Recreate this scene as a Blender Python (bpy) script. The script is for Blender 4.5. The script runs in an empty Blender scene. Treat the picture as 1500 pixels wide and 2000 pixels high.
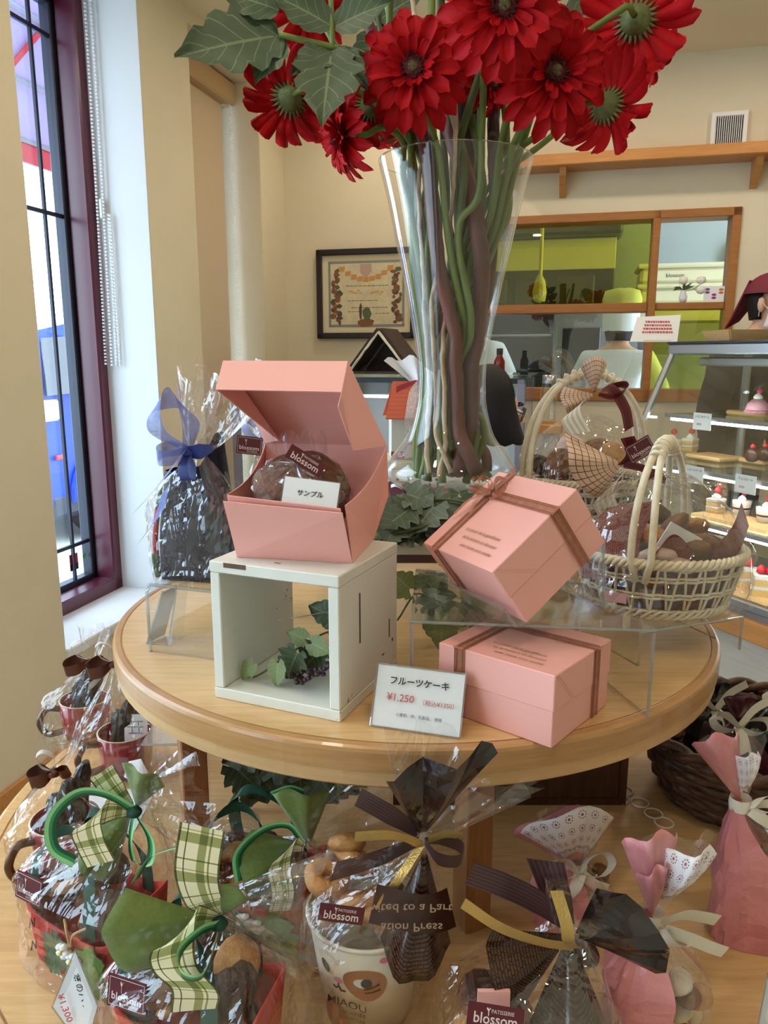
import bpy, math, random
from mathutils import Vector, Matrix, noise
S = bpy.context.scene
C = S.collection
PI = math.pi
R = math.radians
YAW = R(14.5)                     # the room is turned this much against the camera's axis
HC, TT, TL = 1.32, 0.92, 0.60     # camera height, upper table top, lower table top
PITCH = R(11.5)
# ------------------------------------------------------------ camera, sky, exposure
cam = bpy.data.cameras.new('camera'); cam.lens = 27; cam.sensor_width = 36; cam.clip_start = .02
co = bpy.data.objects.new('camera', cam); C.objects.link(co)
co.location = (0, 0, HC); co.rotation_euler = (PI/2 - PITCH, 0, 0)
S.camera = co
S.view_settings.view_transform = 'Standard'; S.view_settings.look = 'None'
S.view_settings.exposure = -0.22; S.view_settings.gamma = 1.0; S.view_settings.use_curve_mapping = False
S.cycles.transparent_max_bounces = 40; S.cycles.max_bounces = 10
S.cycles.caustics_reflective = False; S.cycles.caustics_refractive = False
S.cycles.sample_clamp_indirect = 4.0
W = bpy.data.worlds.new('sky'); S.world = W; W.use_nodes = True
bg = W.node_tree.nodes['Background']; bg.inputs[0].default_value = (.70, .86, 1.0, 1); bg.inputs[1].default_value = 10.0

# ------------------------------------------------------------ maths helpers
def V(*a): return Vector(a)
def ray(px, py):
    cp, sp = math.cos(PITCH), math.sin(PITCH)
    a, b = (px-750)/1500, (py-1000)/1500
    return Vector((a, cp - b*sp, -sp - b*cp))
def zp(px, py, z): r = ray(px, py); return Vector((0, 0, HC)) + r*((z-HC)/r.z)       # point of the place at height z
def yp(px, py, y): r = ray(px, py); return Vector((0, 0, HC)) + r*(y/r.y)            # point of the place at distance y
def room(u, v, z=0):
    c, s = math.cos(YAW), math.sin(YAW); return Vector((u*c+v*s, -u*s+v*c, z))
def lerp(a, b, t): return a + (b-a)*t
def spline(pts, n):
    """Catmull-Rom through pts, n samples per span"""
    p = [Vector(q) for q in pts]; p = [p[0]*2-p[1]] + p + [p[-1]*2-p[-2]]; out = []
    for i in range(1, len(p)-2):
        for k in range(n):
            t = k/n; a, b, c, d = p[i-1:i+3]
            out.append(.5*((2*b) + (c-a)*t + (2*a-5*b+4*c-d)*t*t + (3*b-a-3*c+d)*t**3))
    out.append(p[-2].copy()); return out
def nz(x, y, z, s=1.0): return noise.noise(Vector((x*s, y*s, z*s)))

MW = {}
class MB:
    def __init__(s): s.v, s.f, s.uv, s.m = [], [], [], []
    def add(s, vs, fs, uvs=None, mi=0):
        o = len(s.v); s.v += [Vector(p) for p in vs]; s.uv += uvs if uvs else [(0, 0)]*len(vs)
        for f in fs: s.f.append([o+i for i in f]); s.m.append(mi)
        return s
    def box(s, c, d, b=0, rot=None, mi=0):
        c = Vector(c); hx, hy, hz = d[0]/2, d[1]/2, d[2]/2; b = min(b, hx*.9, hy*.9, hz*.9)
        if b <= 0:
            vs = [Vector((x*hx, y*hy, z*hz)) for x in (-1, 1) for y in (-1, 1) for z in (-1, 1)]
            fs = [(0,1,3,2), (4,6,7,5), (0,4,5,1), (2,3,7,6), (0,2,6,4), (1,5,7,3)]
        else:
            vs = []; ix = {}
            for x in (-1, 1):
                for y in (-1, 1):
                    for z in (-1, 1):
                        ix[x, y, z] = len(vs)
                        vs += [Vector((x*hx, y*(hy-b), z*(hz-b))), Vector((x*(hx-b), y*hy, z*(hz-b))), Vector((x*(hx-b), y*(hy-b), z*hz))]
            fs = []
            for q in (-1, 1):
                fs.append([ix[q, y, z] for y, z in ((-1,-1), (1,-1), (1,1), (-1,1))])
                fs.append([ix[x, q, z]+1 for x, z in ((-1,-1), (1,-1), (1,1), (-1,1))])
                fs.append([ix[x, y, q]+2 for x, y in ((-1,-1), (1,-1), (1,1), (-1,1))])
            for p in (-1, 1):
                for q in (-1, 1):
                    fs.append([ix[p,q,-1], ix[p,q,1], ix[p,q,1]+1, ix[p,q,-1]+1])
                    fs.append([ix[p,-1,q], ix[p,1,q], ix[p,1,q]+2, ix[p,-1,q]+2])
                    fs.append([ix[-1,p,q]+1, ix[1,p,q]+1, ix[1,p,q]+2, ix[-1,p,q]+2])
                    for x in (-1, 1): fs.append([ix[x,p,q], ix[x,p,q]+1, ix[x,p,q]+2])
            ctr = [sum((vs[i] for i in f), Vector())/len(f) for f in fs]
            for k, f in enumerate(fs):
                n = (vs[f[1]]-vs[f[0]]).cross(vs[f[2]]-vs[f[0]])
                if n.dot(ctr[k]) < 0: f.reverse()
        if rot is not None: vs = [rot @ p for p in vs]
        return s.add([p+c for p in vs], fs, None, mi)
    def bb(s, lo, hi, b=0, mi=0):
        lo, hi = Vector(lo), Vector(hi); return s.box((lo+hi)/2, hi-lo, b, None, mi)
    def tube(s, path, r, n=8, cap=True, mi=0):
        path = [Vector(p) for p in path]; rr = r if isinstance(r, (list, tuple)) else [r]*len(path)
        vs, fs, uv = [], [], []; t0 = (path[1]-path[0]).normalized()
        a = t0.orthogonal().normalized()
        for i, p in enumerate(path):
            t = (path[min(i+1, len(path)-1)]-path[max(i-1, 0)])
            t = t.normalized() if t.length > 1e-9 else t0
            a = (a - t*a.dot(t)); a = a.normalized() if a.length > 1e-6 else t.orthogonal().normalized()
            b = t.cross(a)
            for k in range(n):
                th = 2*PI*k/n; vs.append(p + (a*math.cos(th)+b*math.sin(th))*rr[i]); uv.append((k/n, i/(len(path)-1)))
        for i in range(len(path)-1):
            for k in range(n): fs.append((i*n+k, i*n+(k+1) % n, (i+1)*n+(k+1) % n, (i+1)*n+k))
        if cap: fs += [tuple(reversed(range(n))), tuple(range((len(path)-1)*n, len(path)*n))]
        return s.add(vs, fs, uv, mi)
    def lathe(s, prof, n=32, c=(0, 0, 0), mi=0, capb=False, capt=False, sx=1, sy=1):
        c = Vector(c); vs, fs, uv = [], [], []
        for i, (r, z) in enumerate(prof):
            for k in range(n):
                a = 2*PI*k/n; vs.append(c+Vector((r*math.cos(a)*sx, r*math.sin(a)*sy, z))); uv.append((k/n, i/max(1, len(prof)-1)))
        for i in range(len(prof)-1):
            for k in range(n): fs.append((i*n+k, i*n+(k+1) % n, (i+1)*n+(k+1) % n, (i+1)*n+k))
        if capb: fs.append(tuple(reversed(range(n))))
        if capt: fs.append(tuple(range((len(prof)-1)*n, len(prof)*n)))
        return s.add(vs, fs, uv, mi)
    def grid(s, fn, nu, nv, wrap=False, mi=0):
        vs, uv, fs = [], [], []; cu = nu if wrap else nu+1
        for j in range(nv+1):
            for i in range(cu): vs.append(Vector(fn(i/nu, j/nv))); uv.append((i/nu, j/nv))
        for j in range(nv):
            for i in range(nu):
                a, b = j*cu+i, j*cu+(i+1) % cu; fs.append((a, b, b+cu, a+cu))
        return s.add(vs, fs, uv, mi)
    def poly(s, pts, th=None, mi=0, uvs=None):
        """flat polygon; th = thickness vector makes a plate"""
        pts = [Vector(p) for p in pts]; n = len(pts)
        if th is None: return s.add(pts, [tuple(range(n))], uvs, mi)
        th = Vector(th); vs = pts+[p+th for p in pts]
        fs = [tuple(reversed(range(n))), tuple(range(n, 2*n))]+[(i, (i+1) % n, n+(i+1) % n, n+i) for i in range(n)]
        return s.add(vs, fs, (uvs+uvs) if uvs else None, mi)
    def ribbon(s, path, w, wd, n=6, th=0, mi=0, rep=1.0):
        """band along a spline; wd = width direction (one or one per point)"""
        pts = spline(path, n); k = len(path)
        wds = [Vector(d) for d in wd] if isinstance(wd, list) else [Vector(wd)]*k
        ws = w if isinstance(w, (list, tuple)) else [w]*k
        vs, uv, fs = [], [], []; L = 0
        for i, p in enumerate(pts):
            q = i/n; a = min(int(q), k-2); f = q-a
            d = wds[a].lerp(wds[a+1], f); ww = ws[a]*(1-f)+ws[a+1]*f
            d = d.normalized() if d.length > 1e-9 else Vector((0, 0, 1))
            if i: L += (p-pts[i-1]).length
            for j in range(5):
                t = j/4-.5; vs.append(p+d*ww*t); uv.append((L*rep, j/4))
        for i in range(len(pts)-1):
            for j in range(4): fs.append((i*5+j, i*5+j+1, i*5+j+6, i*5+j+5))
        return s.add(vs, fs, uv, mi)
    def xf(s, M):
        s.v = [M @ p for p in s.v]; return s
    def jit(s, a, sc=30, seed=0):
        s.v = [p+Vector((nz(p.x*sc+seed, p.y*sc, p.z*sc), nz(p.x*sc, p.y*sc+7+seed, p.z*sc), nz(p.x*sc, p.y*sc, p.z*sc+13+seed)))*a for p in s.v]; return s
    def mesh(s, name, mats, smooth=False):
        me = bpy.data.meshes.new(name); me.from_pydata([tuple(p) for p in s.v], [], s.f)
        u = me.uv_layers.new(name='uv'); flat = []
        for f in s.f:
            for i in f: flat += list(s.uv[i])
        u.data.foreach_set('uv', flat)
        for m in (mats if isinstance(mats, (list, tuple)) else [mats]): me.materials.append(m)
        me.polygons.foreach_set('material_index', s.m)
        if smooth: me.polygons.foreach_set('use_smooth', [True]*len(s.f))
        me.update(); return me
    def build(s, name, mats, parent=None, smooth=False, world=False, label=None, kind=None, loc=None):
        if world and parent is not None and parent.name in MW:
            iv = MW[parent.name].inverted(); s.v = [iv @ p for p in s.v]
        return link(name, s.mesh(name, mats, smooth), parent, label, kind, loc)

def link(name, me, parent=None, label=None, kind=None, loc=None):
    o = bpy.data.objects.new(name, me); C.objects.link(o); o.parent = parent
    if label: o['label'] = label
    if kind: o['kind'] = kind
    if loc is not None: o.location = loc
    return o
def thing(name, label, cat, loc=(0, 0, 0), rz=0, group=None, rot=None):
    o = bpy.data.objects.new(name, None); C.objects.link(o); o.location = loc; o.empty_display_size = .05
    o.rotation_euler = rot if rot else (0, 0, rz)
    from mathutils import Euler
    MW[o.name] = Matrix.Translation(Vector(loc)) @ Euler(o.rotation_euler).to_matrix().to_4x4()
    o['label'] = label; o['category'] = cat
    if group: o['group'] = group
    return o
def tag(o, label, cat, group=None):
    o['label'] = label; o['category'] = cat
    if group: o['group'] = group
    return o
def struct(name, mb, m, smooth=False, inroom=True, label=None):
    o = mb.build(name, m, None, smooth); o['kind'] = 'structure'
    if label: o['label'] = label
    if inroom: o.rotation_euler = (0, 0, -YAW)
    return o
def solid(o, th, offset=0):
    m = o.modifiers.new('thickness', 'SOLIDIFY'); m.thickness = th; m.offset = offset; return o
def sub(o, n=1):
    m = o.modifiers.new('smooth', 'SUBSURF'); m.levels = n; m.render_levels = n; return o

# ------------------------------------------------------------ materials
def nodes(name):
    m = bpy.data.materials.new(name); m.use_nodes = True; nt = m.node_tree
    return m, nt, nt.nodes['Principled BSDF'], nt.nodes['Material Output']
def N(nt, t, **k):
    n = nt.nodes.new(t)
    for a, b in k.items():
        if a.startswith('i_'): n.inputs[a[2:].replace('_', ' ')].default_value = b
        else: setattr(n, a, b)
    return n
def c4(c): return (*c, 1) if len(c) == 3 else c
def mathn(nt, op, a, b=None, c=None):
    n = nt.nodes.new('ShaderNodeMath'); n.operation = op
    for i, q in enumerate((a, b, c)):
        if q is None: continue
        if isinstance(q, (int, float)): n.inputs[i].default_value = q
        else: nt.links.new(q, n.inputs[i])
    return n.outputs[0]
def mixc(nt, f, a, b):
    n = nt.nodes.new('ShaderNodeMix'); n.data_type = 'RGBA'
    for i, q in ((0, f), (6, a), (7, b)):
        if isinstance(q, (int, float)): n.inputs[i].default_value = q
        elif isinstance(q, tuple): n.inputs[i].default_value = c4(q)
        else: nt.links.new(q, n.inputs[i])
    return n.outputs[2]
def P(name, col, rough=.5, metal=0, spec=.5, c2=None, ns=20, stretch=(1, 1, 1), bump=0, bs=60, emit=None, es=0, sss=0, coat=0, trans=0, alpha=1, sheen=0):
    m, nt, b, out = nodes(name); L = nt.links
    b.inputs['Base Color'].default_value = c4(col); b.inputs['Roughness'].default_value = rough
    b.inputs['Metallic'].default_value = metal; b.inputs['Specular IOR Level'].default_value = spec
    if coat: b.inputs['Coat Weight'].default_value = coat; b.inputs['Coat Roughness'].default_value = .08
    if trans: b.inputs['Transmission Weight'].default_value = trans
    if alpha < 1: b.inputs['Alpha'].default_value = alpha
    if sheen: b.inputs['Sheen Weight'].default_value = sheen
    if emit: b.inputs['Emission Color'].default_value = c4(emit); b.inputs['Emission Strength'].default_value = es
    if c2 or bump:
        tc = N(nt, 'ShaderNodeTexCoord'); mp = N(nt, 'ShaderNodeMapping'); mp.inputs['Scale'].default_value = stretch
        L.new(tc.outputs['Object'], mp.inputs[0])
    if c2:
        n = N(nt, 'ShaderNodeTexNoise', i_Scale=ns, i_Detail=5.0, i_Roughness=.6); L.new(mp.outputs[0], n.inputs['Vector'])
        r = N(nt, 'ShaderNodeValToRGB'); r.color_ramp.elements[0].position = .35; r.color_ramp.elements[1].position = .65
        r.color_ramp.elements[0].color = c4(col); r.color_ramp.elements[1].color = c4(c2)
        L.new(n.outputs[0], r.inputs[0]); L.new(r.outputs[0], b.inputs['Base Color'])
    if bump:
        n = N(nt, 'ShaderNodeTexNoise', i_Scale=bs, i_Detail=3.0); L.new(mp.outputs[0], n.inputs['Vector'])
        u = N(nt, 'ShaderNodeBump', i_Strength=bump, i_Distance=.01); L.new(n.outputs[0], u.inputs['Height']); L.new(u.outputs[0], b.inputs['Normal'])
    return m
def film(name, tint=(1, 1, 1), rough=.06, base=.05, haze=.03, hazecol=(.9, .92, .95), ior=1.5, gl=(1, 1, 1), crumple=0):
    """thin clear sheet: transparent, with Fresnel gloss and a little haze"""
    m, nt, b, out = nodes(name); L = nt.links; nt.nodes.remove(b)
    t = N(nt, 'ShaderNodeBsdfTransparent'); t.inputs[0].default_value = c4(tint)
    g = N(nt, 'ShaderNodeBsdfGlossy'); g.inputs[0].default_value = c4(gl); g.inputs['Roughness'].default_value = rough
    d = N(nt, 'ShaderNodeBsdfDiffuse'); d.inputs[0].default_value = c4(hazecol)
    fr = N(nt, 'ShaderNodeFresnel'); ge = N(nt, 'ShaderNodeNewGeometry')      # a sheet has the same gloss from both sides
    L.new(mathn(nt, 'MULTIPLY_ADD', ge.outputs['Backfacing'], 1/ior-ior, ior), fr.inputs[0])
    if crumple:
        tc = N(nt, 'ShaderNodeTexCoord'); n1 = N(nt, 'ShaderNodeTexNoise', i_Scale=22.0, i_Detail=2.0, i_Roughness=.4, i_Distortion=1.2); mp = N(nt, 'ShaderNodeMapping'); mp.inputs['Scale'].default_value = (1, 1, .4)
        L.new(tc.outputs['Object'], mp.inputs[0]); L.new(mp.outputs[0], n1.inputs['Vector'])
        hgt = mathn(nt, 'ABSOLUTE', mathn(nt, 'SUBTRACT', n1.outputs[0], .5))
        bu = N(nt, 'ShaderNodeBump', i_Strength=crumple, i_Distance=.02); L.new(hgt, bu.inputs['Height']); L.new(bu.outputs[0], g.inputs['Normal'])
    f = mathn(nt, 'MULTIPLY_ADD', fr.outputs[0], 1.0, base)
    f = mathn(nt, 'MINIMUM', f, .9)
    m1 = N(nt, 'ShaderNodeMixShader'); m1.inputs[0].default_value = haze
    L.new(t.outputs[0], m1.inputs[1]); L.new(d.outputs[0], m1.inputs[2])
    m2 = N(nt, 'ShaderNodeMixShader'); L.new(f, m2.inputs[0]); L.new(m1.outputs[0], m2.inputs[1]); L.new(g.outputs[0], m2.inputs[2])
    L.new(m2.outputs[0], out.inputs[0]); return m
def sheer(name, col, dens=.6, ns=300, c2=None):
    """loosely woven translucent ribbon: cloth with see-through gaps"""
    m, nt, b, out = nodes(name); L = nt.links
    b.inputs['Base Color'].default_value = c4(col); b.inputs['Roughness'].default_value = .6; b.inputs['Sheen Weight'].default_value = .3
    tc = N(nt, 'ShaderNodeTexCoord'); n = N(nt, 'ShaderNodeTexNoise', i_Scale=ns, i_Detail=4.0, i_Roughness=.7); L.new(tc.outputs['Object'], n.inputs['Vector'])
    if c2:
        L.new(mixc(nt, n.outputs[0], col, c2), b.inputs['Base Color'])
    f = mathn(nt, 'MULTIPLY_ADD', n.outputs[0], .9, dens-.45); f = mathn(nt, 'MINIMUM', mathn(nt, 'MAXIMUM', f, 0.05), 1.0)
    L.new(f, b.inputs['Alpha']); return m
def uvmat(name, fn, rough=.5, bump=0, metal=0, sheen=0, alpha=None, spec=.5):
    """material whose colour comes from fn(nt, u, v)"""
    m, nt, b, out = nodes(name); L = nt.links
    uv = N(nt, 'ShaderNodeUVMap'); sp = N(nt, 'ShaderNodeSeparateXYZ'); L.new(uv.outputs[0], sp.inputs[0])
    L.new(fn(nt, sp.outputs[0], sp.outputs[1]), b.inputs['Base Color']); b.inputs['Roughness'].default_value = rough
    b.inputs['Metallic'].default_value = metal; b.inputs['Specular IOR Level'].default_value = spec
    if sheen: b.inputs['Sheen Weight'].default_value = sheen
    if alpha is not None: b.inputs['Alpha'].default_value = alpha
    return m
def ramp(nt, x, stops, const=True):
    r = N(nt, 'ShaderNodeValToRGB'); cr = r.color_ramp; cr.interpolation = 'CONSTANT' if const else 'LINEAR'
    while len(cr.elements) < len(stops): cr.elements.new(.5)
    for e, (p, c) in zip(cr.elements, stops): e.position = p; e.color = c4(c)
    nt.links.new(x, r.inputs[0]); return r.outputs[0]
def wood(name, c1, c2, scale=8, stretch=(1, 12, 12), rough=.35, bump=.05, coat=0, spec=.4):
    m, nt, b, out = nodes(name); L = nt.links
    tc = N(nt, 'ShaderNodeTexCoord'); mp = N(nt, 'ShaderNodeMapping'); mp.inputs['Scale'].default_value = stretch; L.new(tc.outputs['Object'], mp.inputs[0])
    n = N(nt, 'ShaderNodeTexNoise', i_Scale=scale, i_Detail=8.0, i_Roughness=.65, i_Distortion=.4); L.new(mp.outputs[0], n.inputs['Vector'])
    L.new(ramp(nt, n.outputs[0], [(.3, c1), (.7, c2)], False), b.inputs['Base Color'])
    b.inputs['Roughness'].default_value = rough; b.inputs['Specular IOR Level'].default_value = spec
    if coat: b.inputs['Coat Weight'].default_value = coat; b.inputs['Coat Roughness'].default_value = .12
    if bump:
        u = N(nt, 'ShaderNodeBump', i_Strength=bump, i_Distance=.005); L.new(n.outputs[0], u.inputs['Height']); L.new(u.outputs[0], b.inputs['Normal'])
    return m
def sr(r, g, b):
    """0-255 sRGB to linear"""
    return tuple(((x/255)/12.92 if x < 10.3 else ((x/255+.055)/1.055)**2.4) for x in (r, g, b))

def printmask(nt, u, v, rows, sc):
    """rows of small illegible print: 1 where ink"""
    row = mathn(nt, 'LESS_THAN', mathn(nt, 'FRACT', mathn(nt, 'MULTIPLY', v, rows)), .5)
    cb = N(nt, 'ShaderNodeCombineXYZ'); nt.links.new(mathn(nt, 'MULTIPLY', u, sc), cb.inputs[0]); nt.links.new(mathn(nt, 'FLOOR', mathn(nt, 'MULTIPLY', v, rows)), cb.inputs[1])
    n = N(nt, 'ShaderNodeTexNoise', i_Scale=1.0, i_Detail=2.0); nt.links.new(cb.outputs[0], n.inputs['Vector'])
    w = mathn(nt, 'GREATER_THAN', n.outputs[0], .47); return mathn(nt, 'MULTIPLY', row, w)
M = {}
M['wall'] = P('wall_paint', sr(226, 214, 188), .85, c2=sr(221, 209, 182), ns=3, bump=.04, bs=90)
M['wall_white'] = P('reveal_paint', sr(228, 232, 236), .7, bump=.03, bs=90)
M['ceil'] = P('ceiling_paint', sr(232, 220, 190), .9, bump=.03, bs=90)
M['floor'] = wood('floor_planks', sr(176, 170, 158), sr(198, 192, 180), 6, (12, 1, 1), .45)
M['maroon'] = P('window_maroon', sr(88, 26, 48), .28, spec=.6)
M['lead'] = P('lead_came', sr(40, 44, 58), .4, metal=.3)
M['beech'] = wood('beech_veneer', sr(208, 164, 110), sr(226, 186, 132), 7, (1.2, 16, 16), .26, .03, coat=.35)
M['beech_edge'] = wood('beech_edge', sr(176, 128, 80), sr(200, 152, 100), 9, (1, 1, 14), .3, .04, coat=.3)
M['beech_pale'] = wood('beech_pale', sr(205, 162, 112), sr(220, 178, 128), 9, (1, 1, 14), .35, .03)
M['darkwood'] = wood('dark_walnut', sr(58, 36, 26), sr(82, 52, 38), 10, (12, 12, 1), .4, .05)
M['midwood'] = wood('oak_brown', sr(140, 92, 54), sr(166, 112, 68), 10, (12, 12, 1), .4, .05)
M['orangewood'] = wood('honey_wood', sr(188, 128, 70), sr(206, 146, 84), 8, (1, 10, 10), .4, .03)
M['hatchwood'] = wood('hatch_wood', sr(156, 100, 50), sr(176, 118, 64), 8, (1, 10, 10), .4, .03)
M['glass'] = film('vase_glass', (.985, .992, .99), .0, .004, 0.0, ior=1.45)
M['pane'] = film('window_glass', (.93, .96, .97), .0, .03, 0.0, ior=1.45)
M['acryl'] = film('clear_acrylic', (.955, .965, .965), .02, .02, .012, (.8, .85, .85), 1.45)
M['acryl_edge'] = film('acrylic_edge', (.72, .77, .80), .05, .15, .12, (.75, .8, .84), 1.45)
M['cello'] = film('cellophane', (.99, .99, .99), .02, .04, .003, (.88, .9, .93), 1.5, crumple=.5)
M['cello2'] = film('cellophane_crisp', (.98, .98, .985), .02, .07, .004, (.85, .88, .93), 1.55, crumple=.5)
M['pink'] = P('pink_card', sr(244, 178, 168), .42, spec=.35, bump=.01, bs=400)
M['pinkin'] = P('pink_card_inside', sr(244, 178, 168), .55, spec=.3)
M['white'] = P('white_paper', sr(240, 240, 242), .55)
M['wpaint'] = P('distressed_white_paint', sr(228, 222, 204), .6, c2=sr(214, 206, 186), ns=14, bump=.12, bs=45)
M['scar'] = P('bare_wood_scar', sr(70, 48, 34), .7, c2=sr(112, 82, 58), ns=60)
M['black'] = P('black_ink', sr(28, 28, 34), .6)
M['red_ink'] = P('red_ink', sr(188, 72, 76), .6)
M['greyink'] = P('grey_ink', sr(120, 118, 122), .6)
M['gold_ink'] = P('gold_foil', sr(176, 138, 70), .32, metal=.75)
M['gold_rib'] = P('gold_ribbon', sr(202, 168, 98), .32, metal=.7, bump=.25, bs=500)
M['maroon_lab'] = P('maroon_label', sr(92, 30, 42), .35)
M['lab_white'] = P('label_print', sr(232, 214, 212), .5)
M['copper'] = sheer('copper_organza', sr(178, 112, 82), .74, 120)
M['green_st'] = P('stem_green', sr(112, 130, 56), .55, c2=sr(86, 106, 44), ns=9, stretch=(1, 1, .25), bump=.05, bs=80)
M['green_st2'] = P('stem_dark_green', sr(66, 82, 40), .55, c2=sr(90, 102, 52), ns=9, stretch=(1, 1, .25))
M['branch'] = P('branch_red_brown', sr(112, 56, 48), .55, c2=sr(74, 34, 34), ns=8, stretch=(3, 3, .4), bump=.15, bs=60)
M['branch_dk'] = P('branch_dark', sr(54, 34, 32), .55, c2=sr(84, 52, 46), ns=8, stretch=(3, 3, .4), bump=.15, bs=60)
M['twig'] = P('twig_pale', sr(206, 184, 156), .6, c2=sr(170, 140, 112), ns=30, bump=.1, bs=90)
def leafmat(name, c1, c2, vein):
    def f(nt, u, v):
        tc = N(nt, 'ShaderNodeTexCoord'); n = N(nt, 'ShaderNodeTexNoise', i_Scale=45.0, i_Detail=4.0); nt.links.new(tc.outputs['Object'], n.inputs['Vector'])
        base = mixc(nt, n.outputs[0], c1, c2); d = mathn(nt, 'ABSOLUTE', mathn(nt, 'SUBTRACT', u, .5)); mid = mathn(nt, 'LESS_THAN', d, .022)
        sv = mathn(nt, 'FRACT', mathn(nt, 'MULTIPLY', mathn(nt, 'SUBTRACT', v, mathn(nt, 'MULTIPLY', d, .55)), 6.0)); side = mathn(nt, 'LESS_THAN', sv, .07)
        return mixc(nt, mathn(nt, 'MULTIPLY', mathn(nt, 'MAXIMUM', mid, side), .6), base, vein)
    m = uvmat(name, f, .5, sheen=.1); return m
M['leaf'] = leafmat('leaf_cloth', sr(54, 72, 48), sr(78, 94, 62), sr(132, 146, 104)); M['leaf2'] = leafmat('leaf_pale', sr(140, 154, 104), sr(112, 130, 84), sr(170, 180, 136))
M['leafgrey'] = leafmat('leaf_greygreen', sr(74, 90, 74), sr(104, 116, 98), sr(140, 150, 130))
M['petal'] = P('petal_red', sr(182, 12, 22), .6, spec=.15, c2=sr(168, 9, 20), ns=60)
M['disc'] = P('flower_disc', sr(58, 26, 26), .8, c2=sr(110, 30, 34), ns=240, bump=.5, bs=400)
M['disc_c'] = P('flower_disc_centre', sr(120, 112, 66), .8, c2=sr(70, 60, 36), ns=300, bump=.5, bs=400)
M['calyx'] = P('calyx_green', sr(116, 128, 78), .6, c2=sr(88, 104, 60), ns=60, bump=.2, bs=120)
M['wicker'] = P('wicker_cream', sr(240, 230, 206), .5, c2=sr(222, 206, 174), ns=40, bump=.1, bs=150)
M['wickerdk'] = P('wicker_brown', sr(104, 70, 46), .5, c2=sr(62, 40, 28), ns=26, bump=.3, bs=90)
M['maroonpaper'] = uvmat('maroon_print_paper', lambda nt, u, v: mixc(nt, printmask(nt, u, v, 26, 60), sr(112, 24, 38), sr(150, 92, 74)), .35)
# ------------------------------------------------------------ lettering (meshes made once, at size 1)
TX = {}
def make_texts(items):
    tmp = []
    for body, bold in items:
        cu = bpy.data.curves.new('lettering', 'FONT'); cu.body = body; cu.size = 1; cu.align_x = 'CENTER'; cu.align_y = 'CENTER'
        cu.offset = bold; cu.resolution_u = 2; cu.fill_mode = 'FRONT'
        o = bpy.data.objects.new('lettering_source', cu); C.objects.link(o); tmp.append((body, bold, o))
    dg = bpy.context.evaluated_depsgraph_get()
    for body, bold, o in tmp:
        TX[body, bold] = bpy.data.meshes.new_from_object(o.evaluated_get(dg))
    for body, bold, o in tmp:
        cu = o.data; bpy.data.objects.remove(o); bpy.data.curves.remove(cu)
make_texts([('blossom', 0), ('blossom', .012), ('PATISSERIE', 0), ('サンプル', .018), ('フルーツケーキ', .02), ('¥1.250', .004), ('（税込¥1350）', 0),
            ('小麦粉、卵、乳製品、 使用', 0), ('MIAOU', .005), ('JOURNÉE', 0), ('NOUVELLE', 0), ('vited to a Part', .004), ('ation Press', .004),
            ('苺のバッグ', .01), ('¥1,300', .01), ('チョコロール', .01), ('¥350', .01), ('いちごのドーム', .01), ('¥450', .01), ('ショートケーキ', .01), ('¥400', .01), ('Sakura', .0),
            ('Le plaisir de la gentillesse', 0), ('de la lumiere et douceur', 0), ('avec toute mon amitie', 0), ('BAKERY', .02), ('au Prunellier', 0)])
def frame(o, x, y):
    x = Vector(x).normalized(); y = Vector(y); y = (y-x*y.dot(x)).normalized(); z = x.cross(y)
    m = Matrix.Identity(4)
    for i, c in enumerate((x, y, z)):
        for k in range(3): m[k][i] = c[k]
    for k in range(3): m[k][3] = o[k]
    return m
_tm = {}
def lettering(parent, body, size, Mx, mat, bold=0, world=False, sx=1, sy=1, label=None):
    k = (body, bold, mat.name)
    if k not in _tm:
        me = TX[body, bold].copy(); me.materials.clear(); me.materials.append(mat); _tm[k] = me
    o = link('lettering', _tm[k], parent, label)
    if world and parent is not None and parent.name in MW: Mx = MW[parent.name].inverted() @ Mx
    o.matrix_local = Mx @ Matrix.Diagonal((size*sx, size*sy, size, 1)); return o
def blossom(parent, Mx, w, world=False, square=False, mi=None):
    """maroon shop label; Mx = frame in its middle"""
    if world and parent is not None and parent.name in MW: Mx = MW[parent.name].inverted() @ Mx
    h = w*(.72 if square else .36); m = MB().box((0, 0, 0), (w, h, .0006))
    if square:
        for a, b in (((-.45, -.30), (.45, -.30)), ((-.45, .30), (.45, .30)), ((-.45, -.30), (-.45, .30)), ((.45, -.30), (.45, .30))):
            m.tube([(a[0]*w, a[1]*w, .0004), (b[0]*w, b[1]*w, .0004)], w*.006, 4, mi=1)
    o = m.build('shop_label', [M['maroon_lab'], M['lab_white']], parent, label='maroon shop label with white lettering')
    o.matrix_local = Mx
    T = Matrix.Translation
    l = lettering(o, 'blossom', w*.235, T((0, -h*.14, .0006)), M['lab_white'], .012, sx=1.0)
    lettering(o, 'PATISSERIE', w*.085, T((w*.12, h*.20 if not square else -h*.33, .0006)), M['lab_white'])
    s = MB().tube([(-w*.13, -h*.0, .0006), (-w*.13, h*.22, .0006), (-w*.10, h*.33, .0006)], w*.008, 5)
    s.poly([(-w*.13, h*.16, .0007), (-w*.17, h*.28, .0007), (-w*.16, h*.36, .0007), (-w*.125, h*.27, .0007)])
    s.build('sprout_mark', M['lab_white'], o)
    return o

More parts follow.
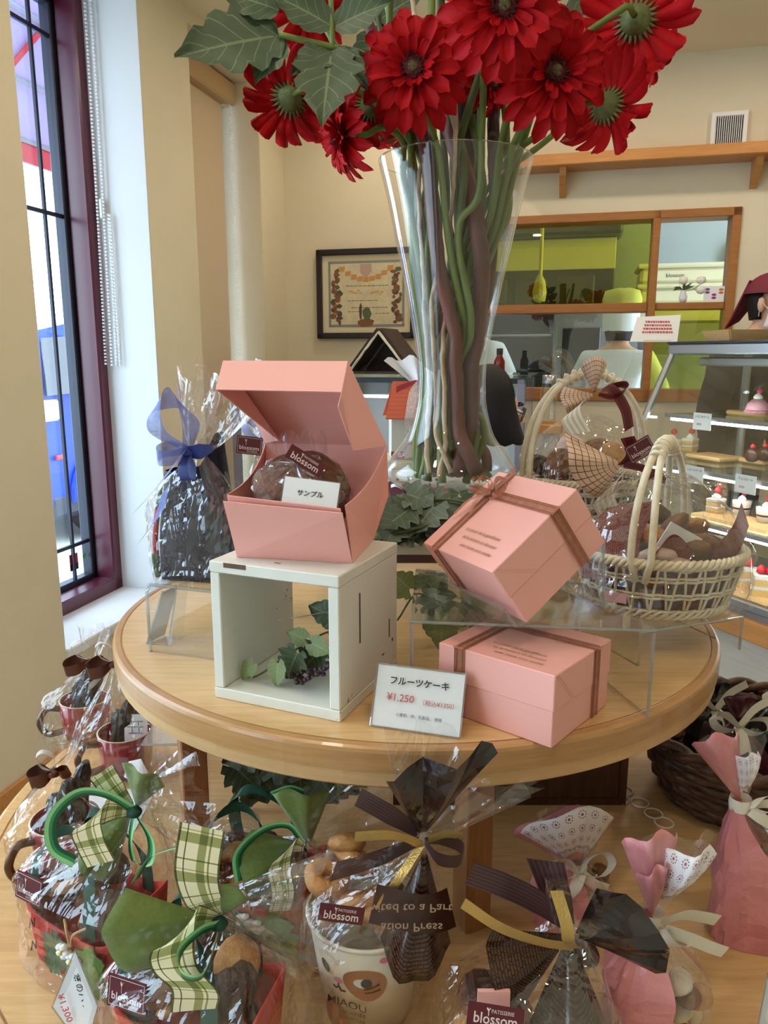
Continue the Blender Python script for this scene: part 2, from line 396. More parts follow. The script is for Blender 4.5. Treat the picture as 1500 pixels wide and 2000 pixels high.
# ------------------------------------------------------------ room shell (local axes: u along the back wall, v into the room)
UL, VB, ZC = -1.575, 4.0, 2.65
VF, UR = -2.2, 2.6
def holes(lo, hi, axis, hs, th):
    """wall slab with rectangular holes; axis 0: slab in (v,z) at u; axis 1: slab in (u,z) at v"""
    m = MB(); a0, a1 = lo[0], hi[0]; cuts = sorted(set([a0, a1]+[h[0] for h in hs]+[h[1] for h in hs]))
    for p, q in zip(cuts[:-1], cuts[1:]):
        zs = [(lo[1], hi[1])]
        for h in hs:
            if h[0] <= p+1e-6 and h[1] >= q-1e-6:
                nzs = []
                for z0, z1 in zs:
                    if h[2] > z0: nzs.append((z0, min(h[2], z1)))
                    if h[3] < z1: nzs.append((max(h[3], z0), z1))
                zs = nzs
        for z0, z1 in zs:
            if axis == 0: m.bb((th[0], p, z0), (th[1], q, z1))
            else: m.bb((p, th[0], z0), (q, th[1], z1))
    return m
WIN = [(2.00, 2.66, .39, 2.60), (3.02, 3.70, .39, 2.60), (.05, 1.45, .39, 2.60), (-1.9, -.3, .39, 2.60)]
struct('wall_left', holes((VF, 0), (VB+.1, ZC), 0, WIN, (UL-.26, UL)), M['wall'])
KW = (-.66, .653, 1.10, 1.985)
struct('wall_back', holes((UL, 0), (UR, ZC), 1, [KW], (VB, VB+.12)), M['wall'])
struct('wall_right', MB().bb((UR, VF, 0), (UR+.1, VB+.1, ZC)), M['wall'])
FG = []
struct('wall_front', holes((UL-.26, 0), (UR, ZC), 1, FG, (VF-.15, VF)), M['wall'])
struct('floor', MB().bb((UL-.26, VF-.15, -.05), (UR+.1, VB+2.6, 0)), M['floor'])
struct('ceiling', MB().bb((UL-.26, VF-.15, ZC), (UR+.1, VB+2.6, ZC+.08)), M['ceil'])
struct('baseboard_left', MB().bb((UL, VF, 0), (UL+.012, VB, .085), .004), M['orangewood'])
struct('baseboard_back', MB().bb((UL+.012, VB-.012, 0), (UR, VB, .085), .004), M['orangewood'])
M['blind'] = P('roller_blind_cloth', sr(208, 186, 158), .8, bump=.05, bs=300)
for i, (v0, v1, z0, z1) in enumerate(WIN):
    t = MB().bb((UL-.235, v0+.001, z0-.03), (UL+.012, v1-.001, z0+.004), .004)
    struct('trim_%d' % (i+1), t, M['wall_white'])
    # painted linings of the opening
    r = MB().bb((UL-.235, v0, z0+.004), (UL-.002, v0+.004, z1)).bb((UL-.235, v1-.004, z0+.004), (UL-.002, v1, z1)).bb((UL-.235, v0, z1-.004), (UL-.002, v1, z1))
    struct('trim_%d' % (i+11), r, M['wall_white'] if i != 1 else M['wall'])
    f = MB(); a, b = UL-.30, UL-.215; fw = .055
    f.bb((a, v0, z0), (b, v0+fw, z1), .006).bb((a, v1-fw, z0), (b, v1, z1), .006).bb((a, v0, z0), (b, v1, z0+fw), .006).bb((a, v0, z1-fw), (b, v1, z1), .006)
    w = struct(('window_1', 'window_2', 'window_left_offscreen', 'window_left_rear_offscreen')[i], f, M['maroon'])
    s = MB(); a2, b2 = UL-.345, UL-.30
    s.bb((a2, v0+.03, z0+.03), (b2, v0+.075, z1-.03), .004).bb((a2, v1-.075, z0+.03), (b2, v1-.03, z1-.03), .004).bb((a2, v0+.03, z0+.03), (b2, v1-.03, z0+.075), .004)
    s.bb((a2, v0+.03, z1-.075), (b2, v1-.03, z1-.03), .004)
    s.build('sash', M['lead'], w, label='dark casement sash')
    MB().bb((UL-.325, v0+.07, z0+.07), (UL-.321, v1-.07, z1-.07)).build('pane', M['pane'], w)
    for z in (.60, 1.22, 1.82, 2.42):
        if z == 1.22: continue
        MB().bb((UL-.318, v0+.07, z-.007), (UL-.308, v1-.07, z+.007)).build('glazing_bar', M['lead'], w)
    for v in (v0+.49,) if v1-v0 < 1 else (v0+.2, v0+.6, v1-.2):
        MB().bb((UL-.318, v-.006, z0+.07), (UL-.308, v+.006, z1-.07)).build('glazing_bar', M['lead'], w)
    if i == 0:
        st = MB().bb((UL-.3205, v1-.185, .50), (UL-.3195, v1-.135, .565)).build('window_sticker', P('sticker_red', sr(186, 40, 44), .4), w, label='small red and black sticker on the pane')
        MB().bb((UL-.3195, v1-.185, .50), (UL-.319, v1-.135, .525)).build('sticker_band', M['black'], st)
        MB().lathe([(0, 0), (.012, 0)], 12).xf(Matrix.Translation((UL-.319, v1-.095, .54)) @ Matrix.Rotation(PI/2, 4, 'Y')).build('window_dot', P('dot_green', sr(90, 190, 110), .4), w, label='round green dot sticker')
# roller blind in the second window
bl = thing('roller_blind', 'beige roller blind pulled down in the far window recess', 'blind', room(UL-.16, 3.36, .5), -YAW)
MB().bb((-.004, -.335, 0), (0, .27, 2.0)).build('blind_cloth', M['blind'], bl)
MB().bb((-.012, -.335, -.03), (.008, .27, 0), .004).build('bottom_bar', M['wpaint'], bl)
MB().bb((-.05, -.335, 1.99), (.05, .33, 2.09), .01).build('head_box', P('blind_box_wood', sr(190, 158, 118), .5), bl)
bc = MB()
for k in range(150):
    for dv in (0, .018): bc.box((.03, .295+dv, 2.0-k*.0125), (.005, .005, .005))
bc.build('bead_chain', M['white'], bl, kind='stuff', label='white bead chain of the blind')
# bead chain hanging beside the near window
ch = thing('blind_chain', 'white bead chain hanging beside the maroon window frame', 'chain', room(UL-.12, 2.648, 1.25), -YAW)
b = MB()
for k in range(105):
    z = 1.34-k*.0125
    b.box((-.085+.02*math.sin(z), -.018, z), (.007, .007, .007)); b.box((-.062+.015*math.sin(z*1.3), -.012, z-.004), (.007, .007, .007))
    if z < .58: b.box((-.045+.01*math.sin(z*3), -.009, z), (.007, .007, .007)); b.box((-.028, -.010, z-.003), (.006, .006, .006))
b.build('bead_strand', M['white'], ch, kind='stuff')
MB().box((-.06, -.013, .60), (.016, .012, .07), .004).build('connector', P('clear_plastic', sr(220, 226, 230), .2), ch)

# ------------------------------------------------------------ downlights
M['lampglow'] = P('lamp_glow', (1, .9, .75), .5, emit=(1, .80, .56), es=18)
def downlight(u, v, e, off='', z=ZC, col=(1, .85, .68)):
    t = thing('ceiling_downlight', 'round recessed warm downlight in the shop ceiling', 'downlight', room(u, v, z-.008), -YAW, 'recessed ceiling downlights')
    MB().lathe([(.05, .006), (.062, .006), (.064, 0), (.05, -.003), (.046, .004)], 24).build('trim_ring', M['white'], t, True)
    MB().lathe([(0, .002), (.046, .002)], 24).build('lamp_disc'+off, M['lampglow'], t)
    l = bpy.data.lights.new('downlight_lamp'+off, 'AREA'); l.shape = 'DISK'; l.size = .09; l.energy = e; l.color = col
    o = bpy.data.objects.new('downlight_lamp'+off, l); C.objects.link(o); o.parent = t; o.location = (0, 0, -.012)
    return t
downlight(-.95, 3.55, 4.6)                      # the one the photograph shows; the others are the rest of the ceiling's row, mirrored in the vase
for k, (u, v) in enumerate(((.0, 3.25), (.9, 3.3), (-.9, 2.1), (.15, 1.75), (1.1, 2.4), (-.7, .55), (.45, .35), (-.6, -1.0))):
    downlight(u, v, 4.6, '_%d_offscreen' % (k+1))

# ------------------------------------------------------------ outside: paving, awning, car
struct('ground_outside', MB().bb((-14, -8, -.12), (UL-.261, 14, -.06)), P('paving', sr(214, 214, 212), .8, c2=sr(200, 200, 198), ns=2))
aw = thing('shop_awning', 'red fabric awning with blue daylight painted into its lilac panels above the pavement outside the window', 'awning', room(-2.2, 2.9, 2.45), -YAW)
M['lilac'] = P('awning_daylight_tint', sr(176, 160, 214), .7); M['awred'] = P('awning_red', sr(196, 52, 66), .7)  # the lilac is blue daylight painted into the awning panels' colour
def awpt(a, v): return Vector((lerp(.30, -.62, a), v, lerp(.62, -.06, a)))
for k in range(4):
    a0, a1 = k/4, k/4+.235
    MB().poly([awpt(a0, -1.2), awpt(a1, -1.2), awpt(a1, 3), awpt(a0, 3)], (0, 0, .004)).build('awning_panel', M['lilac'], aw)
    MB().tube([awpt(a1+.01, -1.2), awpt(a1+.01, 3)], .014, 6).build('awning_rail', P('rail_grey', sr(140, 142, 160), .5), aw)
MB().bb((-.64, -1.2, -.16), (-.62, 3, -.05)).build('valance', M['awred'], aw, label='red valance')
for v in (-.6, .3, 1.2): MB().tube([awpt(0, v)-V(0, 0, .02), awpt(1, v)-V(0, 0, .02)], .012, 6).build('awning_rib', M['awred'], aw)
car = thing('car', 'bright blue small car parked outside the maroon window', 'car', room(-3.66, 4.63, -.06), -YAW)
M['carblue'] = P('car_blue', sr(14, 66, 206), .35, spec=.3); M['carglass'] = P('car_glass', sr(40, 46, 62), .08, spec=.8); M['tyre'] = P('tyre', sr(24, 24, 28), .8)
def carsec(n=None):
    prof = [(-.02, .32), (-.04, .55), (-.02, .95), (.02, 1.12), (.06, 1.35), (.16, 1.56), (.5, 1.62), (2.3, 1.60), (2.75, 1.14), (3.5, 1.0), (3.6, .6), (3.55, .32)]
    return prof
b = MB(); pr = carsec(); n = len(pr); vs = []; fs = []
for side, du in ((0, 0), (1, -1.5)):
    for y, z in pr: vs.append((du + (-.10 if z > 1.2 else 0)*(1 if side == 0 else -1), y, z))
fs = [tuple(range(n)), tuple(reversed(range(n, 2*n)))]+[(i, (i+1) % n, n+(i+1) % n, n+i) for i in range(n)]
b.add(vs, fs).build('body_shell', M['carblue'], car)
MB().poly([(.004, .04, 1.10), (-.078, .14, 1.50), (-.09, .9, 1.55), (-.02, .9, 1.12)], (.012, 0, .003)).build('rear_side_window', M['carglass'], car)
MB().poly([(.004, 1.0, 1.12), (-.09, 1.0, 1.55), (-.09, 2.2, 1.55), (-.02, 2.55, 1.12)], (.012, 0, .003)).build('front_side_window', M['carglass'], car)
MB().box((.01, .05, 1.00), (.05, .22, .15), .03).build('lamp_cluster', P('lamp_white', sr(236, 238, 240), .15, spec=.8), car)
MB().box((.01, .13, .66), (.02, .09, .035), .005).build('reflector', P('reflector_red', sr(220, 40, 40), .3), car)
MB().box((-.72, 1.74, .30), (1.46, 3.5, .22), .05).build('bumper', P('bumper_dark', sr(50, 54, 70), .5), car)
for y in (.62, 2.9):
    for u in (-.06, -1.42):
        w = MB().lathe([(.06, -.09), (.28, -.09), (.31, -.05), (.31, .05), (.28, .09), (.06, .09)], 24, capb=True, capt=True).xf(Matrix.Translation((u, y, .31)) @ Matrix.Rotation(PI/2, 4, 'Y')).build('tyre', M['tyre'], car, True)
MB().tube([(.008, .62+.38*math.cos(a), .31+.38*math.sin(a)) for a in [PI*k/12 for k in range(13)]], .025, 6).build('wheel_arch', M['carblue'], car)

# ------------------------------------------------------------ back wall fittings
f = MB(); u0, u1, z0, z1 = KW; v0, v1 = VB-.015, VB+.125; fw = .038; um = .288; zt = 1.548
f.bb((u0, v0, z0), (u0+fw, v1, z1), .003).bb((u1-fw, v0, z0), (u1, v1, z1), .003).bb((u0, v0, z1-fw), (u1, v1, z1), .003).bb((u0, v0, z0), (u1, v1, z0+.06), .003)
f.bb((um-.017, v0, z0), (um+.017, v1, z1), .003)
kw = struct('window_5', f, M['hatchwood'], label='wooden framed glazed hatch into the kitchen')
MB().bb((u0+fw, v0+.02, zt-.022), (um-.017, v1-.02, zt+.022), .003).build('transom', M['hatchwood'], kw)
MB().bb((um+.017, v0+.02, zt-.012), (u1-fw, v1-.02, zt+.020), .003).build('transom', M['hatchwood'], kw)
M['olive_pane'] = film('olive_tinted_glass', (.74, .73, .30), .0, .03, 0)
for a, b_, c, d, mm in ((u0+fw, um-.017, zt+.022, z1-fw, 'olive_pane'), (um+.017, u1-fw, zt+.02, z1-fw, 'pane'), (u0+fw, um-.017, z0+.06, zt-.022, 'pane'), (um+.017, u1-fw, z0+.06, zt-.012, 'olive_pane')):
    MB().bb((a, VB+.055, c), (b_, VB+.060, d)).build('pane', M[mm], kw)
sh = thing('wall_shelf', 'long plain wooden shelf high on the back wall above the hatch', 'shelf', room(.75, VB, 2.175), -YAW)
MB().bb((-1.2, -.16, 0), (1.6, 0, .05), .004).build('shelf_board', M['orangewood'], sh)
for u in (-.9, -.06, 1.2):
    MB().poly([(u-.015, 0, 0), (u-.015, -.12, 0), (u-.015, -.11, -.035), (u-.015, -.03, -.10), (u-.015, 0, -.115)], (.03, 0, 0)).build('bracket', M['orangewood'], sh)
ve = thing('wall_vent', 'square white ventilation grille with dark slats above the shelf', 'vent', room(.566, VB, 2.312), -YAW)
m = MB().bb((-.075, -.025, -.075), (.075, 0, -.058)).bb((-.075, -.025, .058), (.075, 0, .075)).bb((-.075, -.025, -.058), (-.058, 0, .058)).bb((.058, -.025, -.058), (.075, 0, .058))
m.build('grille_frame', M['white'], ve); MB().bb((-.058, -.006, -.058), (.058, -.001, .058)).build('grille_back', M['black'], ve)
for k in range(13): MB().bb((-.0565+k*.0088, -.02, -.058), (-.0535+k*.0088, -.008, .058)).build('slat', M['white'], ve)
# framed certificate
ce = thing('framed_certificate', 'certificate with painted vine border in a black wooden frame', 'certificate', room(-1.127, VB-.001, 1.635), -YAW)
w, h = .536, .452
fr = MB()
for lo, hi in (((-w/2, -.03, -h/2), (-w/2+.03, 0, h/2)), ((w/2-.03, -.03, -h/2), (w/2, 0, h/2)), ((-w/2, -.03, h/2-.03), (w/2, 0, h/2)), ((-w/2, -.03, -h/2), (w/2, 0, -h/2+.03))): fr.bb(lo, hi, .004)
fr.build('frame', P('black_frame', sr(34, 26, 30), .35), ce)
MB().bb((-w/2+.03, -.012, -h/2+.03), (w/2-.03, -.002, h/2-.03)).build('mount', P('cream_paper', sr(226, 212, 178), .7), ce)
pa = MB().bb((-.205, -.0135, -.165), (.205, -.012, .165)).build('printed_sheet', P('certificate_print', sr(222, 208, 172), .7, c2=sr(206, 192, 160), ns=24), ce)
random.seed(4)
def flatblob(m, x, z, rx, rz, y=-.0142, n=9):
    m.poly([(x+rx*math.cos(2*PI*k/n)*random.uniform(.75, 1.15), y-random.uniform(0, .0004), z+rz*math.sin(2*PI*k/n)*random.uniform(.75, 1.15)) for k in range(n)])
b = MB()
for z in (.160, -.160): b.bb((-.205, -.0140, z-.006), (.205, -.0136, z+.006))
for x in (-.199, .199): b.bb((x-.006, -.0140, -.16), (x+.006, -.0136, .16))
b.build('printed_border', P('print_slate', sr(136, 138, 136), .7), pa)
g1, g2, g3 = MB(), MB(), MB()
for sx in (-1, 1):
    for k in range(26):
        z = .12-k*.0105; flatblob((g1, g2, g2, g3)[k % 4] if z > -.02 else (g2, g3)[k % 2], sx*(.165+random.uniform(-.022, .022)), z, random.uniform(.008, .02), random.uniform(.008, .018))
flatblob(g1, .005, -.10, .024, .036, n=12); flatblob(g3, -.03, -.09, .008, .05); flatblob(g2, .0, -.145, .05, .022)
g1.build('vine_leaves', P('print_green', sr(92, 104, 66), .7), pa, kind='stuff'); g2.build('vine_grapes', P('print_brown', sr(132, 86, 58), .7), pa, kind='stuff'); g3.build('vine_stems', P('print_umber', sr(94, 74, 60), .7), pa, kind='stuff')
b = MB()
for k in range(9):
    t = (k-4)/4; z = .072+.055*t*t; b.poly([(x, -.0146, zz) for x, zz in ((t*.13-.016, z-.012), (t*.13+.014, z-.012+.004*(k % 2)), (t*.13+.016, z+.013), (t*.13-.014, z+.012))])
b.build('ribbon_banner', P('print_ochre', sr(204, 146, 84), .7), pa)
b = MB(); b.poly([(-.03, -.0148, .15), (.03, -.0148, .15), (.03, -.0148, .11), (0, -.0148, .08), (-.03, -.0148, .11)]); b.build('crest', P('print_rose', sr(190, 160, 140), .7), pa)
b = MB()
for z, x0, x1 in ((.04, -.11, .12), (-.035, -.10, .05), (-.07, -.08, .12), (-.09, -.1, -.03), (-.10, .05, .12)):
    x = x0
    while x < x1: L = random.uniform(.008, .022); b.poly([(x, -.0142, z), (x+L, -.0142, z), (x+L, -.0142, z+.003), (x, -.0142, z+.003)]); x += L+.005
b.build('script_lines', P('print_ink', sr(120, 104, 84), .7), pa, kind='stuff')
b = MB()
for sx in (-1, 1):
    for k in range(6): flatblob(b, sx*(.03+k*.011), .008+random.uniform(-.01, .01), .009, .005)
b.build('gold_flourish', P('print_gold', sr(214, 168, 96), .7), pa, kind='stuff')

# ------------------------------------------------------------ kitchen behind the hatch
struct('wall_kitchen', MB().bb((UL, 6.4, 0), (UR, 6.5, ZC)), P('kitchen_wall', sr(166, 176, 180), .8))
struct('wall_kitchen_side', MB().bb((UL-.1, VB+.12, 0), (UL, 6.5, ZC)), P('kitchen_side_wall', sr(190, 190, 150), .8))
M['steel'] = P('brushed_steel', sr(150, 154, 160), .35, metal=.8, bump=.03, bs=200); M['ovenblk'] = P('oven_black', sr(26, 28, 34), .25)
M['cream'] = P('cream_plastic', sr(226, 220, 190), .5)
kp = thing('kitchen_partition', 'dark wall unit with a pale panel and hood in the kitchen behind the hatch', 'cupboard', room(-.25, 6.15, 0), -YAW)
MB().bb((-1.0, 0, 1.68), (.42, .24, 2.5), .01).build('cupboard_body', P('cupboard_dark', sr(40, 38, 34), .5), kp)
for x, w_ in ((-.9, .22), (-.62, .26), (-.3, .24), (.0, .28)): MB().bb((x, -.10, 1.69), (x+w_, 0, 1.69+.10+w_*.4), .01).build('stored_tin', P('tin_%d' % int(w_*100), sr(66, 62, 54), .4, metal=.4), kp)
MB().bb((-1.0, -.02, 1.95), (.42, 0, 2.17), .004).build('cupboard_door', P('cupboard_door', sr(224, 220, 180), .4), kp)
MB().bb((-1.0, -.15, 2.18), (.46, .24, 2.40), .02).build('extractor_hood', P('hood_dark', sr(74, 72, 66), .35, metal=.6), kp)
ov = thing('deck_oven', 'dark steel deck oven in the kitchen behind the lower panes', 'oven', room(-.55, 5.75, 0), -YAW)
MB().bb((-.75, 0, .2), (.55, .6, 1.66), .02).build('oven_body', P('oven_steel', sr(46, 50, 58), .4, metal=.4), ov)
for z in (.5, .95, 1.35):
    d = MB().bb((-.68, -.02, z-.14), (.48, 0, z+.14), .01).build('oven_door', M['ovenblk'], ov)
    MB().tube([(-.5, -.05, z+.11), (.3, -.05, z+.11)], .012, 8).build('door_handle', M['steel'], d)
for x in (-.7, .5):
    for y in (.05, .55): MB().tube([(x, y, 0), (x, y, .2)], .03, 8).build('leg', M['steel'], ov)
ra = thing('cooling_rack', 'tall grey oven cabinet with dark round-cornered door in the kitchen', 'oven', room(-.02, 5.3, 0), -YAW)
MB().bb((-.2, 0, 0), (.2, .4, 1.62), .015).build('cabinet_body', M['steel'], ra)
MB().bb((-.14, -.012, .95), (.10, 0, 1.5), .01).build('door_glass', M['ovenblk'], ra)
bxs = thing('storage_bin', 'large cream plastic dough bin, topmost of the stack in the kitchen', 'bin', room(.62, 5.8, 1.79), -YAW, None)
def dough_bin(t):
    MB().bb((-.30, -.2, 0), (.26, .2, .10), .02).build('bin_body', M['cream'], t); MB().bb((-.32, -.22, .10), (.28, .22, .128), .01).build('bin_lid', M['cream'], t)
dough_bin(bxs); lettering(bxs, 'blossom', .035, frame((-.08, -.203, .05), (1, 0, 0), (0, 0, 1)), M['black'])
for k, nm in enumerate(('second bin from the top of the stack', 'third bin from the top of the stack')):
    t = thing('storage_bin', 'cream plastic dough bin, %s in the kitchen' % nm, 'bin', room(.62, 5.8, 1.66-.13*k), -YAW); dough_bin(t)
tb = thing('kitchen_table', 'steel work table under the stacked dough bins in the kitchen', 'table', room(.66, 5.8, 0), -YAW)
MB().bb((-.3, -.3, 1.33), (.6, .3, 1.529), .005).build('table_top', M['steel'], tb)
for x in (-.25, .55):
    for y in (-.25, .25): MB().tube([(x, y, 0), (x, y, 1.33)], .02, 8).build('leg', M['steel'], tb)
ck = thing('wall_clock', 'round white clock on the kitchen wall', 'clock', room(1.10, 6.39, 2.02), -YAW)
MB().lathe([(0, 0), (.13, 0), (.15, .01), (.15, .04), (0, .04)], 28).xf(Matrix.Rotation(PI/2, 4, 'X')).build('clock_case', M['white'], ck, True)
MB().box((0, -.042, .04), (.01, .004, .08)).box((.03, -.042, 0), (.06, .004, .01)).build('hands', M['black'], ck)
wh = thing('hanging_brush', 'yellow-green bristle brush hanging by its long handle in the kitchen', 'brush', room(-.30, 5.0, 1.64), -YAW)
MB().tube([(0, 0, .16), (0, 0, .52)], .012, 8).jit(.004, 90).build('handle', P('brush_yellow', sr(198, 190, 120), .7), wh)
MB().lathe([(0, 0), (.035, .01), (.042, .06), (.03, .13), (.012, .17)], 12).jit(.006, 80).build('brush_head', P('brush_bristle', sr(206, 200, 140), .8), wh)
MB().tube([(0, 0, .52), (0, 0, 1.01)], .003, 5).build('cord', M['white'], wh)
for k, (u, v) in enumerate(((-.4, 5.2), (.75, 4.9))):
    t = thing('kitchen_light', 'bright panel light on the kitchen ceiling', 'ceiling light', room(u, v, ZC-.01), -YAW, 'kitchen ceiling lights')
    MB().bb((-.25, -.08, -.02), (.25, .08, .009), .005).build('light_housing', M['white'], t)
    MB().bb((-.24, -.07, -.024), (.24, .07, -.0205)).build('light_diffuser_%d_offscreen' % (k+1), P('panel_glow', (1, 1, .95), .5, emit=(1, .97, .86), es=5), t)
    l = bpy.data.lights.new('kitchen_lamp_%d_offscreen' % (k+1), 'AREA'); l.shape = 'RECTANGLE'; l.size = .48; l.size_y = .14; l.energy = 2.0; l.color = (1, .95, .82)
    o = bpy.data.objects.new('kitchen_lamp_%d_offscreen' % (k+1), l); C.objects.link(o); o.parent = t; o.location = (0, 0, -.03)
# small vase of dark leaves and card with macarons on the transom of the right pane
pv = thing('flower_pot', 'small vase with white flowers and leaves on the hatch ledge', 'vase', room(.43, VB+.02, zt+.021), -YAW)
MB().lathe([(.014, 0), (.02, .02), (.012, .05), (.014, .055)], 14, capb=True).build('vase_body', M['white'], pv, True)
b = MB()
for k in range(9):
    a = k*.7; b.poly([(0, 0, .055), (.02*math.cos(a)-.01, .008*math.sin(a), .075), (.05*math.cos(a), .012*math.sin(a), .075+.02*math.sin(a*1.7)), (.02*math.cos(a), .008, .06)])
b.build('leaf', M['leaf'], pv)
for k, (x, z) in enumerate(((-.004, .10), (.075, .10), (.077, .055))):
    MB().lathe([(0, -.02), (.018, -.012), (.022, 0), (.018, .014), (0, .02)], 12, (x, 0, z)).build('blossom', P('blossom_white%d' % k, sr(240, 238, 226), .6), pv, True)
    MB().tube([(0, 0, .05), (x*.6, 0, .06), (x, 0, z-.015)], .0015, 5).build('stem', M['leaf'], pv)
mc = thing('macaron_card', 'white card printed with three macarons on the hatch ledge', 'card', room(.565, VB+.012, zt+.021), -YAW)
MB().bb((-.045, -.002, 0), (.045, .002, .07)).build('card_sheet', M['white'], mc)
for x, z, c in ((-.03, .05, (120, 80, 150)), (0, .025, (150, 60, 130)), (.03, .048, (206, 120, 70))):
    for dz in (.007, -.007): MB().lathe([(0, 0), (.011, 0)], 12).xf(Matrix.Translation((x, -.0024, z+dz)) @ Matrix.Diagonal((1, 1, .55, 1)) @ Matrix.Rotation(PI/2, 4, 'X')).build('printed_macaron', P('macaron%d' % c[0], sr(*c), .6), mc)
# ------------------------------------------------------------ showcase with cakes (right)
M['alu'] = P('aluminium', sr(168, 172, 178), .3, metal=.8); M['alu_dk'] = P('dark_steel_trim', sr(52, 60, 66), .35, metal=.4)
M['case_glass'] = film('case_glass', (.965, .98, .975), .0, .02, 0); M['shelf_glass'] = film('shelf_glass', (.82, .92, .90), .02, .06, .03, (.6, .8, .78))
M['led'] = P('led_strip', (1, 1, 1), .5, emit=(1, .97, .92), es=34); M['greypanel'] = wood('grey_panel', sr(190, 184, 172), sr(204, 198, 188), 7, (1, 12, 12), .5)
RA = math.atan2(-.92, .39)
ca = thing('cake_showcase', 'refrigerated glass showcase with steel frame and shelves of small cakes', 'showcase', (.84, 2.70, 0), RA)
LA, DA = 1.25, .55
MB().bb((0, .03, 0), (LA, DA, .50)).build('base_cabinet', M['greypanel'], ca)
MB().bb((-.02, -.02, .50), (LA, DA, .565), .005).build('wooden_ledge', M['orangewood'], ca)
MB().bb((0, .0, .565), (LA, DA, .585)).build('deck', M['alu'], ca)
FP = [(.0, .585), (.0, .93), (.19, 1.335)]
for (y0, z0), (y1, z1) in zip(FP[:-1], FP[1:]):
    MB().poly([(.02, y0, z0), (LA, y0, z0), (LA, y1, z1), (.02, y1, z1)], (0, .005, 0)).build('front_glass', M['case_glass'], ca)
MB().poly([(.005, .01, .585), (.005, .01, .93), (.005, .19, 1.335), (.005, DA, 1.335), (.005, DA, .585)], (.005, 0, 0)).build('end_glass', M['case_glass'], ca)
MB().bb((.01, .19, 1.345), (LA, DA, 1.352)).build('top_glass', M['case_glass'], ca)
e = MB().tube([(.01, y, z) for y, z in FP], .012, 6).tube([(.01, DA, .585), (.01, DA, 1.34)], .014, 6).tube([(.01, .19, 1.335), (.01, DA, 1.335)], .012, 6)
e.build('end_frame', M['alu'], ca)
MB().bb((0, .175, 1.325), (LA, .205, 1.36), .004).build('front_top_rail', M['alu'], ca); MB().bb((-.005, .172, 1.36), (LA, DA, 1.368), .002).build('top_edge', M['alu_dk'], ca)
MB().bb((0, -.008, .585), (LA, .006, .61), .003).build('front_bottom_rail', M['alu'], ca)
for x in (.30, .40, .78): MB().bb((x, DA-.04, .585), (x+.02, DA-.01, 1.34), .004).build('rear_door_post', M['alu'], ca)
MB().bb((.02, DA-.03, .6), (LA, DA-.024, 1.33)).build('rear_door_glass', M['case_glass'], ca)
MB().bb((.02, .30, 1.285), (LA, .48, 1.315), .005).build('light_canopy', M['alu'], ca)
SHV = [(.80, .04), (.955, .08), (1.12, .16)]
for z, y in SHV:
    MB().bb((.03, y, z-.008), (LA, DA-.06, z)).build('glass_shelf', M['shelf_glass'], ca)
    MB().bb((.03, y-.006, z-.012), (LA, y, z+.002)).build('shelf_edge', M['alu'], ca)
    MB().bb((.05, y+.004, z-.022), (LA, y+.016, z-.0125)).build('light_strip', M['led'], ca, label='bright white light strip under the shelf edge')
M['board'] = wood('serving_board', sr(206, 162, 106), sr(222, 182, 128), 7, (1, 12, 12), .5)
M['cream_w'] = P('whipped_cream', sr(250, 246, 238), .5, sss=0); M['sponge'] = P('sponge_cake', sr(236, 196, 128), .8, bump=.2, bs=200)
M['berry'] = P('strawberry', sr(206, 30, 44), .3, bump=.2, bs=300); M['pinkglaze'] = P('pink_glaze', sr(238, 172, 184), .25); M['choco'] = P('chocolate', sr(66, 32, 26), .35)
IA = MW[ca.name].inverted()
def board(px, py, z, w, d, label, rz=0):
    p = zp(px, py, z); q = IA @ p; q.x = max(q.x, w/2+.02); q.y = max(q.y, dict(((.80, .04), (.955, .08), (1.12, .16))).get(z, .0)+d/2+.014); p = MW[ca.name] @ q; o = thing('serving_board', label, 'board', p+V(0, 0, .001), RA+rz)
    MB().box((0, 0, .008), (w, d, .016), .005).build('board_plate', M['board'], o); return p
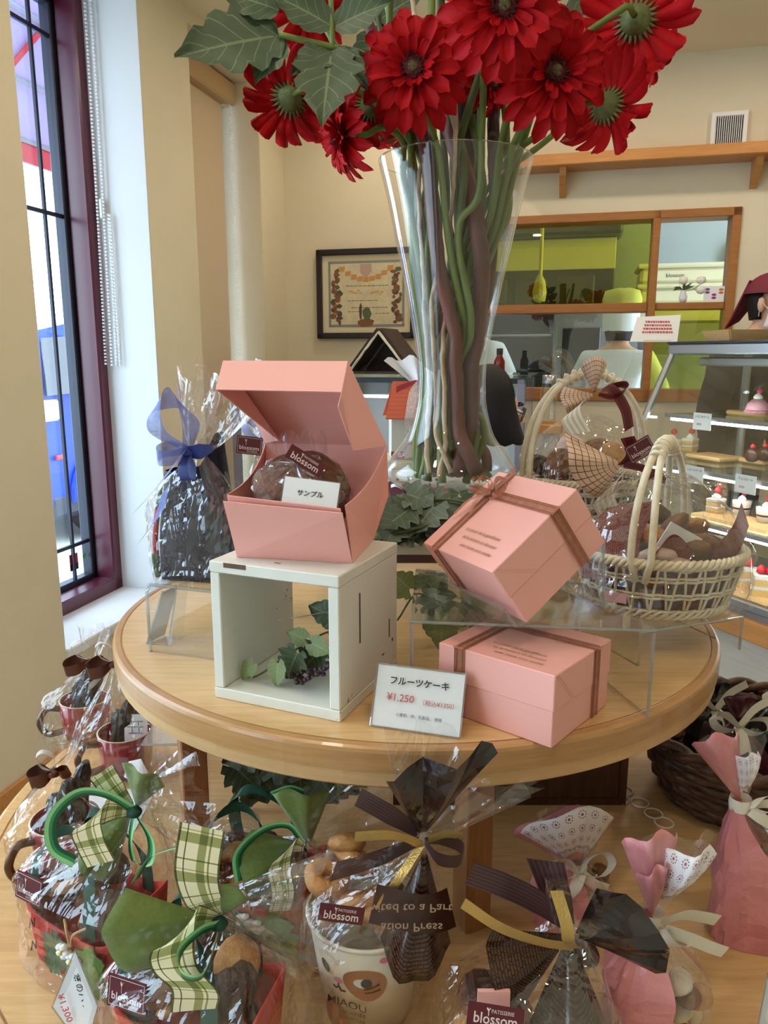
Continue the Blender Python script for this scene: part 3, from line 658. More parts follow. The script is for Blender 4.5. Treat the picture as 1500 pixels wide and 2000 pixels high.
def cake_slice(px, py, z, label, rz=0, kind=0):
    p = zp(px, py, z+.017); o = thing('cake_slice', label, 'cake', p, RA+rz)
    if kind == 0:
        for k, (m_, h) in enumerate((('sponge', .014), ('cream_w', .008), ('sponge', .014), ('cream_w', .010))):
            z0 = sum(x[1] for x in (('a', .014), ('b', .008), ('c', .014), ('d', .01))[:k]); MB().box((0, 0, z0+h/2), (.042+.001*(k % 2), .05, h), .002).build('cake_layer', M[m_], o)
        MB().lathe([(.014, 0), (.015, .006), (.009, .013), (0, .02)], 12, (0, .0, .046)).build('cream_swirl', M['cream_w'], o, True)
        MB().lathe([(0, 0), (.011, .006), (.011, .013), (.005, .022), (0, .025)], 12, (.004, 0, .062)).build('strawberry', M['berry'], o, True)
    elif kind == 1:
        MB().lathe([(.034, 0), (.036, .012), (.031, .03), (.018, .043), (0, .047)], 24).build('dome', M['pinkglaze'], o, True)
        MB().lathe([(.038, 0), (.040, .005), (.036, .010)], 20).build('pink_rim', P('pink_crumb', sr(226, 130, 160), .7, bump=.4, bs=300), o, True)
        MB().lathe([(.014, 0), (.015, .006), (.009, .014), (0, .02)], 12, (0, .0, .045)).build('cream_swirl', M['cream_w'], o, True)
        MB().lathe([(0, 0), (.009, .004), (.008, .012), (0, .02)], 10, (.004, 0, .062)).build('raspberry', P('raspberry_pink', sr(214, 50, 100), .4, bump=.5, bs=300), o, True)
    else:
        MB().lathe([(.022, 0), (.026, .02)], 20, capb=True).build('lower_cream', M['cream_w'], o, True)
        MB().lathe([(.0265, .02), (.0275, .026)], 20).build('fruit_layer', M['choco'], o, True)
        MB().lathe([(.0275, .026), (.029, .046), (0, .047)], 20).build('upper_cream', P('pale_pink_cream', sr(248, 222, 214), .5), o, True)
        MB().lathe([(.023, .0), (.031, .05)], 20, (0, 0, -.0005)).build('clear_cup', M['cello'], o, True)
        MB().lathe([(.012, 0), (.013, .006), (.008, .012), (0, .018)], 12, (0, 0, .047)).build('cream_swirl', M['cream_w'], o, True)
        MB().box((.006, 0, .075), (.016, .003, .024)).build('chocolate_chip', P('ruby_chip', sr(130, 20, 40), .3), o)
def price_tag(px, py, z, lab, name, price):
    q = IA @ zp(px, py, z); q.y = dict(SHV)[z]; q.z = z; o = thing('price_tag', lab, 'price tag', MW[ca.name] @ q, RA)      # hangs from the shelf's front edge
    MB().box((0, -.016, -.014), (.078, .001, .056)).build('tag_card', M['white'], o)
    MB().bb((-.02, -.0155, .0022), (.02, .022, .0036)).build('tag_hook', M['acryl'], o)
    lettering(o, name, .009, frame((0, -.0168, .001), (1, 0, 0), (0, 0, 1)), M['black'], .01); lettering(o, price, .010, frame((-.012, -.0168, -.024), (1, 0, 0), (0, 0, 1)), M['red_ink'], .01)
SB = .585
board(1478, 812, 1.12, .16, .12, 'round-edged wooden board on the top glass shelf under the pink dome cake')
cake_slice(1478, 806, 1.12, 'pink dome cake with raspberry and cream on the top glass shelf', 0, 1)
price_tag(1372, 815, 1.12, 'white price tag in front of the pink dome cake on the top shelf', 'いちごのドーム', '¥450')
board(1345, 890, .955, .16, .12, 'wooden board on the middle glass shelf under two strawberry cakes')
cake_slice(1312, 882, .955, 'strawberry shortcake beside its twin, the one nearer the steel end frame', .3, 0); cake_slice(1347, 880, .955, 'strawberry shortcake beside its twin, the one nearer the rear door post', .3, 0)
price_tag(1330, 921, .955, 'white price tag below the two strawberry shortcakes', 'ショートケーキ', '¥400')
price_tag(1455, 937, .955, 'white price tag beside the chocolate roll slices', 'チョコロール', '¥350')
board(1486, 905, .955, .11, .10, 'small wooden board carrying chocolate roll slices')
for k, (x, y) in enumerate(((1468, 903), (1492, 901))):
    p = zp(x, y, .972); o = thing('roll_cake_slice', 'chocolate roll slice with red berry top on the small board', 'cake', p, RA, 'chocolate roll slices')
    MB().lathe([(0, -.012), (.022, -.012), (.024, 0), (.022, .012), (0, .012)], 18).xf(Matrix.Translation((0, 0, .024)) @ Matrix.Rotation(PI/2, 4, 'X')).build('roll', M['choco'], o, True)
    MB().lathe([(0, 0), (.009, .005), (.008, .012), (0, .018)], 10, (0, 0, .045)).build('berry', M['berry'], o, True)
board(1450, 1025, .80, .30, .14, 'long wooden board on the lowest glass shelf under the cream cups')
cake_slice(1447, 1005, .80, 'layered cream cup with ruby chip on the lowest glass shelf', 0, 2)
cake_slice(1397, 1000, .80, 'small strawberry cake at the end of the lowest shelf board', .2, 0)
cake_slice(1494, 1020, .80, 'layered cream cup at the near end of the lowest shelf board', 0, 2)
board(1475, 1165, SB, .22, .16, 'pale wooden board on the case floor under large strawberry slices')
for x, y, n in ((1456, 1146, 'behind'), (1496, 1164, 'in front')):
    p = zp(x, y, SB+.017); o = thing('cake_slice', 'tall sponge wedge with whole strawberries, the one %s on the case floor' % n, 'cake', p, RA+.5)
    for k, (m_, z0, h) in enumerate((('sponge', 0, .022), ('cream_w', .022, .01), ('sponge', .032, .022), ('cream_w', .054, .012))):
        MB().poly([(-.035, -.03, z0), (.04, -.012, z0), (.04, .012, z0), (-.035, .03, z0)], (0, 0, h)).build('cake_layer', M[m_], o)
    for a, b_ in ((-.02, 0), (.005, .004)):
        MB().lathe([(0, 0), (.014, .006), (.013, .016), (.006, .027), (0, .03)], 12, (a, b_, .066)).build('strawberry', M['berry'], o, True)
# things on top of the showcase
p = zp(1275, 657, 1.368)
cd = thing('notice_card', 'white notice card with red printed lines standing on the showcase', 'card', (.985, 2.84, 1.369), R(4))
T = Matrix.Rotation(R(62), 4, 'X')
MB().poly([(-.10, 0, 0), (.075, 0, 0), (.105, .11, 0), (-.06, .10, 0)], (0, 0, .002)).xf(T).build('card_sheet', M['white'], cd)
MB().bb((-.05, .0, 0), (.05, .05, .006)).build('card_stand', M['board'], cd)
b = MB(); random.seed(8)
for r in range(4):
    x = -.05+.006*(3-r); z = .034+.014*(3-r)
    while x < .06: L = random.uniform(.004, .011); b.poly([(x+.0, z, .0026), (x+L, z, .0026), (x+L, z+.008, .0026), (x, z+.008, .0026)]); x += L+.002
b.xf(T).build('printed_lines', M['red_ink'], cd, kind='stuff', label='four rows of red print')
tr = thing('wooden_tray', 'long shallow wooden tray lying on the showcase top', 'tray', yp(1492, 657, 2.62).xy.to_3d()+V(0, 0, 1.369), R(2))
MB().poly([(-.14, -.06, 0), (.2, -.06, 0), (.2, .1, 0), (-.14, .1, 0)], (0, 0, .006)).build('tray_base', M['board'], tr)
for pts in (((-.14, -.06), (.2, -.06), 0, -.018), ((-.14, .1), (.2, .1), 0, .018)):
    (x0, y0), (x1, y1), dx, dy = pts
    MB().poly([(x0, y0, .0), (x1, y1, .0), (x1+.015, y1+dy, .034), (x0-.015, y0+dy, .034)], (0, -.005 if dy < 0 else .005, 0)).build('tray_side', M['board'], tr)
MB().poly([(-.14, -.06, 0), (-.14, .1, 0), (-.155, .118, .034), (-.155, -.078, .034)], (-.004, 0, 0)).build('tray_end', M['board'], tr)

# ------------------------------------------------------------ second showcase along the back wall
cb = thing('glass_counter', 'glass counter case with grey corner posts under the certificate', 'showcase', room(-.85, 3.14, 0), -YAW)
U0, U1 = -.66, .62
MB().bb((U0, .02, 0), (U1, .5, .62)).build('base_cabinet', M['greypanel'], cb); MB().bb((U0-.01, 0, .62), (U1+.01, .51, .66), .004).build('deck', M['orangewood'], cb)
MB().bb((U0, .005, .66), (U1, .010, 1.23)).build('front_glass', M['case_glass'], cb)
MB().bb((U1-.006, .01, .66), (U1-.001, .5, 1.23)).build('end_glass', M['case_glass'], cb)
MB().bb((U0-.005, -.005, 1.232), (U1+.02, .5, 1.245), .002).build('glass_top', M['shelf_glass'], cb)
MB().bb((U0, 0, 1.21), (U1, .03, 1.231)).build('top_rail', M['alu_dk'], cb)
for x, y in ((U0, .0), (U1-.035, .0), (U1-.035, .47), (U0, .47)): MB().bb((x, y, .66), (x+.035, y+.025, 1.231), .003).build('corner_post', P('post_grey', sr(140, 140, 156), .4, metal=.3), cb)
MB().bb((U0+.02, .03, 1.158), (U1-.04, .47, 1.164)).build('glass_shelf', M['shelf_glass'], cb)
MB().bb((U0+.04, .032, 1.146), (U1-.05, .046, 1.1578)).build('light_strip', P('counter_strip', (1, 1, 1), .5, emit=(.93, .97, 1), es=16), cb)
MB().bb((U0+.02, .478, .67), (U1-.04, .484, 1.2)).build('rear_panel', P('milky_panel', sr(206, 216, 226), .5), cb)
# gingerbread house on the counter
gp = yp(745, 725, 3.55); gb = thing('gingerbread_house', 'dark chocolate biscuit house with icing edges on the glass counter', 'cake house', (gp.x, gp.y, 1.245), R(-22))
gm = P('dark_biscuit', sr(46, 30, 28), .7, c2=sr(70, 46, 38), ns=40, bump=.3, bs=90); gi = P('icing', sr(226, 214, 190), .6)
MB().poly([(-.125, .12, 0), (.125, .12, 0), (.125, .12, .02), (0, .12, .172), (-.125, .12, .02)], (0, .012, 0)).bb((-.13, -.02, 0), (.13, .12, .006)).build('house_body', gm, gb)
for s in (-1, 1):
    MB().poly([(0, -.03, .185), (s*.145, -.03, .005), (s*.145, .17, .005), (0, .17, .185)], (s*.012, 0, .012)).build('roof_panel', gm, gb)
    MB().tube(spline([(0, -.034, .180), (s*.07, -.036, .096), (s*.14, -.034, .008)], 4), .006, 6).jit(.003, 90).build('icing_edge', gi, gb)
# brown bottle on the counter
bp = yp(975, 725, 3.35); bo = thing('bottle', 'red-brown glass bottle with black cap standing on the glass counter', 'bottle', (bp.x, bp.y, 1.2455))
MB().lathe([(.022, 0), (.024, .01), (.024, .05), (.013, .072), (.012, .09)], 16, capb=True).build('bottle_body', P('amber', sr(112, 24, 20), .15), bo, True); MB().lathe([(.014, .08), (.014, .105), (0, .106)], 14).build('cap', M['black'], bo, True)
gj = yp(1073, 745, 3.3); jr = thing('glass_jar', 'clear glass jar with silver lid standing behind the wicker baskets', 'jar', (gj.x, gj.y, 1.04)); gjz = 1.04
MB().lathe([(.034, 0), (.036, .02), (.036, .14), (.028, .16), (.028, .17)], 18, capb=True).build('jar_body', M['case_glass'], jr, True); MB().lathe([(.030, .165), (.030, .20), (0, .201)], 18).build('lid', M['alu'], jr, True)
st = thing('side_stand', 'low wooden stand behind the glass counter carrying a jar', 'stand', (gj.x, gj.y, 0), -YAW)
MB().bb((-.065, -.1, 1.0), (.065, .1, 1.039), .004).build('stand_top', M['orangewood'], st); MB().bb((-.05, -.08, 0), (.05, .08, 1.0)).build('stand_column', M['greypanel'], st)

# ------------------------------------------------------------ people
M['skin'] = P('skin', sr(222, 176, 150), .5); M['hair'] = P('black_hair', sr(16, 12, 14), .5, spec=.25, c2=sr(26, 20, 20), ns=40, stretch=(20, 20, 1), bump=.2, bs=120)
def skinned(name, verts, edges, mat, parent, root=0, lv=2):
    me = bpy.data.meshes.new(name); me.from_pydata([v[:3] for v in verts], edges, []); me.materials.append(mat)
    o = link(name, me, parent)
    m = o.modifiers.new('skin', 'SKIN'); m.use_smooth_shade = True
    lay = me.skin_vertices[0].data
    for i, v in enumerate(verts): lay[i].radius = (v[3], v[4] if len(v) > 4 else v[3])
    lay[root].use_root = True
    sub(o, lv); return o
def hand(verts, edges, w, d, side, r=.0085):
    """palm and five fingers grown from wrist index w in direction d"""
    d = Vector(d).normalized(); a = d.orthogonal().normalized(); b = d.cross(a); p = Vector(verts[w][:3])
    palm = p+d*.05; verts.append((*palm, .026, .014)); ip = len(verts)-1; edges.append((w, ip))
    for k, L in enumerate((.062, .072, .068, .052)):
        q = palm+a*(k-1.5)*.019+d*.035; m_ = q+d*L*.5+b*.006; e_ = q+d*L*.8+b*.024
        i0 = len(verts); verts += [(*q, r), (*m_, r*.95), (*e_, r*.8)]; edges += [(ip, i0), (i0, i0+1), (i0+1, i0+2)]
    q = p+d*.025+a*.032*side; e_ = q+d*.035+a*.018*side+b*.012
    i0 = len(verts); verts += [(*q, r*1.1), (*e_, r)]; edges += [(w, i0), (i0, i0+1)]
def person(label, loc, rz, joints, top, topname, legs_col, face=True):
    """joints: pelvis, waist, chest, neck, head centre, elbows, wrists, knees, ankles (local, person faces -y)"""
    t = thing('person', label, 'person', loc, rz); J = {k: Vector(v) for k, v in joints.items()}
    nk, hd = J['neck'], J['head']; ax = (hd-nk).normalized(); sh = J.get('shaxis', Vector((1, 0, 0)))
    v = [(*J['pelvis'], .15, .11), (*J['waist'], .125, .095), (*J['chest'], .155, .105), (*(nk-ax*.0), .052), (*(hd-ax*.055), .062, .07), (*hd, .078, .092), (*(hd+ax*.065), .062, .075)]
    e = [(0, 1), (1, 2), (2, 3), (3, 4), (4, 5), (5, 6)]
    cv = [(*(J['pelvis']+(J['pelvis']-J['waist'])*.5), .18, .14), (*J['waist'], .155, .122), (*J['chest'], .175, .125), (*lerp(J['chest'], nk, .8), .07)]; ce_ = [(0, 1), (1, 2), (2, 3)]
    for s, n in ((-1, 'l'), (1, 'r')):
        s0 = J['chest']+sh*.17*s+(nk-J['chest'])*.35; el, wr = J['elbow_'+n], J['wrist_'+n]; i = len(v)
        v += [(*s0, .058), (*el, .044), (*wr, .027)]; e += [(2, i), (i, i+1), (i+1, i+2)]; hand(v, e, i+2, wr-el, -s)
        i = len(cv); cv += [(*s0, .075), (*el, .06), (*lerp(el, wr, .9), .045)]; ce_ += [(2, i), (i, i+1), (i+1, i+2)]
        hp = J['pelvis']+sh*.09*s+V(0, 0, -.08); i = len(v); kn, an = J['knee_'+n], J['ankle_'+n]
        v += [(*hp, .085), (*kn, .055), (*an, .038), (*(an+V(0, -.14, -.04)), .035, .03)]; e += [(0, i), (i, i+1), (i+1, i+2), (i+2, i+3)]
    skinned('body', v, e, M['skin'], t); skinned(topname, cv, ce_, top, t)
    lv = [(*lerp(J['pelvis'], J['waist'], .75), .15, .11), (*J['pelvis'], .165, .125)]; le = [(0, 1)]
    for s, n in ((-1, 'l'), (1, 'r')):
        hp = J['pelvis']+sh*.09*s+V(0, 0, -.08); i = len(lv); lv += [(*hp, .10), (*J['knee_'+n], .07), (*(J['ankle_'+n]+V(0, 0, .02)), .06)]; le += [(1, i), (i, i+1), (i+1, i+2)]
        an = J['ankle_'+n]; MB().lathe([(0, -.045), (.9, -.045), (1, -.02), (.85, .02), (.5, .05), (0, .06)], 16, sx=.05, sy=.13).xf(Matrix.Translation(an+V(0, -.06, -.035))).build('shoe', M['black'], t, True)
    skinned('trousers', lv, le, legs_col, t)
    return t, hd, ax
def facebits(t, hd, fwd, ax, mask=None, glasses=False):
    fwd = Vector(fwd).normalized(); ax = Vector(ax); ax = (ax-fwd*ax.dot(fwd)).normalized(); sd = fwd.cross(ax)
    Fm = frame(hd, sd, ax)   # x side, y up, z = sd x ax ; we want z forward
    def at(x, y, z): return hd+sd*x+ax*y+fwd*z
    for s in (-1, 1):
        MB().lathe([(0, -.009), (.011, -.005), (.013, 0), (.011, .005), (0, .009)], 10, at(s*.032, .005, .078)).build('eye', M['white'] if not mask else M['black'], t, True)
        MB().lathe([(0, -.004), (.006, 0), (0, .004)], 8, at(s*.032, .005, .089)).build('pupil', M['black'], t, True)
        MB().lathe([(0, -.03), (.012, -.02), (.016, 0), (.012, .022), (0, .03)], 8, at(s*.082, -.005, -.005)).build('ear', M['skin'], t, True)
        MB().tube([at(s*.015, .03, .086), at(s*.035, .034, .084), at(s*.052, .026, .072)], .004, 5).build('eyebrow', M['hair'], t)
    MB().tube([at(0, .01, .088), at(0, -.018, .104), at(0, -.03, .092)], [.007, .012, .010], 8).build('nose', M['skin'], t, True)
    MB().tube([at(-.022, -.052, .080), at(0, -.05, .090), at(.022, -.052, .080)], .005, 6).build('mouth', P('lip', sr(186, 104, 100), .5), t, True)
    if mask:
        def mf(u, v):
            a = (u-.5)*2.5; yy = lerp(-.085, .0, v); r = .098-.018*abs(v-.6); return at(math.sin(a)*r*.92, yy, math.cos(a)*(r+.012*math.cos((v-.55)*3)))
        o = MB().grid(mf, 14, 8).build('face_mask', mask, t, True); solid(o, .002)
        for s in (-1, 1): MB().tube([at(s*.088, -.02, .04), at(s*.092, .01, -.01), at(s*.085, -.05, .0)], .0015, 5).build('mask_strap', mask, t)
    if glasses:
        for s in (-1, 1):
            MB().tube([at(s*.034+.026*math.cos(a), .004+.024*math.sin(a), .098) for a in [2*PI*k/16 for k in range(17)]], .0018, 5).build('spectacle_rim', M['alu_dk'], t)
            MB().tube([at(s*.06, .008, .096), at(s*.085, .008, .0)], .0018, 5).build('spectacle_arm', M['alu_dk'], t)
def hairback(t, hd, z0, z1, r=.096, w=2.0):
    def f(u, v):
        a = lerp(-w, w, u)
        if v < .5: k = v/.5; rr = r*(.84+.16*k); z = lerp(z0, z1, k)
        else: k = (v-.5)/.5*PI/2; rr = r*max(.04, math.cos(k)); z = z1+.055*math.sin(k)
        return hd+V(math.sin(a)*rr*(1+.03*math.sin(a*9)), .012+math.cos(a)*rr*1.06, z)
    o = MB().grid(f, 26, 12).build('hair', M['hair'], t, True); solid(o, .006, 1)
STAND = dict(knee_l=(-.10, -.02, .48), knee_r=(.10, -.02, .48), ankle_l=(-.10, 0, .08), ankle_r=(.10, 0, .08), pelvis=(0, 0, .92))
M['coat'] = P('chef_coat', sr(216, 224, 231), .7, bump=.1, bs=30); M['trous'] = P('dark_trousers', sr(40, 42, 50), .8)
def hat(t, hd, r=.105, h=.17, m_=None, tall=True):
    b = MB().lathe([(r*.93, .02), (r*.97, .03), (r*.98, h*.5), (r*1.05, h*.8), (r*.9, h), (r*.4, h*1.05), (0, h*1.05)], 24, hd).jit(.006, 30); return b.build('chef_hat', m_ or P('cap_white', sr(224, 232, 236), .7), t, True)
# chef half hidden by the vase
j = dict(STAND, waist=(0, 0, 1.08), chest=(0, -.04, 1.28), neck=(0, -.06, 1.44), head=(0, -.09, 1.56), elbow_l=(-.25, -.08, 1.12), wrist_l=(-.14, -.30, 1.13), elbow_r=(.26, -.05, 1.12), wrist_r=(.14, -.28, 1.14))
t, hd, ax = person('person in pale blue chef coat at work behind the hatch, seen past the vase', room(-.68, 4.72, 0), R(-12), j, M['coat'], 'chef_coat', M['trous'])
facebits(t, hd, (0, -1, -.3), ax); hat(t, hd+V(0, 0, .0), .108); hairback(t, hd, -.07, .02, .094)
# chef with white cap, turned away
j = dict(STAND, waist=(0, 0, 1.08), chest=(0, -.04, 1.25), neck=(0, -.06, 1.37), head=(0, -.10, 1.49), elbow_l=(-.26, -.08, 1.10), wrist_l=(-.14, -.30, 1.10), elbow_r=(.26, -.08, 1.10), wrist_r=(.14, -.30, 1.10))
t, hd, ax = person('person in white cap and pale blue coat turned away behind the hatch', room(.16, 4.74, 0), R(150), j, M['coat'], 'chef_coat', M['trous'])
facebits(t, hd, (0, -1, -.2), ax); hat(t, hd+V(0, .01, -.05), .108, .25); hairback(t, hd, -.085, -.02, .092)
# saleswoman with maroon headscarf and mask
j = dict(STAND, waist=(0, -.02, 1.10), chest=(-.02, -.08, 1.27), neck=(-.0, -.12, 1.42), head=(.0, -.15, 1.52), elbow_l=(-.24, -.06, 1.08), wrist_l=(-.22, -.12, .86), elbow_r=(.22, -.06, 1.08), wrist_r=(.2, -.12, .86))
t, hd, ax = person('person in maroon headscarf, white mask and black top behind the showcase', (1.47, 3.27, 0), R(32), j, P('black_top', sr(30, 28, 32), .8), 'black_top', M['trous'])
facebits(t, hd, (0, -1, -.25), ax, mask=M['white'])
sc_ = P('maroon_scarf', sr(112, 24, 44), .7, bump=.15, bs=40)
def scarf(u, v):
    a = 2*PI*u; ph = lerp(.15, PI/2, v); r = .104+.004*math.sin(a*5); return hd+V(math.sin(a)*r*math.cos(ph), .012+math.cos(a)*r*1.08*math.cos(ph), .025+.10*math.sin(ph))
MB().grid(scarf, 24, 8, True).build('headscarf', sc_, t, True)
MB().poly([hd+V(-.07, .07, .09), hd+V(.07, .07, .09), hd+V(.03, .17, -.06), hd+V(-.0, .21, -.09), hd+V(-.03, .17, -.06)], (0, .006, .004)).build('scarf_tail', sc_, t)
hairback(t, hd, -.06, .02, .092, 1.6)
# customer bending towards the counter
hx = yp(958, 782, 2.5)
L0 = Vector((hx.x, hx.y, 0))
def cl(x, y, z): return (x, y, z)
# local: faces +x in the picture -> person faces -y, so rz = +90deg turns -y to +x
j = dict(pelvis=(0, .36, .80), waist=(0, .27, .92), chest=(0, .13, 1.02), neck=(0, .03, 1.08), head=(0, -.01, 1.165), elbow_l=(-.2, .06, .82), wrist_l=(-.12, -.12, .74), elbow_r=(.2, .06, .82), wrist_r=(.12, -.12, .74),
         knee_l=(-.1, .20, .44), knee_r=(.1, .20, .44), ankle_l=(-.1, .30, .08), ankle_r=(.1, .30, .08))
t, hd, ax = person('person with black bobbed hair and glasses bending towards the glass counter', (hx.x, hx.y, 0), R(84), j, P('pale_blouse', sr(206, 210, 212), .8), 'blouse', M['trous'])
facebits(t, hd, (0, -1, -.35), (0, -.3, 1), glasses=True)
def bob(u, v):
    a = lerp(-2.2, 2.2, u); 
    if v < .45: ph = lerp(PI/2, .12, v/.45); r = .112; return hd+V(math.sin(a)*r*math.cos(ph), .012+math.cos(a)*r*1.05*math.cos(ph), .01+.108*math.sin(ph))
    k = (v-.45)/.55; r = .112+.012*math.sin(k*PI)-.012*k; return hd+V(math.sin(a)*r, .012+math.cos(a)*r*1.02-.05*k*k, lerp(.02, -.115, k)+.004*math.sin(a*17))
o = MB().grid(bob, 40, 22).build('hair', M['hair'], t, True); solid(o, .012, 1)
# ------------------------------------------------------------ display tables
TC = V(.046, 1.19, 0); TR = .46
lt = thing('lower_display_table', 'large round beech table carrying the lower tier of gifts', 'table', (.07, 1.17, 0))
MB().lathe([(0, TL), (.664, TL), (.664, TL-.0006), (.667, TL-.0006), (.667, TL), (.682, TL), (.69, TL-.006), (.69, TL-.036), (.684, TL-.04), (0, TL-.04)], 96).build('table_top', M['beech'], lt, False)
MB().lathe([(.664, TL+.0002), (.6665, TL+.0002)], 96).build('edge_inlay', M['midwood'], lt)
for k in range(4):
    a = PI/4+k*PI/2; MB().box((.48*math.cos(a), .48*math.sin(a), (TL-.04)/2), (.05, .05, TL-.04), .004).build('leg', M['midwood'], lt)
MB().lathe([(.60, TL-.04), (.60, TL-.12), (.585, TL-.12), (.585, TL-.04)], 64).build('apron', M['beech_edge'], lt)
ut = thing('upper_display_table', 'round beech table standing on the lower tier with banded rim', 'table', (TC.x, TC.y, TL))
h = TT-TL
MB().lathe([(0, h), (TR-.014, h)], 128).build('table_top', M['beech'], ut)
MB().lathe([(TR-.0145, h-.0005), (TR-.0125, h-.0012), (TR-.011, h-.0002)], 128).build('edge_inlay', M['beech_edge'], ut)
MB().lathe([(TR-.011, h), (TR-.004, h), (TR-.001, h-.002), (TR, h-.006), (TR, h-.028), (TR-.002, h-.0285)], 128).build('edge_band', M['beech_edge'], ut)
MB().lathe([(TR-.002, h-.0287), (TR-.003, h-.045), (TR-.006, h-.048), (0, h-.048)], 128).build('lower_band', M['beech_pale'], ut)
for x, y in ((-.33, -.147), (.067, -.319), (.33, .147), (-.067, .319)):
    MB().box((x, y, (h-.048)/2), (.037, .037, h-.0485), .002, Matrix.Rotation(R(24), 3, 'Z')).build('leg', M['midwood'], ut)
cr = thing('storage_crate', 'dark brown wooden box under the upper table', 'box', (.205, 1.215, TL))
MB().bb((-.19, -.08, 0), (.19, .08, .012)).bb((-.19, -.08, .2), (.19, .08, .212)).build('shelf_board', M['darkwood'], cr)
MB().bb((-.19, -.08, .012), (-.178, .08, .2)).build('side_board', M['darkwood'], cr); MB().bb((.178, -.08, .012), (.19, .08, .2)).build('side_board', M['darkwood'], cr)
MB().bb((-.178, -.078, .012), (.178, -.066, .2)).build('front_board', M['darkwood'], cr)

# ------------------------------------------------------------ white wooden cube
qa, qb = zp(420, 1362, TT), zp(665, 1412, TT); ang = math.atan2(qb.y-qa.y, qb.x-qa.x); wc = (qb-qa).length
cu = thing('white_display_cube', 'distressed white wooden open cube on the round table', 'display cube', qa, ang)
dc, hc, th = .167, .169, .0135
# paint scratched through to bare wood along edges and in two slots
def cubemat():
    m, nt, b, out = nodes('distressed_cube'); L = nt.links
    tc = N(nt, 'ShaderNodeTexCoord'); n = N(nt, 'ShaderNodeTexNoise', i_Scale=70.0, i_Detail=6.0, i_Roughness=.7); L.new(tc.outputs['Object'], n.inputs['Vector'])
    n2 = N(nt, 'ShaderNodeTexNoise', i_Scale=9.0, i_Detail=4.0); L.new(tc.outputs['Object'], n2.inputs['Vector'])
    base = mixc(nt, n2.outputs[0], sr(212, 211, 200), sr(236, 237, 230)); f = mathn(nt, 'GREATER_THAN', mathn(nt, 'MULTIPLY', n.outputs[0], n2.outputs[0]), .425)
    L.new(mixc(nt, f, base, sr(120, 92, 70)), b.inputs['Base Color']); b.inputs['Roughness'].default_value = .55
    u = N(nt, 'ShaderNodeBump', i_Strength=.15, i_Distance=.004); L.new(n.outputs[0], u.inputs['Height']); L.new(u.outputs[0], b.inputs['Normal']); return m
CM = cubemat()
for nm, lo, hi in (('top_board', (0, 0, hc-th), (wc, dc, hc)), ('bottom_board', (0, 0, 0), (wc, dc, th)), ('side_board', (.0004, .0004, th+.0003), (th, dc, hc-th-.0003)), ('side_board', (wc-th, .0004, th+.0003), (wc-.0004, dc, hc-th-.0003))):
    o = MB().bb(lo, hi, .0012).build(nm, CM, cu)
sc1 = MB().bb((wc-.0006, .052, .075), (wc+.0003, .0545, .135)).bb((wc-.0006, .140, .052), (wc+.0003, .1415, .076)).bb((wc-.0006, .150, .043), (wc+.0003, .1525, .047)).bb((wc-.0006, .118, .035), (wc+.0003, .124, .0365))
sc1.bb((.075, .02, hc-.0004), (.083, .022, hc+.0003)).bb((.02, -.0003, hc-.006), (.05, .0003, hc-.0005)).bb((.105, .148, hc-.0004), (.13, .150, hc+.0003)).build('paint_scar', M['scar'], cu, kind='stuff', label='bare wood where the white paint is scratched through')

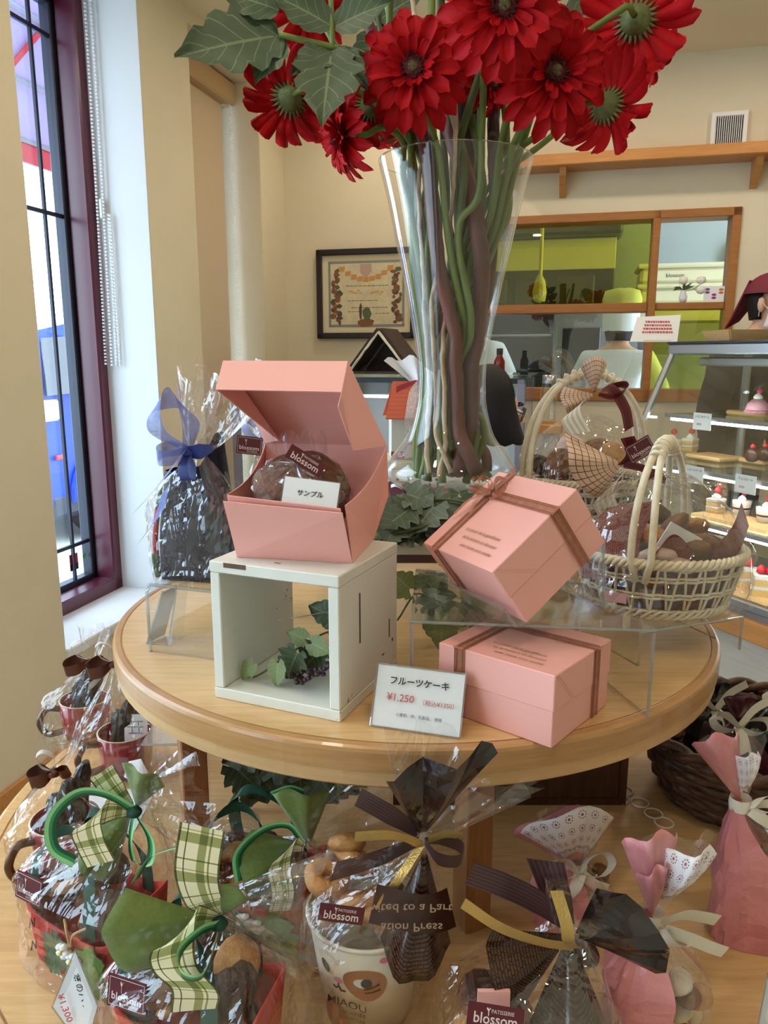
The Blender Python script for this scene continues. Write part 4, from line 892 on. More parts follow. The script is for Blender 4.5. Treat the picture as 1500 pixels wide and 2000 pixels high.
# ------------------------------------------------------------ closed pink boxes
def pinkbox(name, label, M4, l, w, hh, rib=True):
    """local: x along text edge l, y along w, z up; origin bottom corner"""
    t = bpy.data.objects.new(name, None); C.objects.link(t); t.matrix_world = M4; MW[t.name] = M4.copy(); t['label'] = label; t['category'] = 'gift box'
    zs = hh*.50
    MB().bb((.0012, .0012, 0), (l-.0012, w-.0012, zs+.004), .0008).build('box_tray', M['pink'], t)
    MB().bb((0, 0, zs), (l, w, hh), .0010).build('box_lid', M['pink'], t)
    c = MB()
    for dx in (0, .004): c.tube([(l+.0002, .004+dx, hh-.002), (l+.0002, .040+dx, zs+.003)], .0005, 4)
    c.build('fold_crease', M['pink'], t)
    b = MB(); rw = .013; k = .0006
    x0 = l*.20; y0 = w*.72
    b.ribbon([(x0, -k, 0), (x0, -k, hh*.5), (x0, -k, hh), (x0, 0, hh+k), (x0, w*.5, hh+k), (x0, w, hh+k), (x0, w+k, hh), (x0, w+k, 0)], rw, (1, 0, 0), 3)
    b.ribbon([(-k, y0, 0), (-k, y0, hh), (0, y0, hh+k), (l*.5, y0, hh+k), (l, y0, hh+k), (l+k, y0, hh), (l+k, y0, hh*.5), (l+k, y0, 0)], rw, (0, 1, 0), 3)
    b.build('organza_ribbon', M['copper'], t, label='sheer copper ribbon crossing the box')
    e = MB()
    for dy in (-rw/2, rw/2, -rw*.3, rw*.3):
        e.tube([(x0+dy, -k*2, 0), (x0+dy, -k*2, hh), (x0+dy, 0, hh+k*2), (x0+dy, w, hh+k*2)], .0004, 4); e.tube([(0, y0+dy, hh+k*2), (l, y0+dy, hh+k*2), (l+k*2, y0+dy, hh), (l+k*2, y0+dy, 0)], .0004, 4)
    e.build('ribbon_edge', P('copper_thread', sr(158, 92, 66), .4), t)
    if rib:
        q = Vector((x0, y0, hh+.003)); r_ = MB(); random.seed(3)
        for a, L in ((.5, .03), (.2, .034), (-.25, .03), (2.6, .028), (2.9, .033), (3.4, .028)):
            d = V(math.cos(a), math.sin(a), 0); n_ = V(-d.y, d.x, 0)
            r_.ribbon([q, q+d*L*.5+n_*L*.25+V(0, 0, L*.45), q+d*L+V(0, 0, L*.35), q+d*L*.6-n_*L*.25+V(0, 0, L*.1), q], .005, [n_, V(0, 0, 1), V(0, 0, 1), V(0, 0, 1), n_], 5)
        for a, L in ((-1.9, .05), (-1.4, .04), (1.2, .03)):
            d = V(math.cos(a), math.sin(a), 0); r_.ribbon([q, q+d*L*.5+V(0, 0, .008), q+d*L+V(0, 0, .004)], .006, V(-d.y, d.x, 0), 5)
        r_.build('bow', M['copper'], t); MB().lathe([(0, -.003), (.005, -.002), (.006, 0), (.004, .003), (0, .004)], 10, q).build('knot', P('copper_knot', sr(150, 86, 62), .5), t, True)
    for r, s in enumerate(('Le plaisir de la gentillesse', 'de la lumiere et douceur', 'avec toute mon amitie')):
        lettering(t, s, .0072, Matrix.Translation((l*.60+r*.006-.006, .040-r*.0115, hh+.0011)), M['gold_ink'], sx=.92)
    return t
LB = Vector((0.1739, 0.7306, TT)); a = 0.6994; l_, w_, h_ = .146, .1357, .0809
ux = V(math.cos(a), -math.sin(a), 0); uy = V(math.sin(a), math.cos(a), 0)
pinkbox('pink_gift_box', 'closed pink carton with copper ribbon standing flat on the round table', frame(LB-ux*l_, ux, uy) @ Matrix.Translation((0, 0, .0004)), l_, w_, h_, False)
from mathutils import Euler
Rm = (Matrix.Rotation(-1.09899, 4, 'Z') @ Matrix.Rotation(-.0028, 4, 'Y') @ Matrix.Rotation(.6360, 4, 'X'))
pinkbox('pink_gift_box', 'pink carton with copper bow tilted on a clear acrylic easel', Matrix.Translation((.15049, .87853, 1.10479)) @ Rm @ Matrix.Translation((-l_/2, -w_/2, -h_/2)), l_, w_, h_, True)
# clear riser over the flat box and easel holding the tilted one
def plate(m, pts, th): m.poly(pts, th)
ri = thing('acrylic_riser', 'clear acrylic bridge riser standing over the flat pink box', 'display riser', (.165, .93, TT))
A, B, Cc, D = V(.028, .81, 1.0335), V(.272, .81, 1.0335), V(.272, 1.06, 1.0335), V(.028, 1.06, 1.0335)
rx = [V(.030, .835, 0), V(.300, .805, 0), V(.262, .985, 0), V(.045, 1.05, 0)]
zt_ = 1.0203
MB().poly([p+V(0, 0, zt_) for p in rx], (0, 0, .004)).build('riser_top', M['acryl'], ri, world=True)
for i, j in ((0, 3), (1, 2)):
    MB().poly([rx[i]+V(0, 0, TT), rx[j]+V(0, 0, TT), rx[j]+V(0, 0, zt_), rx[i]+V(0, 0, zt_)], (.004 if i == 0 else -.004, 0, 0)).build('riser_leg', M['acryl'], ri, world=True)
for p, q in ((rx[0]+V(0, 0, zt_+.002), rx[1]+V(0, 0, zt_+.002)), (rx[3]+V(0, 0, zt_+.002), rx[2]+V(0, 0, zt_+.002)), (rx[0]+V(.002, 0, TT), rx[0]+V(.002, 0, zt_)), (rx[1]+V(-.002, 0, TT), rx[1]+V(-.002, 0, zt_)), (rx[2]+V(-.002, 0, TT), rx[2]+V(-.002, 0, zt_))): MB().tube([p, q], .0021, 5).build('polished_edge', M['acryl_edge'], ri, world=True)
Bx = Matrix.Translation((.15049, .87853, 1.10479)) @ Rm @ Matrix.Translation((-l_/2, -w_/2, -h_/2))
def bxp(x, y, z): return Bx @ Vector((x, y, z))
es = thing('acrylic_easel', 'clear acrylic easel with turned-up lip under the tilted pink box', 'easel', (.20, .90, 1.0244))
up = (bxp(0, 0, 1)-bxp(0, 0, 0)); al = (bxp(0, 1, 0)-bxp(0, 0, 0)); ac = (bxp(1, 0, 0)-bxp(0, 0, 0)); zz = -.0028
s = MB().poly([bxp(l_*.1, -.006, zz), bxp(l_*.9, -.006, zz), bxp(l_*.9, w_+.006, zz), bxp(l_*.1, w_+.006, zz)], -up*.003); s.build('back_rest', M['acryl'], es, world=True)
MB().poly([bxp(l_*.1, -.0055, zz), bxp(l_*.9, -.0055, zz), bxp(l_*.9, -.0055, .024), bxp(l_*.1, -.0055, .024)], -al*.003).build('front_lip', M['acryl'], es, world=True)
MB().tube([bxp(l_*.1, -.007, .024), bxp(l_*.9, -.007, .024)], .0018, 5).tube([bxp(l_*.9, -.007, .024), bxp(l_*.9, -.007, -.004)], .0016, 5).build('lip_edge', M['acryl_edge'], es, world=True)
g0, g1 = bxp(l_*.1, w_+.006, -.005), bxp(l_*.9, w_+.006, -.005)
f0, f1 = V(g0.x+.012, g0.y+.008, 1.0246), V(g1.x+.008, g1.y+.008, 1.0246)
MB().poly([g0, g1, f1, f0], (.003, .001, 0)).build('rear_leg', M['acryl'], es, world=True)
MB().tube([g1, f1], .0018, 5).tube([f0, f1], .0016, 5).tube([g0, g1], .0016, 5).build('leg_edge', M['acryl_edge'], es, world=True)
q0, q1 = bxp(l_*.1, -.006, -.005), bxp(l_*.9, -.006, -.005)
MB().poly([V(q0.x, q0.y, 1.0244), V(q1.x, q1.y, 1.0244), f1, f0], (0, 0, .0015)).build('foot_plate', M['acryl'], es, world=True)

# ------------------------------------------------------------ open pink box with sample cake
fa, fb = zp(463, 1087, 1.0897), zp(688, 1099, 1.0897)
bz = TT+hc+.0005
fa.z = fb.z = bz; xd = (fb-fa).normalized(); yd = V(-xd.y, xd.x, 0); dp = .112
ba, bb_ = fa+yd*dp, fb+yd*dp
ob = thing('open_pink_box', 'open pink carton with raised lid standing on the white cube', 'gift box', (fa+fb+ba+bb_)/4*1.0, math.atan2(xd.y, xd.x))
ftl, ftr = yp(436, 979, .838), yp(669, 1002, .806)
mbr, mbl = bb_+yd*.018+xd*.016+V(0, 0, .055), ba+yd*.018-xd*.016+V(0, 0, .055)
hr, hl = bb_+yd*.028+xd*.012+V(0, 0, .118), ba+yd*.028-xd*.012+V(0, 0, .118)
def card(name, pts, parent, mats=None, th=.0012):
    o = MB().poly(pts).build(name, mats or [M['pink'], M['pinkin']], parent, world=True)
    m = o.modifiers.new('thickness', 'SOLIDIFY'); m.thickness = th; m.offset = 0; m.material_offset = 0
    if not mats: m.material_offset = 1; m.material_offset_rim = 0
    return o
MB().poly([fa, fb, bb_, ba], (0, 0, .0012)).build('box_floor', M['pinkin'], ob, world=True)
card('front_wall', [fa, fb, ftr, ftl], ob)
def curve(p, q, b, n=8):
    return [p.lerp(b, t).lerp(b.lerp(q, t), t) for t in [k/n for k in range(n+1)]]
sr_ = curve(ftr+V(0, 0, .006)+yd*.012, hr, (ftr+hr)/2+yd*.03-V(0, 0, .018))
sl_ = curve(ftl+V(0, 0, .006)+yd*.012, hl, (ftl+hl)/2+yd*.03-V(0, 0, .018))
card('side_wall', [fb, bb_, mbr]+list(reversed(sr_)), ob); card('side_wall', [ba, fa]+sl_+[mbl], ob)
card('back_wall', [bb_, ba, mbl, hl, hr, mbr], ob)
card('inner_flap', [ftl+yd*.0035+V(.004, 0, .006), ftr+yd*.0035+V(-.003, 0, .004), fb.lerp(ftr, .35)+yd*.0035-xd*.003, fa.lerp(ftl, .35)+yd*.0035+xd*.004], ob)
ltr, ltl, lbr, lbl = yp(679, 706, .905), yp(436, 705, .938), yp(667, 766, .862), yp(422, 761, .893)
card('lid_top', [hr, hl, ltl, ltr], ob); card('lid_front', [ltr, ltl, lbl, lbr], ob)
card('lid_side', [hr, ltr, lbr, yp(660, 795, .868), yp(690, 880, .905)], ob); ll = [hl, yp(545, 860, .965), yp(470, 800, .92), lbl, ltl]
card('lid_side', ll, ob)
# cake inside
cc = fa.lerp(bb_, .5)+V(-.004, .012, .036)
fc = thing('fruit_cake', 'brown round fruit cake wrapped in clear film inside the open pink box', 'cake', cc, rot=(R(30), 0, R(-8)))
M['cakebr'] = P('fruit_cake_crust', sr(112, 68, 40), .7, c2=sr(76, 42, 26), ns=60, bump=.4, bs=140)
MB().lathe([(0, 0), (.047, 0), (.055, .01), (.058, .04), (.054, .060), (.040, .071), (0, .076)], 36).jit(.004, 40, 2).build('cake_body', M['cakebr'], fc, True)
def wrapf(u, v):
    a = 2*PI*u; z = v*.1; z = v*.084; r = [.053, .060, .062, .060, .054, .034, .004][min(6, int(v*6.99))]; k = nz(math.cos(a)*4, math.sin(a)*4, z*70)
    return (math.cos(a)*(r+k*.006), math.sin(a)*(r+k*.006)*.93, .003+z+.006*nz(math.cos(a)*5, math.sin(a)*5, 3+z*60))
MB().grid(wrapf, 40, 14, True).build('clear_wrap', M['cello2'], fc)
MB().grid(lambda u, v: (lerp(-.045, .03, u), .045-.0*v+.004*math.sin(u*30), .06+.035*v+.006*math.sin(u*21)), 20, 5).build('wrap_fold', M['cello2'], fc)
blossom(fc, frame(yp(597, 900, cc.y-.066), (.8, .2, -.55), (.45, .3, .8)), .046, True)
sg = thing('sample_card', 'laminated white card with handwritten black katakana leaning in the open box', 'card', yp(605, 990, .845))
s0, s1, s2, s3 = yp(548, 992, .838), yp(655, 1006, .822), yp(664, 944, .840), yp(557, 930, .857)
n_ = (s1-s0).cross(s3-s0).normalized()
MB().poly([s0, s1, s2, s3], -n_*.0008).build('card_sheet', M['white'], sg, world=True)
cx, ex, ey = (s0+s1+s2+s3)/4, (s1-s0), (s3-s0)
MB().poly([cx+(p-cx)*1.06 for p in (s0, s1, s2, s3)], n_*.0004).build('laminate', M['acryl'], sg, world=True)
lettering(sg, 'サンプル', .0078, frame(cx+n_*.0009+ey*.03, ex, ey), M['black'], .018, True)

# ------------------------------------------------------------ price card on the table
pc = thing('price_card', 'white price card with Japanese text in a clear holder before the flat pink box', 'price card', zp(812, 1428, TT))
p0, p1 = zp(726, 1415, TT+.002), zp(897, 1440, TT+.002); p3, p2 = yp(740, 1297, .818), yp(909, 1318, .788)
n_ = (p1-p0).cross(p3-p0).normalized(); ex, ey = (p1-p0), (p3-p0); cx = (p0+p1+p2+p3)/4
MB().poly([p0, p1, p2, p3], -n_*.0006).build('card_sheet', M['white'], pc, world=True)
MB().poly([cx+(p-cx)*1.03 for p in (p0, p1, p2, p3)], -n_*.002).xf(Matrix.Translation(n_*.0014)).build('holder_front', M['acryl'], pc, world=True)
bk = V(.006, .030, 0); MB().poly([p2-n_*.002, p3-n_*.002, V(p0.x, p0.y, TT+.002)+bk, V(p1.x, p1.y, TT+.002)+bk], -n_*.002).build('holder_back', M['acryl'], pc, world=True)
MB().tube([cx+(p-cx)*1.03+n_*.001 for p in (p0, p1, p2, p3, p0)], .0009, 4).build('holder_edge', M['acryl_edge'], pc, world=True)
W_ = ex.length
lettering(pc, 'フルーツケーキ', W_*.100, frame(cx+ey*.25+n_*.0022+ex*.0, ex, ey), M['black'], .02, True)
lettering(pc, '¥1.250', W_*.115, frame(cx-ex*.20-ey*.02+n_*.0022, ex, ey), M['red_ink'], .004, True)
lettering(pc, '（税込¥1350）', W_*.068, frame(cx+ex*.24-ey*.05+n_*.0022, ex, ey), M['red_ink'], 0, True)
lettering(pc, '小麦粉、卵、乳製品、 使用', W_*.043, frame(cx+ex*.03-ey*.29+n_*.0022, ex, ey), M['black'], 0, True)
# ------------------------------------------------------------ vase
VX, VY = .111, 1.28
st = thing('vase_stand', 'low wooden stand under the tall glass vase', 'stand', (.10, 1.275, TT))
MB().bb((-.17, -.135, .10), (.17, .135, .117), .002).build('stand_top', M['wpaint'], st)
MB().bb((-.17, -.135, .088), (.17, -.123, .0995)).build('front_rail', P('rail_maroon', sr(96, 58, 58), .5), st)
for x in (-.16, .16):
    for y in (-.12, .12): MB().bb((x-.008, y-.008, 0), (x+.008, y+.008, .0995)).build('leg', M['acryl'], st)
ZS = TT+.1175
va = thing('glass_vase', 'tall clear flared glass vase with a bulging base', 'vase', (VX, VY, ZS))
edge = [(315, .120), (335, .1165), (400, .104), (500, .088), (600, .0715), (700, .0575), (760, .0560), (800, .0595), (850, .072), (885, .094), (905, .1065), (918, .110), (932, .1065), (948, .088), (962, .066), (975, .052), (990, .046), (1005, .048), (1018, .058)]
prof = [(r, yp(885, y, VY).z-ZS) for y, r in edge]; prof[-1] = (.058, .004)
def rl(pr): # smooth the outline
    pts = spline([V(r, 0, z) for r, z in pr], 4); return [(p.x, p.z) for p in pts]
outer = rl(prof)
inner = rl([(r-.003, z) for r, z in prof[:14]])
MB().lathe(list(reversed(outer)), 72).build('outer_wall', M['glass'], va, True)
MB().lathe(inner+[(0, prof[13][1]+.006)], 72).build('inner_wall', M['glass'], va, True)
MB().lathe([(prof[0][0], prof[0][1]), (prof[0][0]-.0005, prof[0][1]+.0015), (prof[0][0]-.003, prof[0][1])], 72).build('rim', M['acryl_edge'], va, True)
MB().lathe([(0, .0), (.058, .0), (.058, .005), (.05, .008), (0, .008)], 48).build('foot', M['glass'], va, True)
ZV = ZS+prof[13][1]+.012     # inside bottom
def invase(a, r, z):
    return V(VX+r*math.cos(a), VY+r*math.sin(a), z)

# ------------------------------------------------------------ stems are registered first, then laid side by side inside the vase
STEMS, HEADS = [], []
def reg(t, name, pts, radii, mat, n=9, jit=0, fix0=3, fix1=0, head=None):
    sp = spline(pts, 24); L = [0]
    for a, b in zip(sp[:-1], sp[1:]): L.append(L[-1]+(b-a).length)
    K = max(8, int(L[-1]/.009)); out = []; i = 0
    for k in range(K+1):
        q = L[-1]*k/K
        while i < len(L)-2 and L[i+1] < q: i += 1
        out.append(sp[i].lerp(sp[i+1], 0 if L[i+1] == L[i] else (q-L[i])/(L[i+1]-L[i])))
    STEMS.append(dict(t=t, name=name, p=out, r=[radii(k/K) for k in range(K+1)], mat=mat, n=n, jit=jit, f0=fix0, f1=fix1, head=head))
# ------------------------------------------------------------ gerberas
def petal_mesh(name, L, w, cup, droop, mat, notch=.3, seed=0):
    def f(u, v):
        t = v; ww = w*(.34+.66*math.sin(min(1, t*1.12)*PI*.62)**.8)*(1 if t < .86 else math.sqrt(max(0, 1-((t-.86)/.15)**2)))
        x = (u-.5)*2*ww; y = t*L*(1-notch*.10*abs(u-.5)*2*(t > .9))
        z = -cup*(1-(2*u-1)**2)*w*.6+.10*L*math.sin(t*PI)-droop*L*t*t+.0012*math.sin(u*19+seed)*t
        return (x, y, z)
    return MB().grid(f, 6, 9).mesh(name, mat, True)
PM = {}
for nm, mt in (('r', M['petal']), ('d', M['petal'])):
    for k in range(3):
        PM[nm, 'o', k] = petal_mesh('petal', .066, .0105, .9, .18+.12*k, mt, seed=k); PM[nm, 'm', k] = petal_mesh('petal', .052, .0095, .9, -.05+.1*k, mt, seed=k+5)
        PM[nm, 'i', k] = petal_mesh('petal', .032, .006, .8, -.35+.1*k, mt, seed=k+9)
def gerbera(label, c, face, size, path, tone='r', full=True, seed=0, sr_=.0054, stemm=None):
    rnd = random.Random(seed); c = Vector(c); z = Vector(face).normalized(); x = z.orthogonal().normalized(); y = z.cross(x)
    M3 = Matrix((x, y, z)).transposed().to_4x4(); M3.translation = c; k = size/.078
    base = invase(*path[-1]) if len(path[-1]) == 3 and not isinstance(path[-1], Vector) else Vector(path[-1])
    t = thing('gerbera', label, 'flower', base, 0, 'red artificial gerberas in the glass vase'); iv = MW[t.name].inverted()
    S4 = Matrix.Scale(k, 4)
    def putp(me, a, r0, zz, tilt, name='petal'):
        o = link(name, me, t); o.matrix_local = iv @ M3 @ S4 @ Matrix.Rotation(a, 4, 'Z') @ Matrix.Translation((0, r0, zz)) @ Matrix.Rotation(tilt, 4, 'X')
    n1, n2, n3 = 19, 15, 12
    for i in range(n1): putp(PM[tone, 'o', rnd.randrange(3)], 2*PI*i/n1+rnd.uniform(-.08, .08), .012, 0, rnd.uniform(-.16, .22))
    if full:
        for i in range(n2): putp(PM[tone, 'm', rnd.randrange(3)], 2*PI*(i+.5)/n2+rnd.uniform(-.1, .1), .011, .004, rnd.uniform(.12, .5))
        for i in range(n3): putp(PM[tone, 'i', rnd.randrange(3)], 2*PI*(i+.3)/n3+rnd.uniform(-.1, .1), .010, .007, rnd.uniform(.3, .75))
    TM = iv @ M3 @ S4
    if full:
        ru = MB()
        for i in range(34):
            a = rnd.uniform(0, 2*PI); r = rnd.uniform(.010, .017); d = V(math.cos(a), math.sin(a), 0)
            ru.tube([d*r*.8+V(0, 0, .006), d*r*1.05+V(0, 0, .015), d*r*1.2+V(0, 0, .020)], [.0014, .0011, .0004], 4)
        ru.xf(TM).build('stamens', M['disc'], t, kind='stuff')
        MB().lathe([(.016, .004), (.015, .010), (.010, .013), (0, .014)], 20).xf(TM).build('flower_disc', M['disc'], t, True)
        MB().lathe([(.007, .013), (.006, .0155), (0, .016)], 12).xf(TM).build('disc_centre', M['disc_c'], t, True)
    ca_ = MB().lathe([(.004, -.026), (.010, -.022), (.018, -.012), (.021, -.003), (.014, .002), (0, .003)], 20)
    for i in range(22):
        a = 2*PI*i/22; d = V(math.cos(a), math.sin(a), 0); ca_.tube([d*.016+V(0, 0, -.008), d*.024+V(0, 0, -.0035), d*.031+V(0, 0, -.003)], [.003, .0022, .0003], 4)
    ca_.xf(TM).build('calyx', M['calyx'], t, True)
    pts = [c-z*.022*k, c-z*.045*k+V(0, 0, -.008)]
    for p in path: pts.append(invase(*p) if not isinstance(p, Vector) else p)
    HEADS.append((c.copy(), z.copy(), size)); reg(t, 'stem', pts, lambda q: sr_*(.8+.25*min(1, q*2)), stemm or M['green_st'], 9, 0, 5, 0, len(HEADS)-1)
    return t
g = gerbera
ZR = 1.60
g('full-faced red gerbera above the vase rim, beside the toothed leaves', yp(808, 135, 1.12), (-.12, -1, -.02), .079, [V(.07, 1.20, 1.58), (-1.9, .06, 1.45), (-.6, .035, 1.25), (.3, .05, ZV)], 'r', True, 1)
g('large red gerbera facing out between two back-turned flowers', yp(1082, 142, 1.10), (.12, -1, -.06), .080, [V(.19, 1.21, 1.58), (-.8, .055, 1.45), (-2.2, .035, 1.28), (2.9, .055, ZV)], 'r', True, 2)
g('full-faced red gerbera above and between the two other full-faced ones', yp(985, 10, 1.005), (-.08, -.9, -.24), .080, [V(.15, 1.16, 1.56), (-1.5, .07, 1.5), (-1.3, .04, 1.3), (1.2, .05, ZV)], 'r', True, 3)
g('red gerbera turned away with green calyx, at the end under the biggest leaf', yp(563, 197, 1.22), (-.42, .9, -.12), .074, [V(-.02, 1.24, 1.66), V(.02, 1.26, 1.60), (2.9, .07, 1.5), (2.2, .035, 1.3), (-.4, .06, ZV)], 'r', False, 4)
g('red gerbera seen edge-on, nodding beside the vase', yp(668, 262, 1.15), (-.92, -.28, -.25), .064, [V(.0, 1.19, 1.638), V(.035, 1.22, 1.602), (3.4, .06, 1.45), (2.6, .035, 1.28), (0.1, .07, ZV)], 'r', True, 5)
g('red gerbera turned away behind the nodding edge-on one', yp(722, 212, 1.24), (-.16, .95, -.15), .062, [V(.045, 1.22, 1.60), (3.5, .07, 1.5), (3.8, .04, 1.3), (.9, .05, ZV)], 'd', False, 6)
g('red gerbera drooping low behind the vase rim', yp(728, 268, 1.33), (-.1, .55, -.8), .060, [V(.03, 1.32, 1.63), V(.05, 1.31, 1.58), (2.6, .06, 1.45), (1.2, .05, ZV)], 'd', False, 7)
g('red gerbera high behind the leaves, turned away', yp(605, 15, 1.38), (-.3, .8, .4), .070, [V(.0, 1.35, 1.66), V(.06, 1.33, 1.58), (1.9, .06, 1.45), (-.5, .05, ZV)], 'd', False, 8)
g('big red gerbera turned away, its pale calyx beside the high leaf', yp(1243, 42, 1.18), (.38, .88, .05), .082, [V(.26, 1.22, 1.66), V(.215, 1.25, 1.58), (-.1, .06, 1.45), (3.3, .05, ZV)], 'r', False, 9)
g('red gerbera on a long arched stem, turned towards the wall vent', yp(1188, 210, 1.16), (.66, .72, -.12), .074, [V(.27, 1.19, 1.645), V(.22, 1.23, 1.59), (-.35, .07, 1.5), (-2.5, .035, 1.28), (2.7, .06, ZV)], 'r', False, 10)
g('small red gerbera half hidden between the two full-faced flowers', yp(962, 160, 1.25), (.5, -.7, -.45), .050, [V(.15, 1.26, 1.6), (-.6, .03, 1.45), (2.4, .03, ZV)], 'd', True, 11)
g('small red gerbera behind the big back-turned flower', yp(1272, 118, 1.36), (.7, .5, -.35), .056, [V(.28, 1.34, 1.66), V(.20, 1.32, 1.58), (.5, .06, 1.45), (1.3, .055, ZV)], 'd', False, 12)
# ---- other stems in the vase
def stemthing(name, label, cat, pts, r, mat, grp=None, n=9, jit=0):
    t = thing(name, label, cat, pts[-1], 0, grp)
    reg(t, 'stem_rod', pts, lambda q: lerp(r[0], r[1], q), mat, n, jit, 2); return t
random.seed(21)
SG = 'plain green stems in the glass vase'
for k, (x0, y0, a1, r1, a2, r2, zb) in enumerate(((950, 0, -1.4, .075, -2.6, .045, ZV), (845, 0, -2.2, .07, -1.9, .05, ZV), (1030, 300, -.9, .08, -2.0, .04, 1.21), (930, 300, -1.5, .05, -1.2, .02, 1.19), (985, 0, -.6, .06, 2.8, .04, ZV), (760, 0, 2.9, .08, .4, .06, ZV), (860, 0, 1.6, .05, -1.1, .05, ZV), (1000, 0, .4, .08, 3.0, .04, 1.17))):
    tp = yp(x0, y0-60, 1.25) if y0 == 0 else yp(x0, 60, 1.2)
    mid = invase(a1, r1, 1.52); stemthing('green_stem', 'plain thick green artificial stem standing in the glass vase', 'stem', [tp, invase(a1, r1*1.2, 1.62), mid, invase((a1+a2)/2, .028, 1.33), invase(a2, r2, zb)], (.0055, .0068), M['green_st'] if k % 3 else M['green_st2'], SG)
bt = [('thick red-brown branch running the full height of the vase', [yp(900, -60, 1.26), yp(915, 200, 1.24), yp(925, 340, 1.225), yp(938, 470, 1.225), yp(932, 600, 1.235), yp(928, 760, 1.24), yp(905, 925, 1.22)], (.017, .0105), 'branch'),
      ('broad striped brown trunk behind the full-faced flowers', [yp(895, -60, 1.33), yp(905, 150, 1.33), yp(900, 330, 1.32), yp(930, 520, 1.32), yp(925, 800, 1.32), yp(885, 930, 1.32)], (.027, .011), 'branch_dk'),
      ('slender red branch leaning outwards above the leaves', [yp(665, -60, 1.22), yp(735, 90, 1.21), yp(808, 270, 1.20), yp(838, 450, 1.205), yp(868, 590, 1.222), yp(890, 740, 1.23), yp(925, 928, 1.215)], (.008, .0125), 'branch'),
      ('dark straight branch beside the arched stems', [yp(1010, -60, 1.33), yp(985, 200, 1.32), yp(965, 420, 1.31), yp(940, 600, 1.31), yp(900, 800, 1.30), yp(848, 925, 1.28)], (.010, .011), 'branch_dk'),
      ('purple-brown branch crossing down to the outer wall of the base', [yp(700, -60, 1.36), yp(780, 180, 1.36), yp(830, 400, 1.35), yp(880, 620, 1.31), yp(915, 800, 1.28), yp(940, 915, 1.28)], (.007, .009), 'branch')]
for lab, pts, r, m_ in bt: stemthing('bare_branch', lab, 'branch', pts, r, M[m_], None, 10, .0015)
for lab, pts in (('pale wavy twig behind the full-faced gerbera', [yp(800, -40, 1.24), yp(812, 120, 1.22), yp(800, 260, 1.22), yp(822, 420, 1.22), yp(845, 620, 1.24), yp(832, 860, 1.22), yp(838, 925, 1.22)]),
                 ('pale twig with a forked look in the middle of the vase', [yp(870, -40, 1.2), yp(893, 180, 1.2), yp(900, 420, 1.22), yp(890, 560, 1.25), yp(878, 800, 1.22), yp(858, 930, 1.20)]),
                 ('pale twig reaching the base beside a thick branch', [yp(745, -40, 1.3), yp(790, 160, 1.28), yp(850, 420, 1.27), yp(868, 640, 1.24), yp(858, 800, 1.21), yp(880, 925, 1.20)])):
    stemthing('pale_twig', lab, 'twig', pts, (.0032, .004), M['twig'], None, 7, .002)

# ------------------------------------------------------------ leaves
def leaf_mesh(name, L, w, mat, heart=0.0, lobes=0.0, cup=.25, droop=.2, nv=12, seed=0):
    def f(u, v):
        s = 2*u-1; t = v
        ww = w*math.sin(PI*min(1, max(0, (t*.93+.05)))**.72)*(1+lobes*.22*math.sin(t*26+seed)*(abs(s) > .6))
        y = t*L - heart*L*.28*abs(s)**1.5*(1-t)**2
        return (s*ww, y, cup*w*(abs(s)**1.3) - droop*L*t*t + .02*L*math.sin(t*14+abs(s)*3)*abs(s))
    return MB().grid(f, 8, nv).mesh(name, mat, True)
LM = {k: leaf_mesh('leaf', *a) for k, a in {'big': (.145, .047, M['leaf'], 0, .9, .15, .12), 'obl': (.085, .026, M['leaf'], 0, .4, .2, .15), 'iv1': (.058, .030, M['leaf'], 1, 1, .2, .25), 'iv2': (.052, .029, M['leaf'], 1, 1.2, .25, .3),
                                               'ivg': (.056, .031, M['leafgrey'], 1, 1, .2, .25), 'iv3': (.05, .028, M['leaf2'], 1, .8, .2, .2), 'sm': (.028, .013, M['leaf2'], .9, .3, .2, .2), 'smd': (.032, .015, M['leaf'], .9, .5, .2, .25)}.items()}
def putleaf(t, kind, p, d, n=(0, -.3, 1), s=1.0, name='leaf', floor=None):
    d = Vector(d).normalized(); n = Vector(n); x = d.cross(n).normalized(); z = x.cross(d)
    m = Matrix((x, d, z)).transposed().to_4x4(); m.translation = Vector(p)
    if floor is not None: m.translation.z += max(0, floor-min((m @ (v.co*s)).z for v in LM[kind].vertices))    # lies on, not in, what carries it
    o = link(name, LM[kind], t); o.matrix_local = MW[t.name].inverted() @ m @ Matrix.Scale(s, 4); return o
lb = thing('leaf_branch', 'green stem of toothed compound leaves reaching out above the flowers', 'leaf branch', V(.08, 1.27, 1.58))
j0 = yp(650, 96, 1.14)
reg(lb, 'stem', [yp(545, 68, 1.13), j0, yp(715, 122, 1.17), yp(765, 225, 1.22), V(.075, 1.26, 1.55), V(.09, 1.27, 1.47)], lambda q: .004, M['green_st'], 7, 0, 14)
MB().tube(spline([j0, yp(648, 40, 1.14), yp(645, -30, 1.15)], 5), .0035, 7).build('stem', M['green_st'], lb, True, world=True)
FN = (0, -1, .25)
def pdir(a, b, y0=1.14, y1=None): p, q = yp(*a, y0), yp(*b, y1 or y0); return p, q-p
for kind, a, b, s, y1 in (('big', (545, 70), (358, 92), 1.0, 1.08), ('obl', (547, 78), (490, 165), .88, 1.10), ('obl', (545, 20), (468, -10), 1.0, 1.13), ('obl', (645, 50), (550, -10), 1.05, 1.12), ('obl', (655, 52), (735, 8), .95, 1.12),
                      ('obl', (645, 98), (565, 140), .86, 1.10), ('big', (648, 98), (620, 280), .92, 1.03), ('obl', (655, 100), (712, 162), .82, 1.12), ('obl', (652, 98), (672, 190), .90, 1.27)):
    p, d = pdir(a, b, 1.14, y1); putleaf(lb, kind, p, d, FN, s)
